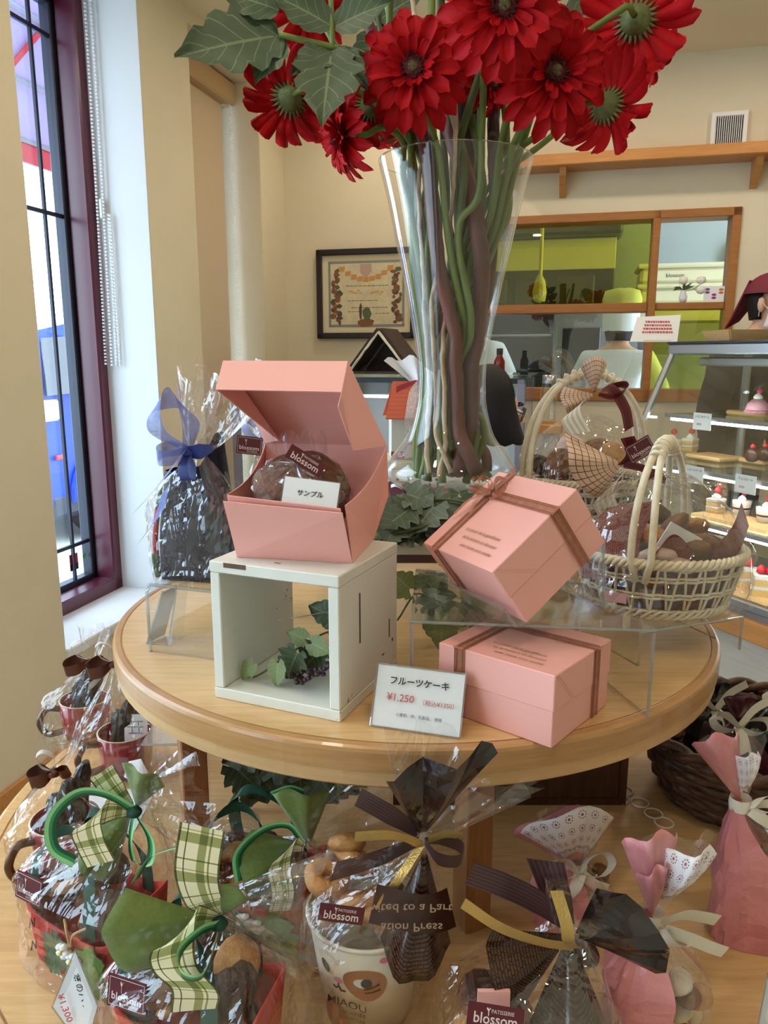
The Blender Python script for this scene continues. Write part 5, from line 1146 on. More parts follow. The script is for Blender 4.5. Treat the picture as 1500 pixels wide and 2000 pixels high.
lb2 = thing('leaf_branch', 'single green toothed leaf between the topmost gerbera and the back-turned one', 'leaf branch', V(.2, 1.27, 1.58))
reg(lb2, 'stem', [yp(1085, 55, 1.32), yp(1070, 160, 1.32), V(.17, 1.31, 1.55), V(.16, 1.30, 1.47)], lambda q: .004, M['green_st'], 7, 0, 3)
for kind, a, b, s in (('big', (1090, 45), (1182, 18), .62), ('obl', (1100, 55), (1155, 95), .8)):
    p, d = pdir(a, b, 1.32, 1.31); putleaf(lb2, kind, p, d, FN, s)
lb3 = thing('leaf_branch', 'leafy green stem half hidden behind the full-faced gerbera', 'leaf branch', V(.1, 1.3, 1.58))
reg(lb3, 'stem', [yp(735, -20, 1.34), yp(740, 60, 1.34), yp(770, 180, 1.34), V(.085, 1.32, 1.55), V(.09, 1.31, 1.47)], lambda q: .004, M['green_st2'], 7, 0, 14)
for kind, a, b, s in (('obl', (745, 60), (700, 130), 1.0), ('obl', (740, 40), (800, -5), 1.0), ('obl', (738, 10), (690, -20), 1.0), ('obl', (760, 110), (830, 60), 1.0)):
    p, d = pdir(a, b, 1.34); putleaf(lb3, kind, p, d, FN, s)

# ------------------------------------------------------------ lay the stems so that none runs through another, through a flower or through the glass
import numpy as np
def settle(iters=560):
    zi = np.array([z+ZS for r, z in inner][::-1]); ri = np.array([r for r, z in inner][::-1]); zrim = ZS+prof[0][1]
    n_s = [len(s['p']) for s in STEMS]; st = np.concatenate([[0], np.cumsum(n_s)]); tot = st[-1]
    A = np.array([tuple(v) for s in STEMS for v in s['p']]); B = A.copy(); Rd = np.concatenate([np.array(s['r'])+s['jit']*1.4 for s in STEMS]); sid = np.repeat(np.arange(len(STEMS)), n_s)
    fr = np.ones(tot)
    for k, s in enumerate(STEMS):
        fr[st[k]:st[k]+s['f0']] = 0; fr[st[k]+s['f0']:st[k]+s['f0']+3] = (.3, .6, .85)
    inside = np.ones(tot, bool); inside[st[:-1]] = False; inside[st[1:]-1] = False; ix = np.where(inside)[0]
    gap = .0019; side = {}
    def smooth(d, w):
        o = d.copy(); o[ix] = (1-w)*d[ix]+w*.5*(d[ix-1]+d[ix+1]); return o
    for it in range(iters):
        T = np.zeros_like(A); T[ix] = A[ix+1]-A[ix-1]; T[st[:-1]] = A[st[:-1]+1]-A[st[:-1]]; T[st[1:]-1] = A[st[1:]-1]-A[st[1:]-2]; T /= np.linalg.norm(T, axis=1)[:, None]+1e-9
        if it % 12 == 0:
            a2 = (A*A).sum(1); d2 = a2[:, None]+a2[None, :]-2*A@A.T
            I, J = np.where((d2 < (Rd[:, None]+Rd[None, :]+.022)**2) & (sid[:, None] < sid[None, :]))
        d = A[I]-A[J]; q = np.linalg.norm(d, axis=1); need = Rd[I]+Rd[J]+gap; m = q < need*1.15; i_, j_, d = I[m], J[m], d[m]
        n = np.cross(T[i_], T[j_]); nl = np.linalg.norm(n, axis=1); n /= nl[:, None]+1e-9
        key = sid[i_]*1000+sid[j_]; sg = np.sign((d*n).sum(1)); amb = np.abs((d*n).sum(1)) < .0012
        sg = np.where(amb, np.where(((key*7) % 5) % 2 == 0, 1, -1)*np.sign(n[:, 1]+1e-9), sg); sg[sg == 0] = 1
        tm = T[i_]+T[j_]*np.sign((T[i_]*T[j_]).sum(1))[:, None]; tm /= np.linalg.norm(tm, axis=1)[:, None]+1e-9
        dp = d-tm*(d*tm).sum(1)[:, None]; dl = np.linalg.norm(dp, axis=1)+1e-9; cross = nl > .25
        dirn = np.where(cross[:, None], n*sg[:, None], dp/dl[:, None]); dist = np.where(cross, np.where(amb, 0, np.abs((d*n).sum(1))), dl); inpl = np.where(cross, np.sqrt(np.maximum(0, (d*d).sum(1)-((d*n).sum(1))**2)), np.abs((d*tm).sum(1)))
        o = np.where(inpl < .009, np.maximum(0, need[m]-dist), 0); f = dirn*(o*.5)[:, None]
        D = np.zeros_like(A); cnt = np.zeros(tot)
        for a in range(3): D[:, a] = np.bincount(i_, f[:, a], tot)-np.bincount(j_, f[:, a], tot)
        cnt = np.bincount(i_, o > 0, tot)+np.bincount(j_, o > 0, tot); D /= np.maximum(1, cnt)[:, None]**.7
        for h, (c, nn, size) in enumerate(HEADS):
            c_, n_ = np.array(tuple(c)), np.array(tuple(nn)); e = A-c_; ax = e@n_; ra = np.sqrt(np.maximum(0, (e*e).sum(1)-ax*ax)); lim = (.032+.2*ra)*size/.078+Rd
            hit = (ra < size*1.10+Rd) & (np.abs(ax) < lim) & (sid != [k for k, s in enumerate(STEMS) if s['head'] == h][0]) & (fr > 0)
            for k in np.unique(sid[hit]):
                w = hit & (sid == k)
                if (h, k) not in side: side[h, k] = 1 if ax[w].mean() > .012 else -1
                D[w] += (side[h, k]*lim[w]-ax[w])[:, None]*.4*n_
        A = A+smooth(smooth(D*fr[:, None], .5), .5)*fr[:, None]*1.2
        A = B+smooth(A-B, .3 if it < iters-40 else .08)        # keep the bend of each stem: only its shift is smoothed
        x, y, z = A[:, 0]-VX, A[:, 1]-VY, A[:, 2]; q = np.sqrt(x*x+y*y)+1e-9; R_ = np.interp(z, zi, ri)-Rd-np.where(np.abs(z-zrim) < .014, .004, .0015); m = (z < zrim+.012) & (q > R_) & (fr > 0)
        k = np.where(m, R_/q, 1); A[:, 0] = VX+x*k; A[:, 1] = VY+y*k; A[:, 2] = np.maximum(z, ZV)
    A = [A[a:b] for a, b in zip(st[:-1], st[1:])]
    for s, a in zip(STEMS, A):
        p = [Vector(v) for v in a]; mb = MB().tube(p, list(s['r']), s['n'])
        if s['jit']: mb.jit(s['jit'], 60)
        mb.build(s['name'], s['mat'], s['t'], True, world=True)
settle()
# ------------------------------------------------------------ ivy round the vase foot
iv = thing('ivy_garland', 'grey-green artificial grape ivy lying round the foot of the vase', 'garland', (VX, VY-.1, ZS))
random.seed(11)
MB().tube(spline([yp(725, 1050, 1.14), yp(780, 1040, 1.12), yp(860, 1020, 1.12), yp(960, 1000, 1.13), yp(1040, 1000, 1.16)], 6), .0028, 6).build('vine', M['green_st2'], iv, True, world=True)
MB().tube(spline([yp(800, 985, 1.18), yp(860, 975, 1.15), yp(930, 985, 1.14)], 6), .002, 6).build('vine', M['green_st2'], iv, True, world=True)
spots = [(742, 1020, 'ivg'), (770, 990, 'ivg'), (800, 1005, 'iv2'), (832, 985, 'ivg'), (855, 1030, 'iv2'), (760, 1052, 'ivg'), (735, 1045, 'iv3'), (815, 1050, 'iv2'), (880, 1005, 'iv2'), (905, 1030, 'ivg'), (870, 985, 'iv2'), (925, 1000, 'iv2'), (820, 1025, 'ivg'), (900, 990, 'iv2'), (848, 1000, 'ivg'), (780, 1035, 'ivg'), (955, 985, 'iv2'), (985, 1000, 'ivg'), (795, 975, 'ivg'), (940, 1020, 'iv2'), (840, 1055, 'iv2')]
for k, (x, y, kd) in enumerate(spots):
    p = yp(x, y, 1.150-.004*(k % 4)+.02*(y < 1000)); a = random.uniform(-2.9, -.25)
    putleaf(iv, kd, p+V(0, 0, .008), (math.cos(a), -.45, math.sin(a)*.45-.05), (random.uniform(-.35, .35), -.75, .85), random.uniform(.85, 1.1), floor=ZS+.001)
iv2 = thing('ivy_sprig', 'pale ivy sprig lying under the clear riser behind the flat pink box', 'garland', (.05, 1.08, TT))
MB().tube(spline([V(.02, 1.10, TT+.01), V(.05, 1.09, TT+.055), V(.09, 1.08, TT+.03)], 6), .0016, 6).build('vine', M['green_st2'], iv2, True, world=True)
for x, y, yy, a, kd, s in ((800, 1150, 1.12, 2.3, 'iv3', .8), (832, 1150, 1.11, .7, 'iv3', .85), (845, 1225, 1.03, -1.2, 'sm', 1.4), (872, 1210, 1.04, -1.5, 'iv3', .8), (850, 1170, 1.10, -1.4, 'iv1', .9), (900, 1190, 1.09, -.8, 'iv1', .9), (940, 1180, 1.10, -1.4, 'iv3', .8), (862, 1265, 1.0, -1.6, 'sm', 1.1)):
    putleaf(iv2, kd, yp(x, y, yy), (math.cos(a), -.3, math.sin(a)), (0, -1, .3), s, floor=TT+.0012)
# sprig lying in the cube
sp_ = thing('berry_sprig', 'ivy sprig with dark purple berries lying inside the white cube', 'berry sprig', zp(640, 1300, TT+.016)); rr = cu.name
cI = MW[cu.name]
def ci(x, y, z): return cI @ Vector((x, y, z))
MB().tube(spline([ci(.13, .11, .07), ci(.10, .09, .064), ci(.07, .06, .045), ci(.045, .03, .025), ci(.03, .025, .02)], 6), .0013, 6).build('vine', M['green_st2'], sp_, True, world=True)
MB().tube(spline([ci(.135, .12, .095), ci(.09, .09, .088), ci(.055, .06, .085)], 6), .0008, 6).build('tendril', M['twig'], sp_, True, world=True)
MB().tube(spline([ci(.13, .10, .016), ci(.125, .10, .05), ci(.12, .10, .07)], 6), .0022, 6).build('vine', M['green_st2'], sp_, True, world=True)
for k, (x, y, z, a, kd, s) in enumerate(((.115, .10, .112, .4, 'smd', .9), (.118, .12, .095, -.4, 'smd', 1.0), (.11, .10, .085, 2.8, 'smd', 1.1), (.120, .09, .085, -1.2, 'iv1', .55), (.085, .07, .062, 2.8, 'sm', .9), (.10, .06, .062, -.2, 'sm', 1.0), (.085, .05, .05, -2.0, 'iv2', .7), (.105, .07, .05, -2.3, 'iv2', .75), (.07, .03, .04, -1.6, 'sm', 1.0), (.035, .03, .03, -2.2, 'sm', .9), (.13, .13, .07, 1.2, 'iv2', .6), (.115, .12, .06, -1.0, 'iv2', .6))):
    d = cI.to_3x3() @ Vector((math.cos(a), -.25, math.sin(a))); putleaf(sp_, kd, ci(x, y, z), d, cI.to_3x3() @ Vector((0, -1, .4)), s, floor=TT+th+.0012)
random.seed(5); bm_ = P('berry_purple', sr(62, 28, 44), .4, c2=sr(40, 20, 30), ns=60); bg_ = P('berry_green', sr(150, 150, 116), .4)
for k in range(30):
    t = k/30; p = ci(lerp(.085, .140, t)+random.uniform(-.004, .004), .035+random.uniform(-.004, .010), lerp(.022, .048, t)+random.uniform(-.006, .006))
    MB().lathe([(0, -.0032), (.0026, -.002), (.0034, 0), (.0026, .002), (0, .0032)], 8, p).build('berry', bg_ if k % 7 == 3 else bm_, sp_, True, world=True)

# ------------------------------------------------------------ house carton and boxes behind the vase
bx = thing('patterned_box', 'white box printed with small dark sprigs behind the vase', 'box', (.075, 1.545, TT))
def sprig(nt, u, v):
    tc = N(nt, 'ShaderNodeTexCoord'); n = N(nt, 'ShaderNodeTexVoronoi', i_Scale=85.0); nt.links.new(tc.outputs['Object'], n.inputs['Vector'])
    n2 = N(nt, 'ShaderNodeTexNoise', i_Scale=160.0); nt.links.new(tc.outputs['Object'], n2.inputs['Vector'])
    f = mathn(nt, 'LESS_THAN', mathn(nt, 'ADD', n.outputs['Distance'], mathn(nt, 'MULTIPLY', n2.outputs[0], .5)), .56); return mixc(nt, f, sr(236, 234, 226), sr(70, 72, 80))
MB().bb((-.085, -.07, 0), (.085, .07, .185), .002).build('box_body', uvmat('sprig_print', sprig, .6), bx); MB().bb((-.087, -.072, .185), (.087, .072, .199), .002).build('box_lid', P('beige_lid', sr(206, 198, 176), .6), bx)
hp = (.068, 1.545, TT+.1995); ho = thing('house_carton', 'small house-shaped carton with red roof, tissue top and white gauze ribbon', 'gift box', hp, R(3))
MB().bb((-.056, -.04, 0), (.056, .04, .088), .001).build('carton_body', P('carton_grey', sr(206, 202, 192), .7), ho)
rm = P('roof_red', sr(206, 96, 66), .6, bump=.4, bs=10)
for s in (-1, 1):
    MB().poly([(-.068, s*.052, .080), (.068, s*.052, .080), (.050, 0, .150), (-.050, 0, .150)], (0, s*.002, .001)).build('roof_panel', rm, ho)
    for k in range(9):
        t = k/9; MB().tube([(-.067+.018*t, s*(.053-.052*t), .081+.07*t), (.067-.018*t, s*(.053-.052*t), .081+.07*t)], .0012, 4).build('roof_ridge', rm, ho)
MB().ribbon([(-.01, -.0425, .002), (-.01, -.043, .06), (-.012, -.056, .084), (-.005, -.022, .13), (.002, -.004, .152)], [.04, .04, .038, .03, .012], (1, 0, 0), 5).build('gauze_ribbon', sheer('gauze_white', sr(236, 230, 228), .6, 260), ho)
MB().ribbon([(-.045, -.02, .135), (-.02, -.012, .146), (.0, -.004, .152), (.02, -.004, .15), (.04, -.01, .14)], [.012, .008, .004, .008, .012], (0, 0, 1), 5).build('red_ribbon', P('rib_red', sr(190, 70, 90), .5), ho)
MB().grid(lambda u, v: ((u-.5)*.09*(.3+v)-.01*v, .012*math.sin(u*9)*(1-v*.3), .148+.05*v*(1-.35*abs(u-.4))+.006*math.sin(u*17)), 14, 6).build('tissue_top', M['white'], ho, True)
b = MB(); random.seed(2)
for r in range(5):
    x = -.024
    while x < .006: L = random.uniform(.002, .005); b.poly([(x, -.0445, .030+r*.006), (x+L, -.0445, .030+r*.006), (x+L, -.0445, .033+r*.006), (x, -.0445, .033+r*.006)]); x += L+.001
b.build('printed_text', M['greyink'], ho, kind='stuff'); MB().bb((-.0562, -.0406, .002), (.0562, -.0401, .016)).build('red_band', P('band_red', sr(178, 44, 52), .5), ho)
lettering(ho, 'BAKERY', .013, frame((-.02, -.0408, .009), (1, 0, 0), (0, 0, 1)), M['white'], .02)
mb_ = thing('maroon_packet', 'small dark red packet standing behind the vase foot', 'packet', (.025, 1.372, ZS), R(-20))
MB().bb((-.018, -.008, 0), (.018, .008, .06), .003).build('packet_body', M['maroon_lab'], mb_); MB().ribbon([(-.01, -.009, .052), (0, -.012, .055), (.012, -.009, .05)], .006, (0, 0, 1), 4).build('packet_seal', M['white'], mb_)
# ------------------------------------------------------------ wrapping helpers
def cello(t, base, Wd, Dp, neck, nr, fdir, flen, fw, seed=0, mat=None, rz=0, shoulder=.55, name='cellophane', nu=56, rough=.010, top_th=.3, sup=4):
    """clear film bag: boxy foot, gathered neck, crumpled open mouth. All in place coordinates."""
    base, neck, fd = Vector(base), Vector(neck), Vector(fdir).normalized(); cz, sz = math.cos(rz), math.sin(rz)
    rnd = random.Random(seed); ph = [rnd.uniform(0, 6) for _ in range(4)]
    fx = fd.cross(V(0, 1, 0)); fx = fx.normalized() if fx.length > .1 else V(1, 0, 0); fy = fd.cross(fx)
    def se(a, hx, hy, p):
        c, s = math.cos(a), math.sin(a); return V(math.copysign(abs(c)**(2/p), c)*hx, math.copysign(abs(s)**(2/p), s)*hy, 0)
    def f(u, v):
        a = 2*PI*u; q = nz(math.cos(a)*2.2+seed, math.sin(a)*2.2, v*7+seed); pl = math.sin(a*7+ph[0])*.5+math.sin(a*11+ph[1])*.5
        if v < .62:
            k = v/.62; z = lerp(0, neck.z-base.z, k); tp = 0 if k < shoulder else ((k-shoulder)/(1-shoulder)); tp = tp*tp*(3-2*tp)
            w, d = lerp(Wd/2, nr, tp), lerp(Dp/2, nr, tp); e = se(a, w, d, lerp(sup, 2, tp))
            e = V(e.x*cz-e.y*sz, e.x*sz+e.y*cz, 0)*(1+.05*math.sin(k*PI))
            r = 1+(q*.10+pl*.09*(tp*(1-tp)*4+.25)+.045*nz(math.cos(a)*7+seed, math.sin(a)*7, v*26))
            c = base.lerp(neck, tp*.85+.15*k); p = V(c.x, c.y, base.z+z)+e*r
            p.z += q*rough*(k > .02); return p
        k = (v-.62)/.38; w = lerp(nr, fw, k**.8); d = lerp(nr, fw*top_th, k)
        L = flen*k*(1+.25*q+.15*math.sin(a*3+ph[2])); c = neck+fd*L
        return c+(fx*math.cos(a)*w+fy*math.sin(a)*d)*(1+.22*pl*k+.2*q)
    m = MB().grid(f, nu, 40, True); m.f.append(list(reversed(range(nu)))); m.m.append(0)
    return m.build(name, mat or M['cello'], t, False, True)
def fan(t, name, N_, d1, d2, L, mat, bulge=.3, toward=(0, -1, 0), n=12, wav=.06, smooth=True, label=None, seed=0, th=.0005, r0=.06):
    """fan of gathered cloth or paper from knot N_ between directions d1 and d2"""
    d1, d2, tw = Vector(d1), Vector(d2), Vector(toward)
    def f(u, v):
        d = d1.lerp(d2, u); l = L*(r0+v*(1-r0))*(.90+.12*math.sin(u*PI)**.7+.03*math.sin(u*9+seed)); return Vector(N_)+d.normalized()*l*lerp(d1.length, d2.length, u)+tw*(L*bulge*math.sin(u*PI)*math.sin(v*PI*.62)+L*wav*math.sin(u*14+seed)*v*(.4+.6*v))
    o = MB().grid(f, n, 8).build(name, mat, t, smooth, True, label=label)
    if th: solid(o, th)
    return o
def loop(t, name, N_, d, L, w, mat, wd=(0, -1, 0), open_=.35, n=6, label=None, twist=None):
    """ribbon loop from the knot out along d and back"""
    d = Vector(d).normalized(); wd = Vector(wd).normalized(); s = d.cross(wd).normalized(); N_ = Vector(N_); w2 = Vector(twist).normalized() if twist else wd
    pts = [N_, N_+d*L*.45+s*L*open_, N_+d*L*.95+s*L*open_*.55, N_+d*L*.95-s*L*open_*.5, N_+d*L*.45-s*L*open_*.7, N_+wd*.002]
    return MB().ribbon(pts, [w*.5, w, w, w, w, w*.5], [wd, w2, w2, w2, w2, wd], n, rep=1/w).build(name, mat, t, True, True, label=label)
def tail(t, name, pts, w, mat, wd, n=6, label=None):
    o = MB().ribbon(pts, w, wd, n, rep=1/(w if not isinstance(w, (list, tuple)) else max(w))).build(name, mat, t, True, True, label=label); return o
def lumps(t, name, pts, r, mats, seed=0, ring=False, lab=None):
    rnd = random.Random(seed)
    for i, p in enumerate(pts):
        rx = Matrix.Rotation(rnd.uniform(-.9, .9), 4, 'X') @ Matrix.Rotation(rnd.uniform(-.6, .6), 4, 'Y'); rr = r*rnd.uniform(.85, 1.15)
        if ring: mb = MB().lathe([(rr*.28, -rr*.2), (rr*.6, -rr*.38), (rr*.95, -rr*.2), (rr, .05*rr), (rr*.8, rr*.32), (rr*.55, rr*.35), (rr*.3, rr*.2), (rr*.28, -rr*.2)], 18)
        else: mb = MB().lathe([(0, -rr*.35), (rr*.75, -rr*.33), (rr, -.05*rr), (rr*.9, rr*.22), (rr*.5, rr*.42), (0, rr*.48)], 14)
        mb.xf(Matrix.Translation(p) @ rx).jit(rr*.12, .6/rr, i).build(name, mats[i % len(mats)], t, True, True, label=lab)
BK = [P('cookie_gold', sr(206, 152, 92), .7, c2=sr(176, 116, 62), ns=50, bump=.3, bs=160), P('cookie_brown', sr(142, 92, 54), .7, c2=sr(110, 66, 38), ns=50, bump=.3, bs=160), P('cookie_dark', sr(84, 52, 34), .7, c2=sr(56, 34, 24), ns=50, bump=.3, bs=160), P('meringue_pink', sr(232, 196, 186), .6, bump=.2, bs=100)]
def plaid(nt, u, v):
    a = ramp(nt, mathn(nt, 'FRACT', mathn(nt, 'MULTIPLY', u, 1.15)), [(0, (1, 1, 1)), (.06, sr(150, 150, 90)), (.10, (1, 1, 1)), (.50, sr(170, 178, 130)), (.75, (1, 1, 1)), (.80, sr(196, 196, 150)), (.83, (1, 1, 1))])
    b = ramp(nt, v, [(0, sr(90, 100, 52)), (.05, (1, 1, 1)), (.18, sr(96, 96, 60)), (.21, (1, 1, 1)), (.48, sr(168, 176, 128)), (.66, (1, 1, 1)), (.72, sr(150, 160, 110)), (.76, (1, 1, 1)), (.95, sr(90, 100, 52))])
    n = nt.nodes.new('ShaderNodeMix'); n.data_type = 'RGBA'; n.blend_type = 'MULTIPLY'; n.inputs[0].default_value = 1; nt.links.new(a, n.inputs[6]); nt.links.new(b, n.inputs[7])
    n2 = nt.nodes.new('ShaderNodeMix'); n2.data_type = 'RGBA'; n2.blend_type = 'MULTIPLY'; n2.inputs[0].default_value = 1; nt.links.new(n.outputs[2], n2.inputs[6]); n2.inputs[7].default_value = c4(sr(240, 232, 196)); return n2.outputs[2]
M['plaid'] = uvmat('plaid_ribbon', plaid, .6, sheen=.2)
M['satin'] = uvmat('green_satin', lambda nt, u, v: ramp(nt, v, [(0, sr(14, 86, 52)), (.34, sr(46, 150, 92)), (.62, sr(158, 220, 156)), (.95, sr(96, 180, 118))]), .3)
M['sinamay'] = sheer('sinamay_green', sr(128, 148, 70), .80, 170, sr(92, 114, 48)); M['dkgreen'] = P('strap_dark_green', sr(18, 70, 54), .6, bump=.1, bs=200)
M['tote_red'] = P('tote_red_felt', sr(186, 34, 30), .75, c2=sr(204, 60, 44), ns=8, bump=.15, bs=120); M['feltgreen'] = P('felt_green', sr(92, 142, 60), .8, bump=.2, bs=150); M['feltdk'] = P('felt_dark_green', sr(64, 94, 58), .8, bump=.2, bs=150)
M['yellow'] = P('felt_yellow', sr(232, 206, 90), .7)
# ------------------------------------------------------------ strawberry totes
def tote(label, base, rz, neck, s, fdir, seed, bow):
    base, Nk = Vector(base), Vector(neck); t = thing('strawberry_tote', label, 'gift bag', base, rz, 'wrapped strawberry totes'); Wd, Dp, Hh = .150, .085, .095
    T = MW[t.name]
    def body(u, v):
        a = 2*PI*u; c, s_ = math.cos(a), math.sin(a); k = 1+.14*v; e = .35
        return (math.copysign(abs(c)**e, c)*Wd/2*k, math.copysign(abs(s_)**e, s_)*Dp/2*k, v*(Hh+.014*math.sin(a*2+1)-.018*(s_ < 0)*(1-abs(c)))+.003)
    m = MB().grid(body, 40, 8, True); m.f.append(list(reversed(range(40)))); m.m.append(0); o = m.build('bag_body', M['tote_red'], t, True); solid(o, .002, -1)
    sd = MB()
    for x, z in ((-.052, .055), (-.028, .036), (.05, .06), (.056, .03), (-.056, .022)):
        sd.tube([(x-.004, -.0485-.006*z*10, z), (x, -.0485-.006*z*10, z+.014), (x+.005, -.0485-.006*z*10, z+.006), (x+.007, -.0485-.006*z*10, z+.018)], .0009, 4)
    sd.build('stitched_seed', M['black'], t, kind='stuff')
    for y in (-1, 1):
        MB().ribbon([(-.047, y*.045, .08), (-.052, y*.043, .12), (-.042, y*.030, .160), (-.008, y*.020, .182), (.025, y*.026, .165), (.041, y*.041, .125), (.040, y*.045, .075)], .019, [(1, 0, 0), (1, 0, .2), (.6, 0, .8), (0, -.4, 1), (-.6, 0, .8), (-1, 0, .2), (-1, 0, 0)], 5).build('strap', M['dkgreen'], t, True)
    rnd = random.Random(seed); pts = [T @ V(rnd.uniform(-.055, .055), rnd.uniform(-.03, .025), rnd.uniform(.07, .12)) for _ in range(16)]
    lumps(t, 'cookie', pts, .022, [BK[1], BK[2], BK[0], BK[2]], seed)
    MB().lathe([(0, -.032), (.03, -.026), (.042, 0), (.036, .03), (.016, .045), (0, .05)], 18, (-.028, -.008, .115)).jit(.008, 30, seed).build('inner_pack', M['cello2'], t)
    blossom(t, Matrix.Translation((-.040, -.058, .118)) @ Matrix.Rotation(R(78), 4, 'X'), .044, square=True)
    for x, rzz, mm, sc in ((.006, .55, M['feltdk'], 1.0), (.042, -.7, M['feltgreen'], 1.1)):
        me = leaf_mesh('felt_leaf', .062*sc, .024*sc, mm, .3, 1.2, .05, .02); l = link('felt_leaf', me, t); l.matrix_local = Matrix.Translation((x, -.0555, .068)) @ Matrix.Rotation(R(90), 4, 'X') @ Matrix.Rotation(PI-rzz*.8, 4, 'Z')
    for x, z in ((.014, .060), (.030, .055)):
        fl = MB()
        for k in range(5): a = 2*PI*k/5; fl.lathe([(0, -.002), (.0052, -.001), (.0052, .001), (0, .0025)], 8, (x+.006*math.cos(a), -.060, z+.006*math.sin(a)))
        fo = fl.build('felt_flower', M['white'], t, True, kind=None); MB().lathe([(0, -.003), (.004, 0), (0, .003)], 8, (x, -.063, z)).build('flower_centre', M['yellow'], fo, True)
    MB().tube(spline([(.01, -.052, .094), (.02, -.058, .085), (.024, -.058, .068), (.03, -.058, .085), (.046, -.052, .096)], 5), .0015, 5).build('cord', P('tan_cord', sr(196, 160, 110), .6), t)
    cello(t, base+V(0, 0, .001), Wd+.026, Dp+.040, Nk, .013, fdir, .095, .066, seed, M['cello'], rz, .5)
    def O(dx, dy, tw=0): return Nk+V(dx*s, -tw, -dy*s)
    bow(t, Nk, O, s); return t
X = V(1, 0, 0); Z_ = V(0, 0, 1)
def bowA(t, Nk, O, s):
    fan(t, 'mesh_ribbon', O(0, 0, .01), V(-.15, -.1, 1), V(.62, -.1, .55), 100*s, M['sinamay'], .25, seed=1); fan(t, 'mesh_ribbon', O(-8, 5, .008), V(-.75, -.2, -.25), V(-.25, -.2, -.95), 125*s, M['sinamay'], .2, seed=2)
    tail(t, 'plaid_ribbon', [O(-10, -5, .012), O(-32, -45, .02), O(-48, -78, .022)], [.012, .030, .034], M['plaid'], V(.7, 0, .5))
    tail(t, 'plaid_ribbon', [O(0, 0, .014), O(-40, -14, .03), O(-68, 0, .04), O(-62, 30, .046), O(-45, 65, .05)], [.012, .030, .034, .034, .034], M['plaid'], [V(.2, 0, 1), V(.2, .3, 1), V(1, .3, .4), V(1, 0, .2), V(1, 0, .3)])
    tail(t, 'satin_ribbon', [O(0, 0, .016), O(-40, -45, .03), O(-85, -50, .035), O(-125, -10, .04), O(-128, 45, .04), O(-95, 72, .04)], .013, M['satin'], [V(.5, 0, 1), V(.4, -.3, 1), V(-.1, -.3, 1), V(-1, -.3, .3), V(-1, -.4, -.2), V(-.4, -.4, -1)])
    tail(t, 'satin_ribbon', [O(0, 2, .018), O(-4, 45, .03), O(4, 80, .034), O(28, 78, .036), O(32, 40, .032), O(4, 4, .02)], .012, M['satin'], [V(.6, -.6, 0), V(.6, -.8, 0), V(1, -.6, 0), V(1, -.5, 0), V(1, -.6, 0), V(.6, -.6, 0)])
    MB().lathe([(0, -.006), (.007, -.004), (.009, 0), (.006, .005), (0, .007)], 10, O(0, 0, .018)).build('knot', M['dkgreen'], t, True, True)
def bowB(t, Nk, O, s):
    fan(t, 'mesh_ribbon', O(0, 0, .01), V(-.35, -.1, 1), V(.75, -.1, .5), 85*s, M['sinamay'], .25, seed=3); fan(t, 'mesh_ribbon', O(-8, 5, .008), V(-1.1, -.2, .55), V(-.75, -.2, -.62), 150*s, M['sinamay'], .2, seed=4)
    tail(t, 'plaid_ribbon', [O(-5, -5, .012), O(-20, -50, .026), O(-28, -110, .03), O(-18, -185, .022)], [.012, .036, .042, .042], M['plaid'], [V(1, 0, .3), V(1, 0, .3), V(1, 0, -.2), V(1, 0, -.25)])
    tail(t, 'plaid_ribbon', [O(0, 0, .014), O(-35, -25, .035), O(-65, 0, .045), O(-62, 40, .05), O(-30, 75, .054), O(-35, 120, .05)], [.012, .034, .042, .042, .044, .044], M['plaid'], [V(.2, 0, 1), V(.3, .2, 1), V(1, .2, .3), V(1, 0, .1), V(1, 0, -.1), V(1, 0, .1)])
    tail(t, 'satin_ribbon', [O(2, 0, .02), O(-20, -20, .042), O(-50, 0, .055), O(-45, 35, .06), O(-12, 40, .056), O(2, 5, .03)], .014, M['satin'], [V(.1, -.4, 1), V(.1, -.3, 1), V(-.2, -.6, 1), V(.2, -.4, 1), V(.2, -.5, 1), V(.1, -.5, 1)])
    tail(t, 'satin_ribbon', [O(-45, -90, -.02), O(-75, -108, -.01), O(-120, -100, .0), O(-150, -55, .0)], .012, M['satin'], [V(0, -1, .4), V(0, -1, .4), V(-.3, -1, .3), V(-.6, -1, 0)])
    MB().lathe([(0, -.006), (.007, -.004), (.009, 0), (.006, .005), (0, .007)], 10, O(0, 0, .02)).build('knot', M['dkgreen'], t, True, True)
def bowC(t, Nk, O, s):
    fan(t, 'mesh_ribbon', O(10, 0, .01), V(-.62, -.1, 1), V(.35, -.1, 1), 118*s, M['sinamay'], .3, seed=5)
    fan(t, 'mesh_ribbon', O(-8, 5, .0), V(-.8, -.1, .3), V(-.45, -.1, -.9), 120*s, M['sinamay'], .2, seed=6)
    tail(t, 'plaid_ribbon', [O(0, 0, .014), O(-22, -8, .02), O(-42, 25, .026), O(-36, 75, .03), O(-44, 110, .03)], [.012, .026, .028, .028, .028], M['plaid'], [V(.2, 0, 1), V(.6, .2, .8), V(1, .2, .2), V(1, 0, .1), V(1, 0, .1)])
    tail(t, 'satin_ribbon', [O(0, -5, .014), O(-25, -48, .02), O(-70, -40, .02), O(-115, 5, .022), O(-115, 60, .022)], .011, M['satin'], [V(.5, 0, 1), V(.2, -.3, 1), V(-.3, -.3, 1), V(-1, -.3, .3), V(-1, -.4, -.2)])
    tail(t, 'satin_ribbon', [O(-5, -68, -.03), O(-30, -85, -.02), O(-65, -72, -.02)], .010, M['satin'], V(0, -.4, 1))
pA = zp(205, 1880, TL)
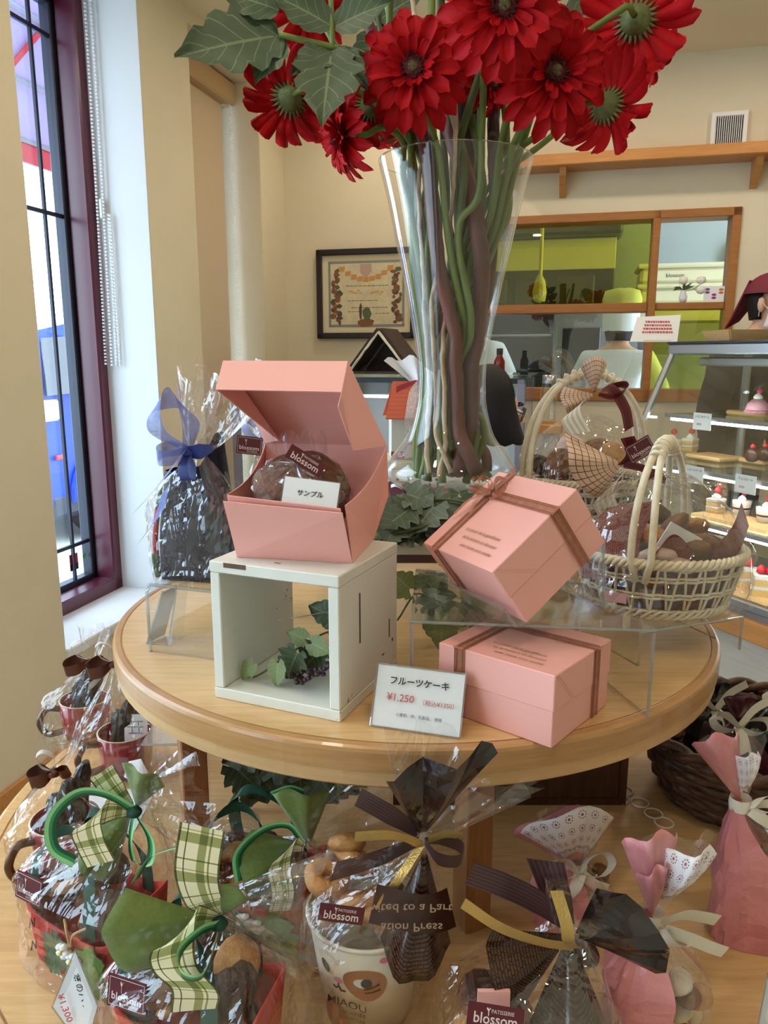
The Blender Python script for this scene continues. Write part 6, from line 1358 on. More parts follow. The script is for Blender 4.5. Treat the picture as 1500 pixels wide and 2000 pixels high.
tote('strawberry tote wrapped in film with its felt blossoms showing, beside the red mugs', V(-.346, .812, TL), R(-29), yp(272, 1568, .80), .00066, (.80, -.45, .20), 31, bowA)
tote('strawberry tote with long plaid ribbon tail, between the white card and the cat cup', V(-.190, .672, TL), R(-20), yp(436, 1775, .655), .00056, (.95, -.05, -.05), 32, bowB)
tote('strawberry tote half under the round table behind the cat cup', V(-.162, .862, TL), R(-18), yp(596, 1640, .82), .00066, (.95, .1, .25), 33, bowC)
# ------------------------------------------------------------ mugs in film
M['mugred'] = P('mug_red', sr(150, 22, 24), .18, coat=.6, c2=sr(126, 16, 20), ns=10); M['mughandle'] = P('mug_handle_bronze', sr(96, 66, 44), .25, metal=.4)
M['brownrib'] = P('brown_satin', sr(92, 42, 28), .35); M['whiterib'] = sheer('white_gauze', sr(226, 222, 222), .6, 240); M['darkfoil'] = P('dark_foil', sr(58, 50, 50), .28, metal=.3, bump=.4, bs=60)
def muggift(label, base, neck, s, seed, card=True, hdir=200):
    base, Nk = Vector(base), Vector(neck); t = thing('mug_gift', label, 'gift', base, R(0), 'red mugs wrapped in film')
    o = MB().lathe([(0, .003), (.036, .003), (.038, 0), (.044, .02), (.047, .074), (.045, .0755), (.043, .072), (.040, .02), (0, .012)], 32).build('mug_body', M['mugred'], t, True)
    a = R(hdir); d = V(math.cos(a), math.sin(a), 0)
    MB().tube(spline([d*.044+V(0, 0, .062), d*.068+V(0, 0, .066), d*.082+V(0, 0, .042), d*.070+V(0, 0, .016), d*.042+V(0, 0, .016)], 6), .006, 9).build('mug_handle', M['mughandle'], t, True)
    MB().lathe([(.0455, .0745), (.0472, .0762), (.0445, .0765)], 32).build('mug_rim', P('mug_rim_cream', sr(206, 190, 160), .3), t, True)
    for x, y, z, L in ((.0, .0, .06, .075), (.012, .012, .06, .095), (-.014, .006, .055, .055)):
        MB().tube(spline([V(x, y, z-.02), V(x*1.3+.004, y, z+L*.5), V(x*1.6+.012, y, z+L)], 4), [.012]*3+[.013]*3+[.012, .010, .006], 8).jit(.004, 60, seed).build('foil_stick', M['darkfoil'], t)
    if card:
        MB().box((.024, -.012, .085), (.04, .001, .05), 0, Matrix.Rotation(R(-10), 3, 'X')).build('printed_card', M['white'], t)
        b = MB()
        for x0, x1, z0, z1 in ((.01, .038, .10, .10), (.01, .038, .09, .09), (.012, .036, .078, .078)): b.tube([(x0, -.0155, z0), (x1, -.0155, z1)], .0006, 4)
        for x0 in (.018, .03): b.tube([(x0, -.0158, .102), (x0, -.0145, .078)], .0006, 4)
        b.build('card_drawing', M['black'], t, kind='stuff')
    cello(t, base+V(0, 0, .001), .135, .115, Nk, .010, (.15, 0, 1), .06, .028, seed, M['cello'], 0, .42, top_th=.7)
    def O(dx, dy, tw=0): return Nk+V(dx*s, -tw, -dy*s)
    loop(t, 'brown_ribbon', O(0, 0, .012), V(-1, -.2, -.25), 46*s, .026, M['brownrib'], (0, -.6, 1), .3, twist=(0, -.4, 1))
    loop(t, 'brown_ribbon', O(4, 0, .010), V(1, -.1, .1), 26*s, .020, M['brownrib'], (0, -.6, 1), .3)
    loop(t, 'gauze_ribbon', O(0, -4, .010), V(-.55, -.1, .8), 44*s, .020, M['whiterib'], (.4, -1, .2), .34)
    tail(t, 'gauze_ribbon', [O(-4, 0, .012), O(-30, 30, .018), O(-46, 42, .02)], .016, M['whiterib'], V(.3, 0, 1)); MB().lathe([(0, -.006), (.008, -.004), (.009, 0), (.007, .004), (0, .006)], 10, O(0, 0, .012)).build('knot', M['brownrib'], t, True, True)
    return t
muggift('red mug in film behind the two other mugs, next to the window sill', (-.575, 1.375, TL), yp(178, 1288, 1.36), .00098, 51, False, 205)
m2 = muggift('red mug in film with a lined white card, close under the round table rim', (-.455, 1.245, TL), yp(225, 1292, 1.25), .00092, 52, True, 215)
muggift('red mug in film in front of its twins, beside a strawberry tote', (-.455, .985, TL), yp(112, 1500, .97), .00072, 53, False, 230)
MB().poly([(.02, -.075, .03), (.045, -.082, .02), (.062, -.078, .04), (.05, -.074, .062), (.028, -.07, .055)], (0, .001, 0)).build('hang_tag', M['white'], m2)
tp_ = thing('white_pad', 'thin white paper sheet lying under the wrapped mugs', 'paper', (-.40, 1.12, TL)); MB().bb((-.09, -.055, .0003), (.015, .06, .0015)).build('sheet', M['white'], tp_)
# ------------------------------------------------------------ cat cup with brown wrap
M['brownpaper'] = uvmat('brown_print_film', lambda nt, u, v: mixc(nt, printmask(nt, u, v, 26, 44), sr(40, 20, 14), sr(86, 54, 38)), .2); M['chocofilm'] = P('chocolate_film', sr(34, 20, 18), .12, spec=.7, bump=.2, bs=25)
M['organza_br'] = uvmat('brown_organza', lambda nt, u, v: mixc(nt, mathn(nt, 'LESS_THAN', mathn(nt, 'FRACT', mathn(nt, 'MULTIPLY', v, 7)), .35), sr(52, 30, 34), sr(82, 56, 60)), .4, alpha=.92)
M['cupwhite'] = P('cup_white', sr(236, 226, 208), .5)
def brownbow(t, Nk, O, s, v=0):
    fd = ((V(-.32, -.1, .62), V(.62, -.1, .95), 205), (V(-1.3, -.2, .35), V(-.75, -.3, -.9), 118))[v]
    fan(t, 'chocolate_wrap', O(0, 0, .012), fd[0], fd[1], fd[2]*s, M['chocofilm'] if v == 0 else M['brownpaper'], .3, seed=v, n=9, smooth=False, wav=.12, label='glossy dark chocolate film gathered into a fan')
    if v == 1: fan(t, 'chocolate_wrap', O(6, 0, .014), V(.25, -.1, 1.0), V(1.25, -.2, -.42), 120*s, M['chocofilm'], .3, seed=7, n=9, smooth=False, wav=.12)
def catcup():
    base = V(-.018, .742, TL); Nk = yp(822, 1622, .700); s = .00060
    t = thing('cat_cup_gift', 'white paper cup with a cat face, filled with biscuits and wrapped with brown bow', 'gift', base, R(-12))
    o = MB().lathe([(0, .003), (.046, .003), (.047, 0), (.0655, .125)], 48).build('paper_cup', M['cupwhite'], t, True); solid(o, .0008, -1)
    MB().tube([(.066*math.cos(2*PI*k/48), .066*math.sin(2*PI*k/48), .1255) for k in range(49)], .0022, 8, False).build('rolled_rim', M['cupwhite'], t, True)
    def cy(x, z, lift=.0006):   # point on the cup's skin, x = arc length from front
        r = lerp(.047, .0655, z/.125)+lift; a = -PI/2+x/r; return V(r*math.cos(a), r*math.sin(a), z)
    def patch(name, outline, mat, lift=.0006, parent=None, n=None):
        c = (sum(p[0] for p in outline)/len(outline), sum(p[1] for p in outline)/len(outline)); m = MB(); vs = [cy(*c, lift)]; K = len(outline); R_ = 4
        for r in range(1, R_+1):
            for p in outline: vs.append(cy(c[0]+(p[0]-c[0])*r/R_, c[1]+(p[1]-c[1])*r/R_, lift))
        fs = [(0, 1+i, 1+(i+1) % K) for i in range(K)]
        for r in range(R_-1): fs += [(1+r*K+i, 1+(r+1)*K+i, 1+(r+1)*K+(i+1) % K, 1+r*K+(i+1) % K) for i in range(K)]
        return m.add(vs, fs).build(name, mat, parent or t, True)
    def ell(x, z, a, b, rot=0, n=22, e=0): return [(x+a*math.cos(q)*math.cos(rot)-b*math.sin(q)*math.sin(rot)*(1+e*math.cos(q)), z+a*math.cos(q)*math.sin(rot)+b*math.sin(q)*math.cos(rot)*(1+e*math.cos(q))) for q in [2*PI*k/n for k in range(n)]]
    pb = P('print_brown_patch', sr(166, 104, 56), .5)
    patch('brown_patch', ell(.010, .080, .024, .021, -.35, e=.2), pb); patch('eye_white', ell(.008, .082, .0095, .0062, -.1), M['white'], .0009); patch('eye_pupil', ell(.0125, .0825, .006, .0065), M['black'], .0012)
    patch('eye_pupil', ell(-.036, .090, .005, .0085, .5), M['black'], .0009); patch('nose', ell(-.019, .079, .0055, .004), P('print_pink', sr(232, 150, 176), .5), .0009)
    patch('pink_dot', ell(.032, .112, .005, .004), P('print_pink2', sr(226, 120, 160), .5), .0009); patch('brown_patch', ell(-.026, .022, .017, .022, .2), pb); patch('black_patch', ell(.010, .012, .017, .0095), M['black'])
    for pts in ([(-.019, .075), (-.019, .071), (-.022, .067), (-.026, .069)], [(-.019, .071), (-.016, .066), (-.011, .067)], [(.010, .074), (.017, .076), (.026, .080)], [(.010, .069), (.018, .070), (.027, .073)]):
        MB().tube([cy(x, z, .0010) for x, z in pts], .0008, 4).build('printed_whisker', M['black'], t)
    for s_, z, sz, x in (('MIAOU', .050, .0125, -.010), ('JOURNÉE', .038, .0062, -.004), ('NOUVELLE', .030, .0056, -.006)):
        c = cy(x, z, .0016); fr = frame(c, V(-c.y, c.x, 0)*1.0, (0, 0, 1)); lettering(t, s_, sz, fr, M['black'], .005 if s_ == 'MIAOU' else 0, sx=1.15)
    T = MW[t.name]
    lumps(t, 'ring_biscuit', [T @ V(-.005, -.012, .138), T @ V(-.045, .0, .155), T @ V(.02, -.022, .128), T @ V(-.02, .03, .16)], .030, [BK[0]], 3, True)
    lumps(t, 'biscuit', [T @ V(.0, .02, .12), T @ V(-.03, -.02, .118), T @ V(.03, .0, .115), T @ V(-.03, .03, .18), T @ V(.015, .03, .12)], .024, [BK[0], BK[1], BK[3]], 4)
    MB().grid(lambda u, v: T @ V(lerp(-.055, .025, u), -.045-.018*math.sin(u*PI)+.004*math.sin(v*9), lerp(.105, .165, v)+.005*math.sin(u*12)), 12, 10).build('inner_pouch', M['cello2'], t, False, True)
    blossom(t, frame(yp(667, 1785, .662), (.95, .1, -.22), (.2, .35, .9)), .045, True)
    fan(t, 'printed_paper', Nk+V(.004, -.012, -.012), V(-.46, -.10, -1), V(.26, -.12, -1.0), .112, M['brownpaper'], .25, seed=4, label='brown translucent paper with rows of pale print')
    pc_ = yp(800, 1782, Nk.y-.046)
    pl = MB().grid(lambda u, v: pc_+V(lerp(-.036, .042, u)*(1.12-.24*v), .012-.016*math.sin(u*PI), lerp(-.022, .022, v)+.004*math.sin(u*5)), 12, 4).build('printed_paper', P('brown_film', sr(58, 32, 22), .25), t, True, True)
    for body, dz, sz in (('vited to a Part', .010, .0135), ('ation Press', -.011, .0135)):
        lettering(t, body, sz, frame(pc_+V(.002, -.0062, dz), (1, 0, .0), (0, 0, 1)), P('print_tan', sr(170, 138, 112), .5), .004, True, sy=-1)
    def O(dx, dy, tw=0): return Nk+V(dx*s, -tw, -dy*s)
    brownbow(t, Nk, O, s, 0)
    tail(t, 'brown_organza', [O(-5, 0, .018), O(-60, 12, .03), O(-110, 25, .035), O(-146, 42, .03)], [.014, .024, .028, .028], M['organza_br'], [V(0, -.3, 1), V(0, -.3, 1), V(.2, -.3, 1), V(.3, -.2, 1)])
    tail(t, 'brown_organza', [O(-5, -10, .012), O(-50, -45, .016), O(-105, -75, .012)], [.014, .024, .024], M['organza_br'], V(.35, -.2, 1)); loop(t, 'brown_organza', O(5, 5, .014), V(1, -.2, -.25), 66*s, .028, M['organza_br'], (0, -.6, 1), .30)
    tail(t, 'gold_ribbon', [O(0, 0, .024), O(-30, -25, .034), O(-62, -30, .034), O(-110, -22, .03)], .0135, M['gold_rib'], [V(.2, -.3, 1), V(.1, -.5, 1), V(0, -.3, 1), V(.1, -.2, 1)])
    tail(t, 'gold_ribbon', [O(-5, 2, .026), O(-30, 30, .038), O(-55, 70, .04), O(-68, 98, .038)], .012, M['gold_rib'], [V(1, -.2, .4), V(1, -.2, .3), V(1, -.1, .2), V(1, 0, .1)]); tail(t, 'gold_ribbon', [O(10, -5, .02), O(40, -18, .022), O(68, -12, .02)], .011, M['gold_rib'], V(0, -.3, 1))
    cello(t, base+V(0, 0, .001), .140, .136, Nk, .014, (.5, .1, .85), .085, .075, 61, M['cello'], 0, .5, sup=3)
    return t
catcup()
def brown2():
    base = V(.148, .640, TL); Nk = yp(1108, 1808, .665); s = .00056
    t = thing('biscuit_bag', 'film bag of small cakes with dark brown wrap and gold ribbon beside the cat cup', 'gift bag', base, R(0))
    lumps(t, 'small_cake', [base+V(*p) for p in ((-.058, -.01, .03), (-.048, .02, .085), (-.04, -.028, .03), (-.014, -.02, .05), (-.058, .0, .075), (-.024, .0, .085), (-.006, -.03, .03))], .025, [BK[0], BK[1], BK[0], BK[3]], 5)
    MB().box((-.046, -.008, .075), (.045, .045, .022), .006).build('brownie', BK[1], t); MB().box((-.044, .0, .108), (.045, .045, .03), .006).build('brownie', BK[2], t); MB().box((-.046, -.030, .13), (.03, .004, .026)).build('pink_card', M['pinkin'], t)
    blossom(t, frame(yp(968, 1986, .588), (.95, 0, -.18), (.15, .5, .8)), .052, True)
    fan(t, 'printed_paper', Nk+V(0, -.008, 0), V(-.45, -.15, -1), V(.42, -.2, -1.0), .118, M['brownpaper'], .35, seed=14, label='brown translucent paper with rows of pale print')
    def O(dx, dy, tw=0): return Nk+V(dx*s, -tw, -dy*s)
    brownbow(t, Nk, O, s, 1)
    tail(t, 'brown_organza', [O(0, -5, .005), O(-60, -65, .012), O(-120, -95, .01), O(-175, -105, .0)], [.016, .032, .034, .034], M['organza_br'], V(.25, -.3, 1)); tail(t, 'brown_organza', [O(0, -5, .0), O(-22, -60, .0), O(-45, -130, .0)], [.014, .03, .036], M['organza_br'], V(1, -.2, 0)); loop(t, 'brown_organza', O(5, 15, .0), V(.5, .1, -.9), 70*s, .03, M['organza_br'], (.5, -.6, .3), .3)
    tail(t, 'gold_ribbon', [O(0, 0, .028), O(-60, -22, .036), O(-130, -50, .036), O(-192, -88, .03)], .0125, M['gold_rib'], [V(.1, -.3, 1), V(.1, -.3, 1), V(.3, -.2, 1), V(.4, -.1, 1)])
    tail(t, 'gold_ribbon', [O(0, 0, .030), O(-16, -30, .04), O(-22, -65, .042), O(-36, -112, .03)], .012, M['gold_rib'], [V(1, -.2, .1), V(1, -.4, .2), V(1, -.2, .1), V(1, -.1, .1)]); loop(t, 'gold_ribbon', O(8, 40, -.0), V(.55, 0, -.6), 55*s, .012, M['gold_rib'], (0, -.8, .5), .3)
    cello(t, base+V(-.012, 0, .001), .165, .12, Nk, .016, (.3, -.3, .6), .05, .05, 62, M['cello2'], 0, .58, sup=4)
brown2()
# ------------------------------------------------------------ pink sweet bags
M['pinkfilm'] = P('pink_translucent_paper', sr(222, 144, 146), .34, spec=.6, c2=sr(206, 124, 130), ns=12, bump=.35, bs=34); M['cream_rib'] = P('cream_satin', sr(236, 228, 210), .3)
def doily(nt, u, v):
    w = mathn(nt, 'MULTIPLY', u, 9); a = mathn(nt, 'SUBTRACT', mathn(nt, 'FRACT', w), .5); b = mathn(nt, 'SUBTRACT', mathn(nt, 'FRACT', mathn(nt, 'MULTIPLY', v, 4)), .5)
    r = mathn(nt, 'SQRT', mathn(nt, 'ADD', mathn(nt, 'MULTIPLY', a, a), mathn(nt, 'MULTIPLY', b, b))); dot = mathn(nt, 'LESS_THAN', r, .10)
    ringm = mathn(nt, 'MULTIPLY', mathn(nt, 'LESS_THAN', mathn(nt, 'ABSOLUTE', mathn(nt, 'SUBTRACT', r, .26)), .045), mathn(nt, 'GREATER_THAN', mathn(nt, 'SINE', mathn(nt, 'MULTIPLY', mathn(nt, 'ARCTAN2', a, b), 9)), 0))
    sc_ = mathn(nt, 'MULTIPLY_ADD', mathn(nt, 'ABSOLUTE', mathn(nt, 'SINE', mathn(nt, 'MULTIPLY', u, 14))), .05, .12)
    l1 = mathn(nt, 'LESS_THAN', mathn(nt, 'ABSOLUTE', mathn(nt, 'SUBTRACT', v, sc_)), .008); l2 = mathn(nt, 'LESS_THAN', mathn(nt, 'ABSOLUTE', mathn(nt, 'SUBTRACT', v, mathn(nt, 'ADD', sc_, .04))), .008)
    f = mathn(nt, 'MINIMUM', mathn(nt, 'ADD', mathn(nt, 'ADD', dot, ringm), mathn(nt, 'ADD', l1, l2)), 1.0)
    return mixc(nt, f, sr(238, 232, 234), sr(150, 84, 92))
M['doily'] = uvmat('doily_print', doily, .5)
def sweetbag(label, base, knot, s, Wd, Dp, seed, pf, df, tails, rz=0, film_side=True):
    base, Nk = Vector(base), Vector(knot); t = thing('sweet_bag', label, 'gift bag', base, rz, 'pink paper bags of sweets'); T = MW[t.name]
    def half(a0, a1, sw):
        def f(u, v):
            a = lerp(a0, a1, u); c, sn = math.cos(a), math.sin(a); p = 4; tp = max(0, (v-.52)/.48); tp = tp*tp*(3-2*tp)
            e = V(math.copysign(abs(c)**(2/p), c)*lerp(Wd/2, .011, tp), math.copysign(abs(sn)**(2/p), sn)*lerp(Dp/2, .011, tp), 0)*(1+.10*math.sin(a*9+seed)*tp*(1-tp)*4+.09*nz(c*3+seed, sn*3, v*6)+.05*nz(c*8+seed, sn*8, v*13))
            c0 = base.lerp(Nk, tp); return V(c0.x, c0.y, lerp(base.z+.001, Nk.z, v))+(T.to_3x3() @ e)
        return f
    MB().grid(half(PI*.48, PI*1.52, 1), 22, 18).build('pink_paper', M['pinkfilm'], t, False, True, label='pink paper half of the bag')
    MB().grid(half(-PI*.48, PI*.48, 1), 22, 18).build('clear_film', M['cello2'], t, False, True, label='clear film half of the bag')
    rnd = random.Random(seed); h = (Nk.z-base.z)*.62
    lumps(t, 'sweet', [T @ V(rnd.uniform(-.1, .4)*Wd, rnd.uniform(-.3, .3)*Dp, rnd.uniform(.08, 1)*h) for _ in range(34)], .0115, [BK[0], BK[1], BK[2], P('sugar_white%d' % seed, sr(214, 200, 176), .7)], seed)
    for i, (d1, d2, L) in enumerate(pf): fan(t, 'pink_paper_top', Nk+V(0, -.002*i, 0), d1, d2, L*s, M['pinkfilm'], .25, seed=seed+i)
    for i, (d1, d2, L) in enumerate(df): fan(t, 'doily_paper', Nk+V(0, -.008, .004), d1, d2, L*s, M['doily'], .3, seed=seed+i, label='white paper with punched lace print', r0=.22)
    for d1, d2, L in pf[:1]: fan(t, 'clear_film_top', Nk+V(0, -.012, 0), d1*1.08, d2*1.05+V(.3, 0, 0), L*s, M['cello'], .3, seed=seed+9, th=0)
    def O(dx, dy, tw=0): return Nk+V(dx*s, -tw, -dy*s)
    MB().lathe([(.0125, -.008), (.0135, 0), (.0125, .008)], 16, Nk).build('ribbon_band', M['cream_rib'], t, True, True)
    for kind, pts in tails:
        if kind == 'loop': loop(t, 'satin_ribbon', O(*pts[0]), pts[1], pts[2]*s, .018, M['cream_rib'], pts[3], .32)
        else: tail(t, 'satin_ribbon', [O(*p) for p in pts], .0155, M['cream_rib'], V(.45, -.2, 1) if abs(pts[-1][0]) > abs(pts[-1][1]) else V(1, -.3, .1))
    return t
sweetbag('pink sweet bag with spread lace top and white bow, behind the brown wrapped bag', (.245, .880, TL), yp(1126, 1690, .865), .00068, .10, .07, 71, [(V(-1.25, 0, .7), V(.55, 0, 1.0), 105)], [(V(-1.15, -.1, .82), V(.62, -.1, 1.15), 105), ],
         [('loop', ((0, 0, .016), V(.75, -.2, .65), 66, (.3, -.7, .6))), ('loop', ((-2, 0, .016), V(-.9, -.2, .35), 58, (.3, -.7, .6))), ('t', ((0, 0, .018), (-12, 25, .024), (-32, 55, .02))), ('t', ((2, 0, .016), (28, 20, .018), (55, 38, .01)))])
sweetbag('pink sweet bag with upright folded top, between the brown wrapped bag and its twin', (.285, .690, TL), yp(1272, 1790, .690), .00058, .105, .075, 72, [(V(-.42, 0, 1), V(.25, 0, 1.1), 165), (V(-.3, -.1, .7), V(.1, -.1, 1), 150)], [(V(-.02, -.1, .95), V(.55, -.1, 1.0), 170)],
         [('loop', ((10, 0, .018), V(.9, -.3, -.5), 40, (.4, -.7, .6))), ('t', ((10, 0, .018), (50, 2, .03), (85, 18, .03), (118, 40, .022))), ('t', ((8, -4, .012), (45, -22, .014), (80, -16, .012), (110, -6, .01)))], R(-12))
sweetbag('pink sweet bag standing before the dark wicker basket', (.470, .850, TL), yp(1446, 1568, .845), .00066, .105, .075, 73, [(V(-.85, 0, 1), V(-.1, 0, 1.15), 130)], [(V(-.35, -.1, .95), V(.12, -.1, 1.0), 118)],
         [('loop', ((8, -4, .016), V(.9, -.2, .5), 48, (.4, -.7, .6))), ('t', ((8, 0, .016), (30, 15, .02), (55, 28, .02))), ('t', ((8, -4, .012), (35, -12, .014), (62, -8, .012)))], R(-18))
# ------------------------------------------------------------ dark wicker basket with pouches
db = thing('dark_wicker_basket', 'round dark brown wicker basket holding ribboned pouches', 'basket', (.615, 1.175, TL))
for k in range(9):
    z = .0105+k*.0125; r = .140+.035*(k/8)**.8
    MB().tube([V((r+.0035*math.sin(a*17+k*PI))*math.cos(a), (r+.0035*math.sin(a*17+k*PI))*math.sin(a), z+.002*math.sin(a*5+k)) for a in [2*PI*q/80 for q in range(81)]], .0078, 7, False).build('weaver', M['wickerdk'], db, True)
for sgn in (0, PI):
    MB().tube([V((.178+.007*math.cos(a*11+sgn))*math.cos(a), (.178+.007*math.cos(a*11+sgn))*math.sin(a), .117+.007*math.sin(a*11+sgn)) for a in [2*PI*q/120 for q in range(121)]], .008, 7, False).build('rim_braid', M['wickerdk'], db, True)
MB().lathe([(0, .004), (.14, .004)], 40).build('basket_floor', M['wickerdk'], db)
M['plumfilm'] = P('plum_film', sr(74, 26, 38), .2, spec=.6, bump=.25, bs=30); M['blackfilm'] = P('dark_film', sr(36, 32, 34), .15, spec=.7, bump=.25, bs=30)
def pouch(label, c, rz, mat, dims, tilt=0, tails=None):
    t = thing('ribboned_pouch', label, 'pouch', c, rot=(R(tilt), 0, rz)); a, b, h = dims
    MB().lathe([(0, 0), (.8, .02), (1, .2), (1, .6), (.62, .85), (.2, 1)], 22, sx=a, sy=b).xf(Matrix.Diagonal((1, 1, h, 1))).jit(.006, 22, a*100).build('pouch_body', mat, t)
    Nk = MW[t.name] @ V(0, 0, h)
    fan(t, 'pouch_top', Nk, V(-.6, -.1, 1), V(.6, -.1, 1), .05, mat, .3, seed=2)
    loop(t, 'satin_ribbon', Nk+V(0, -.012, 0), V(-1, -.2, .35), .05, .018, M['cream_rib'], (.3, -.6, .7), .32); loop(t, 'satin_ribbon', Nk+V(0, -.012, 0), V(1, -.2, .25), .045, .018, M['cream_rib'], (.3, -.6, .7), .3)
    tail(t, 'satin_ribbon', [Nk+V(0, -.014, 0), Nk+V(.004, -.03, -.03), Nk+V(0, -.034, -.05)], .018, M['cream_rib'], V(1, 0, 0)); tail(t, 'satin_ribbon', [Nk+V(0, -.012, 0), Nk+V(.02, -.012, .03), Nk+V(.05, -.012, .05)], .014, M['cream_rib'], V(.5, 0, -1))
    return t
pouch('plum-coloured film pouch with white ribbon lying at the edge of the dark basket', (.556, 1.122, TL+.012), 0, M['plumfilm'], (.058, .044, .138), 0)
pouch('black film pouch with white ribbon inside the dark basket', (.668, 1.185, TL+.012), 0, M['blackfilm'], (.060, .05, .148))
pouch('dark film pouch lying at the back of the dark basket', (.572, 1.242, TL+.012), 0, M['blackfilm'], (.046, .040, .108))
dl = thing('lace_doily', 'strip of white looped lace trim lying beside the dark basket', 'doily', (.42, 1.12, TL))
for k, (x, y) in enumerate(((-.03, .03), (.0, .02), (.012, -.01), (.02, -.035), (-.015, .055))):
    MB().tube([V(x+.014*math.cos(a), y+.014*math.sin(a), .0015) for a in [2*PI*q/20 for q in range(21)]], .0013, 5, False).build('lace_loop', M['cream_rib'], dl)
# ------------------------------------------------------------ cards on the lower tier
def smallcard(name, label, pts, txt=True):
    t = thing(name, label, 'price card', pts[3]); n_ = (pts[1]-pts[0]).cross(pts[3]-pts[0]).normalized()
    if n_.y > 0: n_ = -n_
    MB().poly(pts, -n_*.001).build('card_sheet', M['white'], t, world=True); c = sum(pts, Vector())/4
    MB().poly([c+(p-c)*1.06 for p in pts], -n_*.001).xf(Matrix.Translation(n_*.0012)).build('holder', M['acryl'], t, world=True)
    MB().tube([c+(p-c)*1.06 for p in pts+pts[:1]], .0008, 4).build('holder_edge', M['acryl_edge'], t, world=True)
    MB().poly([pts[1]-n_*.002, pts[2]-n_*.002, pts[2]+V(.02, .05, -.0), pts[1]+V(.03, .05, -(pts[1].z-pts[2].z))], -n_*.001).build('holder_back', M['acryl'], t, world=True)
    if txt:
        d = (pts[2]-pts[0]).normalized(); ex = (d*.8+V(.35, -.1, -.2)).normalized()
        lettering(t, '苺のバッグ', .010, frame(c+V(.008, 0, .010)+n_*.0022, ex, V(.8, 0, .55)), M['black'], .01, True); lettering(t, '¥1,300', .011, frame(c+V(-.012, 0, -.004)+n_*.0022, ex, V(.8, 0, .55)), M['red_ink'], .01, True)
    return t
smallcard('price_card', 'white price card standing turned on edge before the strawberry tote', [yp(147, 1860, .715), yp(190, 1966, .690), yp(166, 2052, .688), yp(104, 1966, .715)])
smallcard('price_card', 'white price card at the foot of the pink sweet bag by the dark basket', [yp(1500, 1905, .70), yp(1530, 1960, .69), yp(1512, 2060, .68), yp(1482, 2000, .69)], False)
ld = thing('ivy_garland', 'ivy lying under the round table behind the strawberry totes', 'garland', (-.20, 1.10, TL)); random.seed(77)
MB().tube(spline([(-.25, 1.12, TL+.01), (-.22, 1.11, TL+.06), (-.2, 1.12, TL+.04), (-.08, 1.10, TL+.06)], 5), .0025, 6).build('vine', M['green_st2'], ld, True, True)
for k in range(22):
    x = lerp(-.235, -.05, k/21); a = random.uniform(-3, 0); putleaf(ld, 'ivg' if k % 3 else 'iv1', V(x, 1.115+random.uniform(-.03, .03), TL+random.uniform(.05, .20)), (math.cos(a), -.4, math.sin(a)), (random.uniform(-.4, .4), -1, .5), random.uniform(.9, 1.3), floor=TL+.001)
r2 = thing('acrylic_riser', 'small clear acrylic riser under the round table beside a leg', 'display riser', (-.225, 1.12, TL))
MB().bb((-.15, -.03, .13), (-.06, .03, .134)).build('riser_top', M['acryl'], r2); MB().bb((-.15, -.03, 0), (-.146, .03, .13)).build('riser_leg', M['acryl'], r2); MB().bb((-.064, -.03, 0), (-.06, .03, .13)).build('riser_leg', M['acryl'], r2)
MB().tube([(-.15, -.03, .132), (-.06, -.03, .132)], .002, 5).build('polished_edge', M['acryl_edge'], r2)
# ------------------------------------------------------------ acrylic riser with navy gifts (beside the white cube)
A_, B_ = V(-.322, 1.000, 0), V(-.195, .958, 0); bkv = V(.05, .17, 0); zr = 1.0135
rl_ = thing('acrylic_riser', 'clear acrylic riser carrying the navy blue wrapped gifts', 'display riser', ((A_.x+B_.x)/2, 1.05, TT))
MB().poly([A_+V(0, 0, zr), B_+V(0, 0, zr), B_+bkv+V(.06, 0, zr), A_+bkv+V(0, 0, zr)], (0, 0, .004)).build('riser_top', M['acryl'], rl_, world=True)
for p, q in ((A_, B_), (A_+bkv, B_+bkv+V(.06, 0, 0))): MB().poly([p+V(0, 0, TT), q+V(0, 0, TT), q+V(0, 0, zr), p+V(0, 0, zr)], (0, .004, 0)).build('riser_leg', M['acryl'], rl_, world=True)
MB().tube([A_+V(0, 0, TT), A_+V(0, 0, zr-.006), A_+V(.006, -.001, zr+.003), B_+V(0, 0, zr+.003)], .0025, 6).build('polished_edge', M['acryl_edge'], rl_, world=True)
ah = thing('card_holder', 'clear card holder with white card seen edge-on under the acrylic riser', 'card holder', zp(300, 1258, TT))
h0, h1 = zp(287, 1256, TT+.001), zp(330, 1260, TT+.001); h2 = yp(345, 1142, 1.05); h3 = yp(318, 1155, 1.04)
MB().poly([h0, h0+V(.016, .03, .002), h3+V(.012, .03, 0), h3], (.0015, 0, 0)).build('card_sheet', M['white'], ah, world=True)
MB().poly([h1, h1+V(.01, .03, 0), h2+V(.008, .03, 0), h2], (.002, 0, 0)).build('holder_back', M['acryl'], ah, world=True); MB().poly([h0, h1, h1+V(.01, .03, 0), h0+V(.016, .03, 0)], (0, 0, .002)).build('holder_base', M['acryl'], ah, world=True)
MB().tube([h3, h0, h1, h2], .0018, 5).build('holder_edge', M['acryl_edge'], ah, world=True)
M['navy'] = P('navy_cloth', sr(20, 24, 46), .5, spec=.25, c2=sr(14, 17, 36), ns=8, bump=.15, bs=30); M['bluerib'] = sheer('blue_organza', sr(120, 138, 206), .70, 200, sr(86, 104, 190)); M['bluerib_dk'] = P('blue_satin', sr(36, 52, 124), .35)
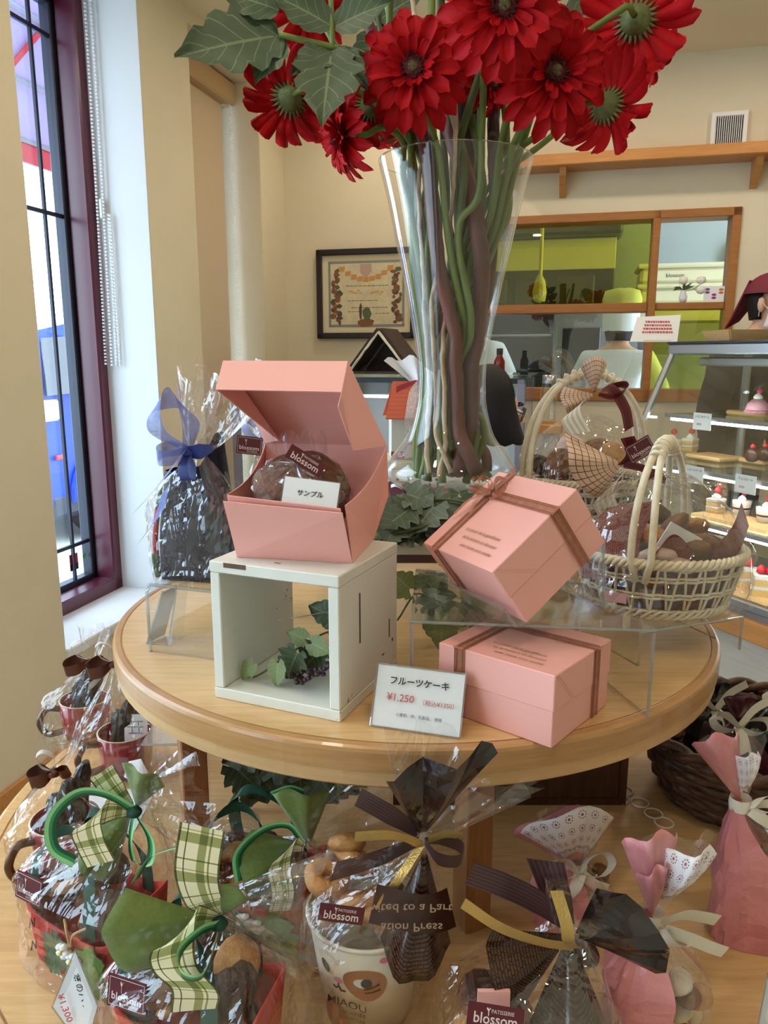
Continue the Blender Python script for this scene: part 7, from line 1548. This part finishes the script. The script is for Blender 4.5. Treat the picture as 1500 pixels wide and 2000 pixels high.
def navygift(label, base, neck, s, seed, flare, wide=.115):
    base, Nk = Vector(base), Vector(neck); t = thing('navy_gift', label, 'gift', base, R(-12), 'navy pouches wrapped in film'); T = MW[t.name]
    def f(u, v):
        a = 2*PI*u; c, sn = math.cos(a), math.sin(a); e = .4; k = 1-.25*v*v; h = .150*v*(1+.35*(c > .1)*v*c)
        return (math.copysign(abs(c)**e, c)*wide/2*k, math.copysign(abs(sn)**e, sn)*.032*k*(1+.15*nz(c*3, sn*3, v*4)), h)
    m = MB().grid(f, 32, 12, True); m.f.append(list(reversed(range(32)))); m.m.append(0); m.build('pouch_body', M['navy'], t, True)
    MB().tube(spline([(-wide/2-.001, -.02, .004), (-wide/2-.004, -.022, .05), (-wide/2+.002, -.02, .10)], 5), .004, 7).build('red_piping', P('piping_red%d' % seed, sr(178, 40, 46), .6), t, True)
    MB().tube(spline([(-wide/2+.002, -.02, .10), (-wide/2+.008, -.018, .12), (-wide/2+.02, -.016, .132)], 5), .004, 7).build('green_piping', M['feltdk'], t, True)
    MB().tube(spline([(-wide/2-.001, -.024, .002), (-wide/2-.003, -.026, .02), (-wide/2-.004, -.025, .035)], 5), .0045, 7).build('green_piping', M['feltdk'], t, True)
    cello(t, base+V(.0, 0, .001), wide+.022, .084, Nk, .013, flare, .095, .055, seed, M['cello2'], R(-12), .55, top_th=.5)
    def O(dx, dy, tw=0): return Nk+V(dx*s, -tw, -dy*s)
    return t, O, T
t, O, T = navygift('navy pouch in film with pale blue organza bow, on the riser by the window', V(-.258, 1.040, zr+.0042), yp(388, 880, 1.015), .00072, 81, (.40, -.15, .9), .100)
tail(t, 'organza_ribbon', [O(-18, -6, .014), O(-62, -40, .03), O(-60, -85, .034), O(-25, -98, .034), O(-2, -60, .03), O(-14, -8, .016)], [.014, .026, .03, .03, .026, .014], M['bluerib'], [V(.8, -.6, .4), V(.9, -.4, .2), V(.6, -.4, .7), V(-.3, -.4, .9), V(-.9, -.4, .4), V(-.8, -.6, 0)])
tail(t, 'organza_ribbon', [O(-18, -4, .02), O(-42, 36, .055), O(-70, 70, .06), O(-96, 95, .055)], [.014, .026, .028, .024], M['bluerib'], V(.6, -.2, .6)); tail(t, 'organza_ribbon', [O(-45, 60, .05), O(-60, 110, .058), O(-92, 150, .055)], [.016, .03, .034], M['bluerib'], V(.5, -.1, .6))
loop(t, 'blue_ribbon', O(-18, 0, .018), V(-1, -.2, -.1), .036, .024, M['bluerib'], (.1, -.5, 1), .35); tail(t, 'blue_ribbon', [O(-14, 0, .018), O(10, -2, .022), O(32, -8, .02)], [.016, .022, .010], M['bluerib_dk'], V(0, -.3, 1)); loop(t, 'blue_ribbon', O(-15, 4, .018), V(.05, -.3, -1), .034, .017, M['bluerib_dk'], (1, -.5, .1), .28)
MB().lathe([(0, -.007), (.008, -.004), (.010, 0), (.007, .005), (0, .007)], 10, O(-16, 0, .016)).build('knot', M['bluerib_dk'], t, True, True)
t, O, T = navygift('navy pouch in film half hidden behind the open pink box', V(-.130, 1.112, zr+.0042), yp(515, 862, 1.12), .00076, 82, (.35, .1, 1), .085)
blossom(t, frame(yp(487, 870, 1.075), (1, 0, -.12), (.1, -.1, 1)), .036, True, True)
loop(t, 'blue_ribbon', O(0, 0, .014), V(-.4, -.3, .6), .04, .02, M['bluerib'], (.5, -.6, .4), .3)

# ------------------------------------------------------------ white wicker baskets
def basket(label, c, rim_r, hh, hdir, hapex, seed, stakes=26):
    c = Vector(c); t = thing('wicker_basket', label, 'basket', c, 0); rx, ry = rim_r; br = .80
    def pt(a, k, off=0): # k 0 bottom..1 rim
        q = lerp(br, 1.0, max(0, k)**.8); return V((rx*q+off)*math.cos(a), (ry*q+off)*math.sin(a), hh*k)
    for j in range(stakes):
        a = 2*PI*j/stakes
        for sg in (1, -1): MB().tube([pt(a+sg*.10*(k/4), k/4, sg*.0012) for k in range(5)], .0019, 6).build('stake', M['wicker'], t, True)
    for k in (.02, .10, .34, .40, .64, .70):
        MB().tube([pt(a, k, .0025*math.sin(a*stakes+k*20)) for a in [2*PI*q/96 for q in range(97)]], .0021, 6, False).build('weaver', M['wicker'], t, True)
    for sgn in (0, 2.1, 4.2):
        MB().tube([pt(a, .93+.06*math.sin(a*26+sgn), .0035*math.cos(a*26+sgn)) for a in [2*PI*q/260 for q in range(261)]], .0036, 6, False).build('rim_braid', M['wicker'], t, True)
        MB().tube([pt(a, .035+.07*math.sin(a*18+sgn), .003*math.cos(a*18+sgn)) for a in [2*PI*q/180 for q in range(181)]], .0026, 6, False).build('foot_braid', M['wicker'], t, True)
    MB().lathe([(0, .004), (1, .004)], 40, sx=rx*br, sy=ry*br).build('basket_floor', M['wicker'], t)
    MB().lathe([(br*.97, .006), (.95, hh*.80)], 40, sx=rx, sy=ry).build('lining', P('lining_maroon%d' % seed, sr(70, 26, 34), .6), t, True)
    d = Vector(hdir).normalized(); a0 = math.atan2(d.y/ry, d.x/rx); p0, p1 = pt(a0+PI, 1), pt(a0, 1)
    for off in (-.006, .006):
        n_ = V(-d.y, d.x, 0)*off; ap = (p0+p1)/2; R_ = (p1-p0)/2
        arc = [ap-R_*math.cos(q)*1.03+V(0, 0, hapex*max(0, math.sin(q))**.85)+n_*(1-.75*math.sin(q)**2)*2.2 for q in [PI*k/26 for k in range(27)]]
        MB().tube([p0+n_-V(0, 0, .03)]+arc+[p1+n_-V(0, 0, .03)], .0052, 8).build('handle_rod', M['wicker'], t, True)
    for k in range(9, 18):
        q = PI*k/26; ctr = ap-R_*math.cos(q)*1.03+V(0, 0, hapex*max(0, math.sin(q))**.85); tg = (R_*math.sin(q)+V(0, 0, hapex*math.cos(q))).normalized(); n2 = V(-d.y, d.x, 0); n3 = tg.cross(n2)
        MB().tube([ctr+(n2*math.cos(e)+n3*math.sin(e))*.0098 for e in [2*PI*i/10 for i in range(11)]], .0024, 5, False).build('handle_binding', M['wicker'], t, True)
    return t
def riser3(label, p, w, d, z0, z1, rz):
    t = thing('acrylic_riser', label, 'display riser', (p[0], p[1], z0), rz); h = z1-z0
    MB().bb((-w/2, -d/2, h-.004), (w/2, d/2, h)).build('riser_top', M['acryl'], t)
    for s_ in (-1, 1): MB().bb((s_*w/2-.002, -d/2, 0), (s_*w/2+.002, d/2, h-.004)).build('riser_leg', M['acryl'], t); MB().tube([(s_*w/2, -d/2, 0), (s_*w/2, -d/2, h)], .002, 5).build('leg_edge', M['acryl_edge'], t)
    MB().tube([(-w/2, -d/2, h-.002), (w/2, -d/2, h-.002)], .002, 5).build('polished_edge', M['acryl_edge'], t)
B1 = V(.392, 1.065, .9742)
riser3('clear acrylic riser under the near white wicker basket', (.392, 1.04), .17, .13, TT, .9685, R(20))
t1 = basket('white wicker basket with arched handle, closest to the cake showcase', B1, (.118, .098), .082, (.52, .85, 0), .145, 91)
M['maroonprint'] = M['maroonpaper']
def strip(t, pts, w, wd, mat, name): MB().ribbon(pts, w, wd, 6, rep=4).build(name, mat, t, True, True)
strip(t1, [B1+V(-.085, -.06, .045), B1+V(-.075, -.03, .10), B1+V(-.045, -.02, .145)], .075, [V(.9, -.4, 0), V(.9, -.4, .1), V(.9, -.3, .2)], M['maroonpaper'], 'printed_paper')
strip(t1, [B1+V(-.045, -.085, .07), B1+V(-.02, -.075, .09), B1+V(.01, -.07, .066)], .06, V(.3, -.4, 1), M['maroonpaper'], 'printed_paper')
strip(t1, [B1+V(.055, -.055, .068), B1+V(.085, -.05, .10), B1+V(.11, -.02, .13)], .045, V(-.4, -.3, .7), M['maroonpaper'], 'printed_paper')
lumps(t1, 'biscuit', [B1+V(*p) for p in ((-.02, -.02, .10), (.02, 0, .11), (.05, -.03, .09), (.0, .03, .12), (.06, .03, .10), (-.05, .02, .11), (.03, -.05, .085), (.075, .0, .085))], .026, [BK[0], BK[1], BK[1], BK[2]], 12)
lumps(t1, 'meringue', [B1+V(-.025, -.068, .082), B1+V(.0, -.075, .072)], .026, [BK[3]], 3)
MB().box((.0, -.06, .09), (.05, .003, .06), 0, Matrix.Rotation(.5, 3, 'Y')).build('printed_card', M['white'], t1)
MB().grid(lambda u, v: (lambda a, ph: (.128*math.cos(a)*math.cos(ph)*(1+.12*nz(math.cos(a)*3, math.sin(a)*3, ph*4)+.07*nz(math.cos(a)*9, math.sin(a)*9, ph*9)), .104*math.sin(a)*math.cos(ph)*(1+.12*nz(math.cos(a)*3, math.sin(a)*3, ph*5)+.07*nz(math.cos(a)*9, math.sin(a)*9, ph*9)), .030+.150*math.sin(ph)*(1+.12*nz(math.cos(a)*2.5, math.sin(a)*2.5, ph*3+4))))(2*PI*u, lerp(-.18, PI/2*.97, v)), 44, 18, True).build('cellophane', M['cello2'], t1)
MB().box((-.083, -.082, .030), (.030, .001, .014), 0, Matrix.Rotation(-.6, 3, 'Z')).build('seal_sticker', P('sticker_rose', sr(222, 170, 176), .5), t1)
def gingham(nt, u, v):
    a = mathn(nt, 'LESS_THAN', mathn(nt, 'FRACT', mathn(nt, 'MULTIPLY', u, 13)), .13); b = mathn(nt, 'LESS_THAN', mathn(nt, 'FRACT', mathn(nt, 'MULTIPLY', v, 8)), .12); return mixc(nt, mathn(nt, 'MAXIMUM', a, b), sr(224, 192, 166), sr(112, 52, 48))
M['gingham'] = uvmat('checked_net', gingham, .6); M['stripe_w'] = uvmat('white_stripe_ribbon', lambda nt, u, v: mixc(nt, mathn(nt, 'LESS_THAN', mathn(nt, 'FRACT', mathn(nt, 'MULTIPLY', v, 4)), .5), sr(226, 220, 206), sr(196, 188, 172)), .5)
M['winerib'] = uvmat('wine_ribbon', lambda nt, u, v: ramp(nt, v, [(0, sr(92, 24, 32)), (.12, sr(140, 62, 62)), (.18, sr(86, 20, 30)), (.82, sr(140, 62, 62)), (.88, sr(92, 24, 32))]), .35)
B2 = V(.352, 1.335, 1.0496)
riser3('clear acrylic riser under the far white wicker basket', (.352, 1.33), .17, .15, TT, 1.0445, R(0))
t2 = basket('white wicker basket with checked net wrap, standing behind its twin', B2, (.112, .092), .066, (.96, .28, 0), .175, 92)
lumps(t2, 'biscuit', [B2+V(*p) for p in ((-.05, -.03, .09), (.0, -.02, .10), (.05, 0, .10), (-.02, .03, .11), (.03, .04, .11), (-.07, .01, .08))], .026, [BK[1], BK[2], BK[0], BK[3]], 15)
MB().grid(lambda u, v: (lambda a, ph: (.122*math.cos(a)*math.cos(ph)*(1+.12*nz(math.cos(a)*3+5, math.sin(a)*3, ph*4)+.07*nz(math.cos(a)*9, math.sin(a)*9, ph*9)), .100*math.sin(a)*math.cos(ph)*(1+.12*nz(math.cos(a)*3+5, math.sin(a)*3, ph*5)+.07*nz(math.cos(a)*9, math.sin(a)*9, ph*9)), .03+.135*math.sin(ph)*(1+.12*nz(math.cos(a)*2.5+5, math.sin(a)*2.5, ph*3+4))))(2*PI*u, lerp(-.15, PI/2*.97, v)), 44, 18, True).build('cellophane', M['cello2'], t2)
K2 = yp(1215, 905, 1.235); K3 = yp(1160, 770, 1.27)
fan(t2, 'checked_net', K2, V(-1.05, -.2, .55), V(-.35, -.2, -.55), .105, M['gingham'], .35, seed=3, label='beige net printed with a brown check'); fan(t2, 'checked_net', K3, V(-.45, 0, .85), V(.35, 0, .85), .062, M['gingham'], .4, seed=4)
fan(t2, 'checked_net', K3+V(0, -.01, 0), V(-1, 0, .25), V(-.75, 0, -.6), .058, M['gingham'], .3, seed=5)
fan(t2, 'film_top', K3, V(-1.2, 0, .55), V(-.6, 0, .9), .085, M['cello2'], .3, seed=6, th=0, smooth=False)
tail(t2, 'striped_ribbon', [K3+V(-.02, -.02, -.01), K3+V(-.045, -.035, -.03), K3+V(-.03, -.04, -.06)], .034, M['stripe_w'], [V(.6, 0, .8), V(.8, 0, .5), V(1, 0, .2)]); tail(t2, 'striped_ribbon', [K2+V(-.01, -.02, -.02), K2+V(-.035, -.03, -.05), K2+V(-.02, -.03, -.085)], .036, M['stripe_w'], [V(.6, 0, .8), V(.8, 0, .5), V(1, 0, .3)])
tail(t2, 'wine_ribbon', [K3, K3+V(.02, -.015, .012), K3+V(.045, -.02, -.02), K3+V(.055, -.02, -.055)], .017, M['winerib'], V(.8, 0, .5)); loop(t2, 'wine_ribbon', K3+V(.005, -.01, 0), V(1, -.1, .3), .045, .014, M['winerib'], (.2, -.6, .8), .3)
tail(t2, 'wine_ribbon', [K2+V(0, -.01, 0), K2+V(.01, -.02, .02), K2+V(-.002, -.025, .045)], .022, M['winerib'], V(1, 0, .2)); tail(t2, 'wine_ribbon', [K2+V(0, -.01, 0), K2+V(.03, -.02, -.006), K2+V(.06, -.03, -.02)], .012, M['winerib'], V(.2, 0, 1))
blossom(t2, frame(yp(1250, 878, 1.20), (.82, 0, .50), (-.45, -.1, .85)), .042, True, True)
K4 = yp(1235, 985, 1.05)
tail(t1, 'wine_ribbon', [yp(1245, 945, 1.06), yp(1275, 930, 1.06), yp(1300, 940, 1.06)], .010, M['winerib'], V(.2, 0, 1)); fan(t1, 'film_top', yp(1260, 935, 1.06), V(1.3, 0, -.05), V(1.2, 0, -.55), .085, M['cello2'], .3, seed=6, th=0, smooth=False)
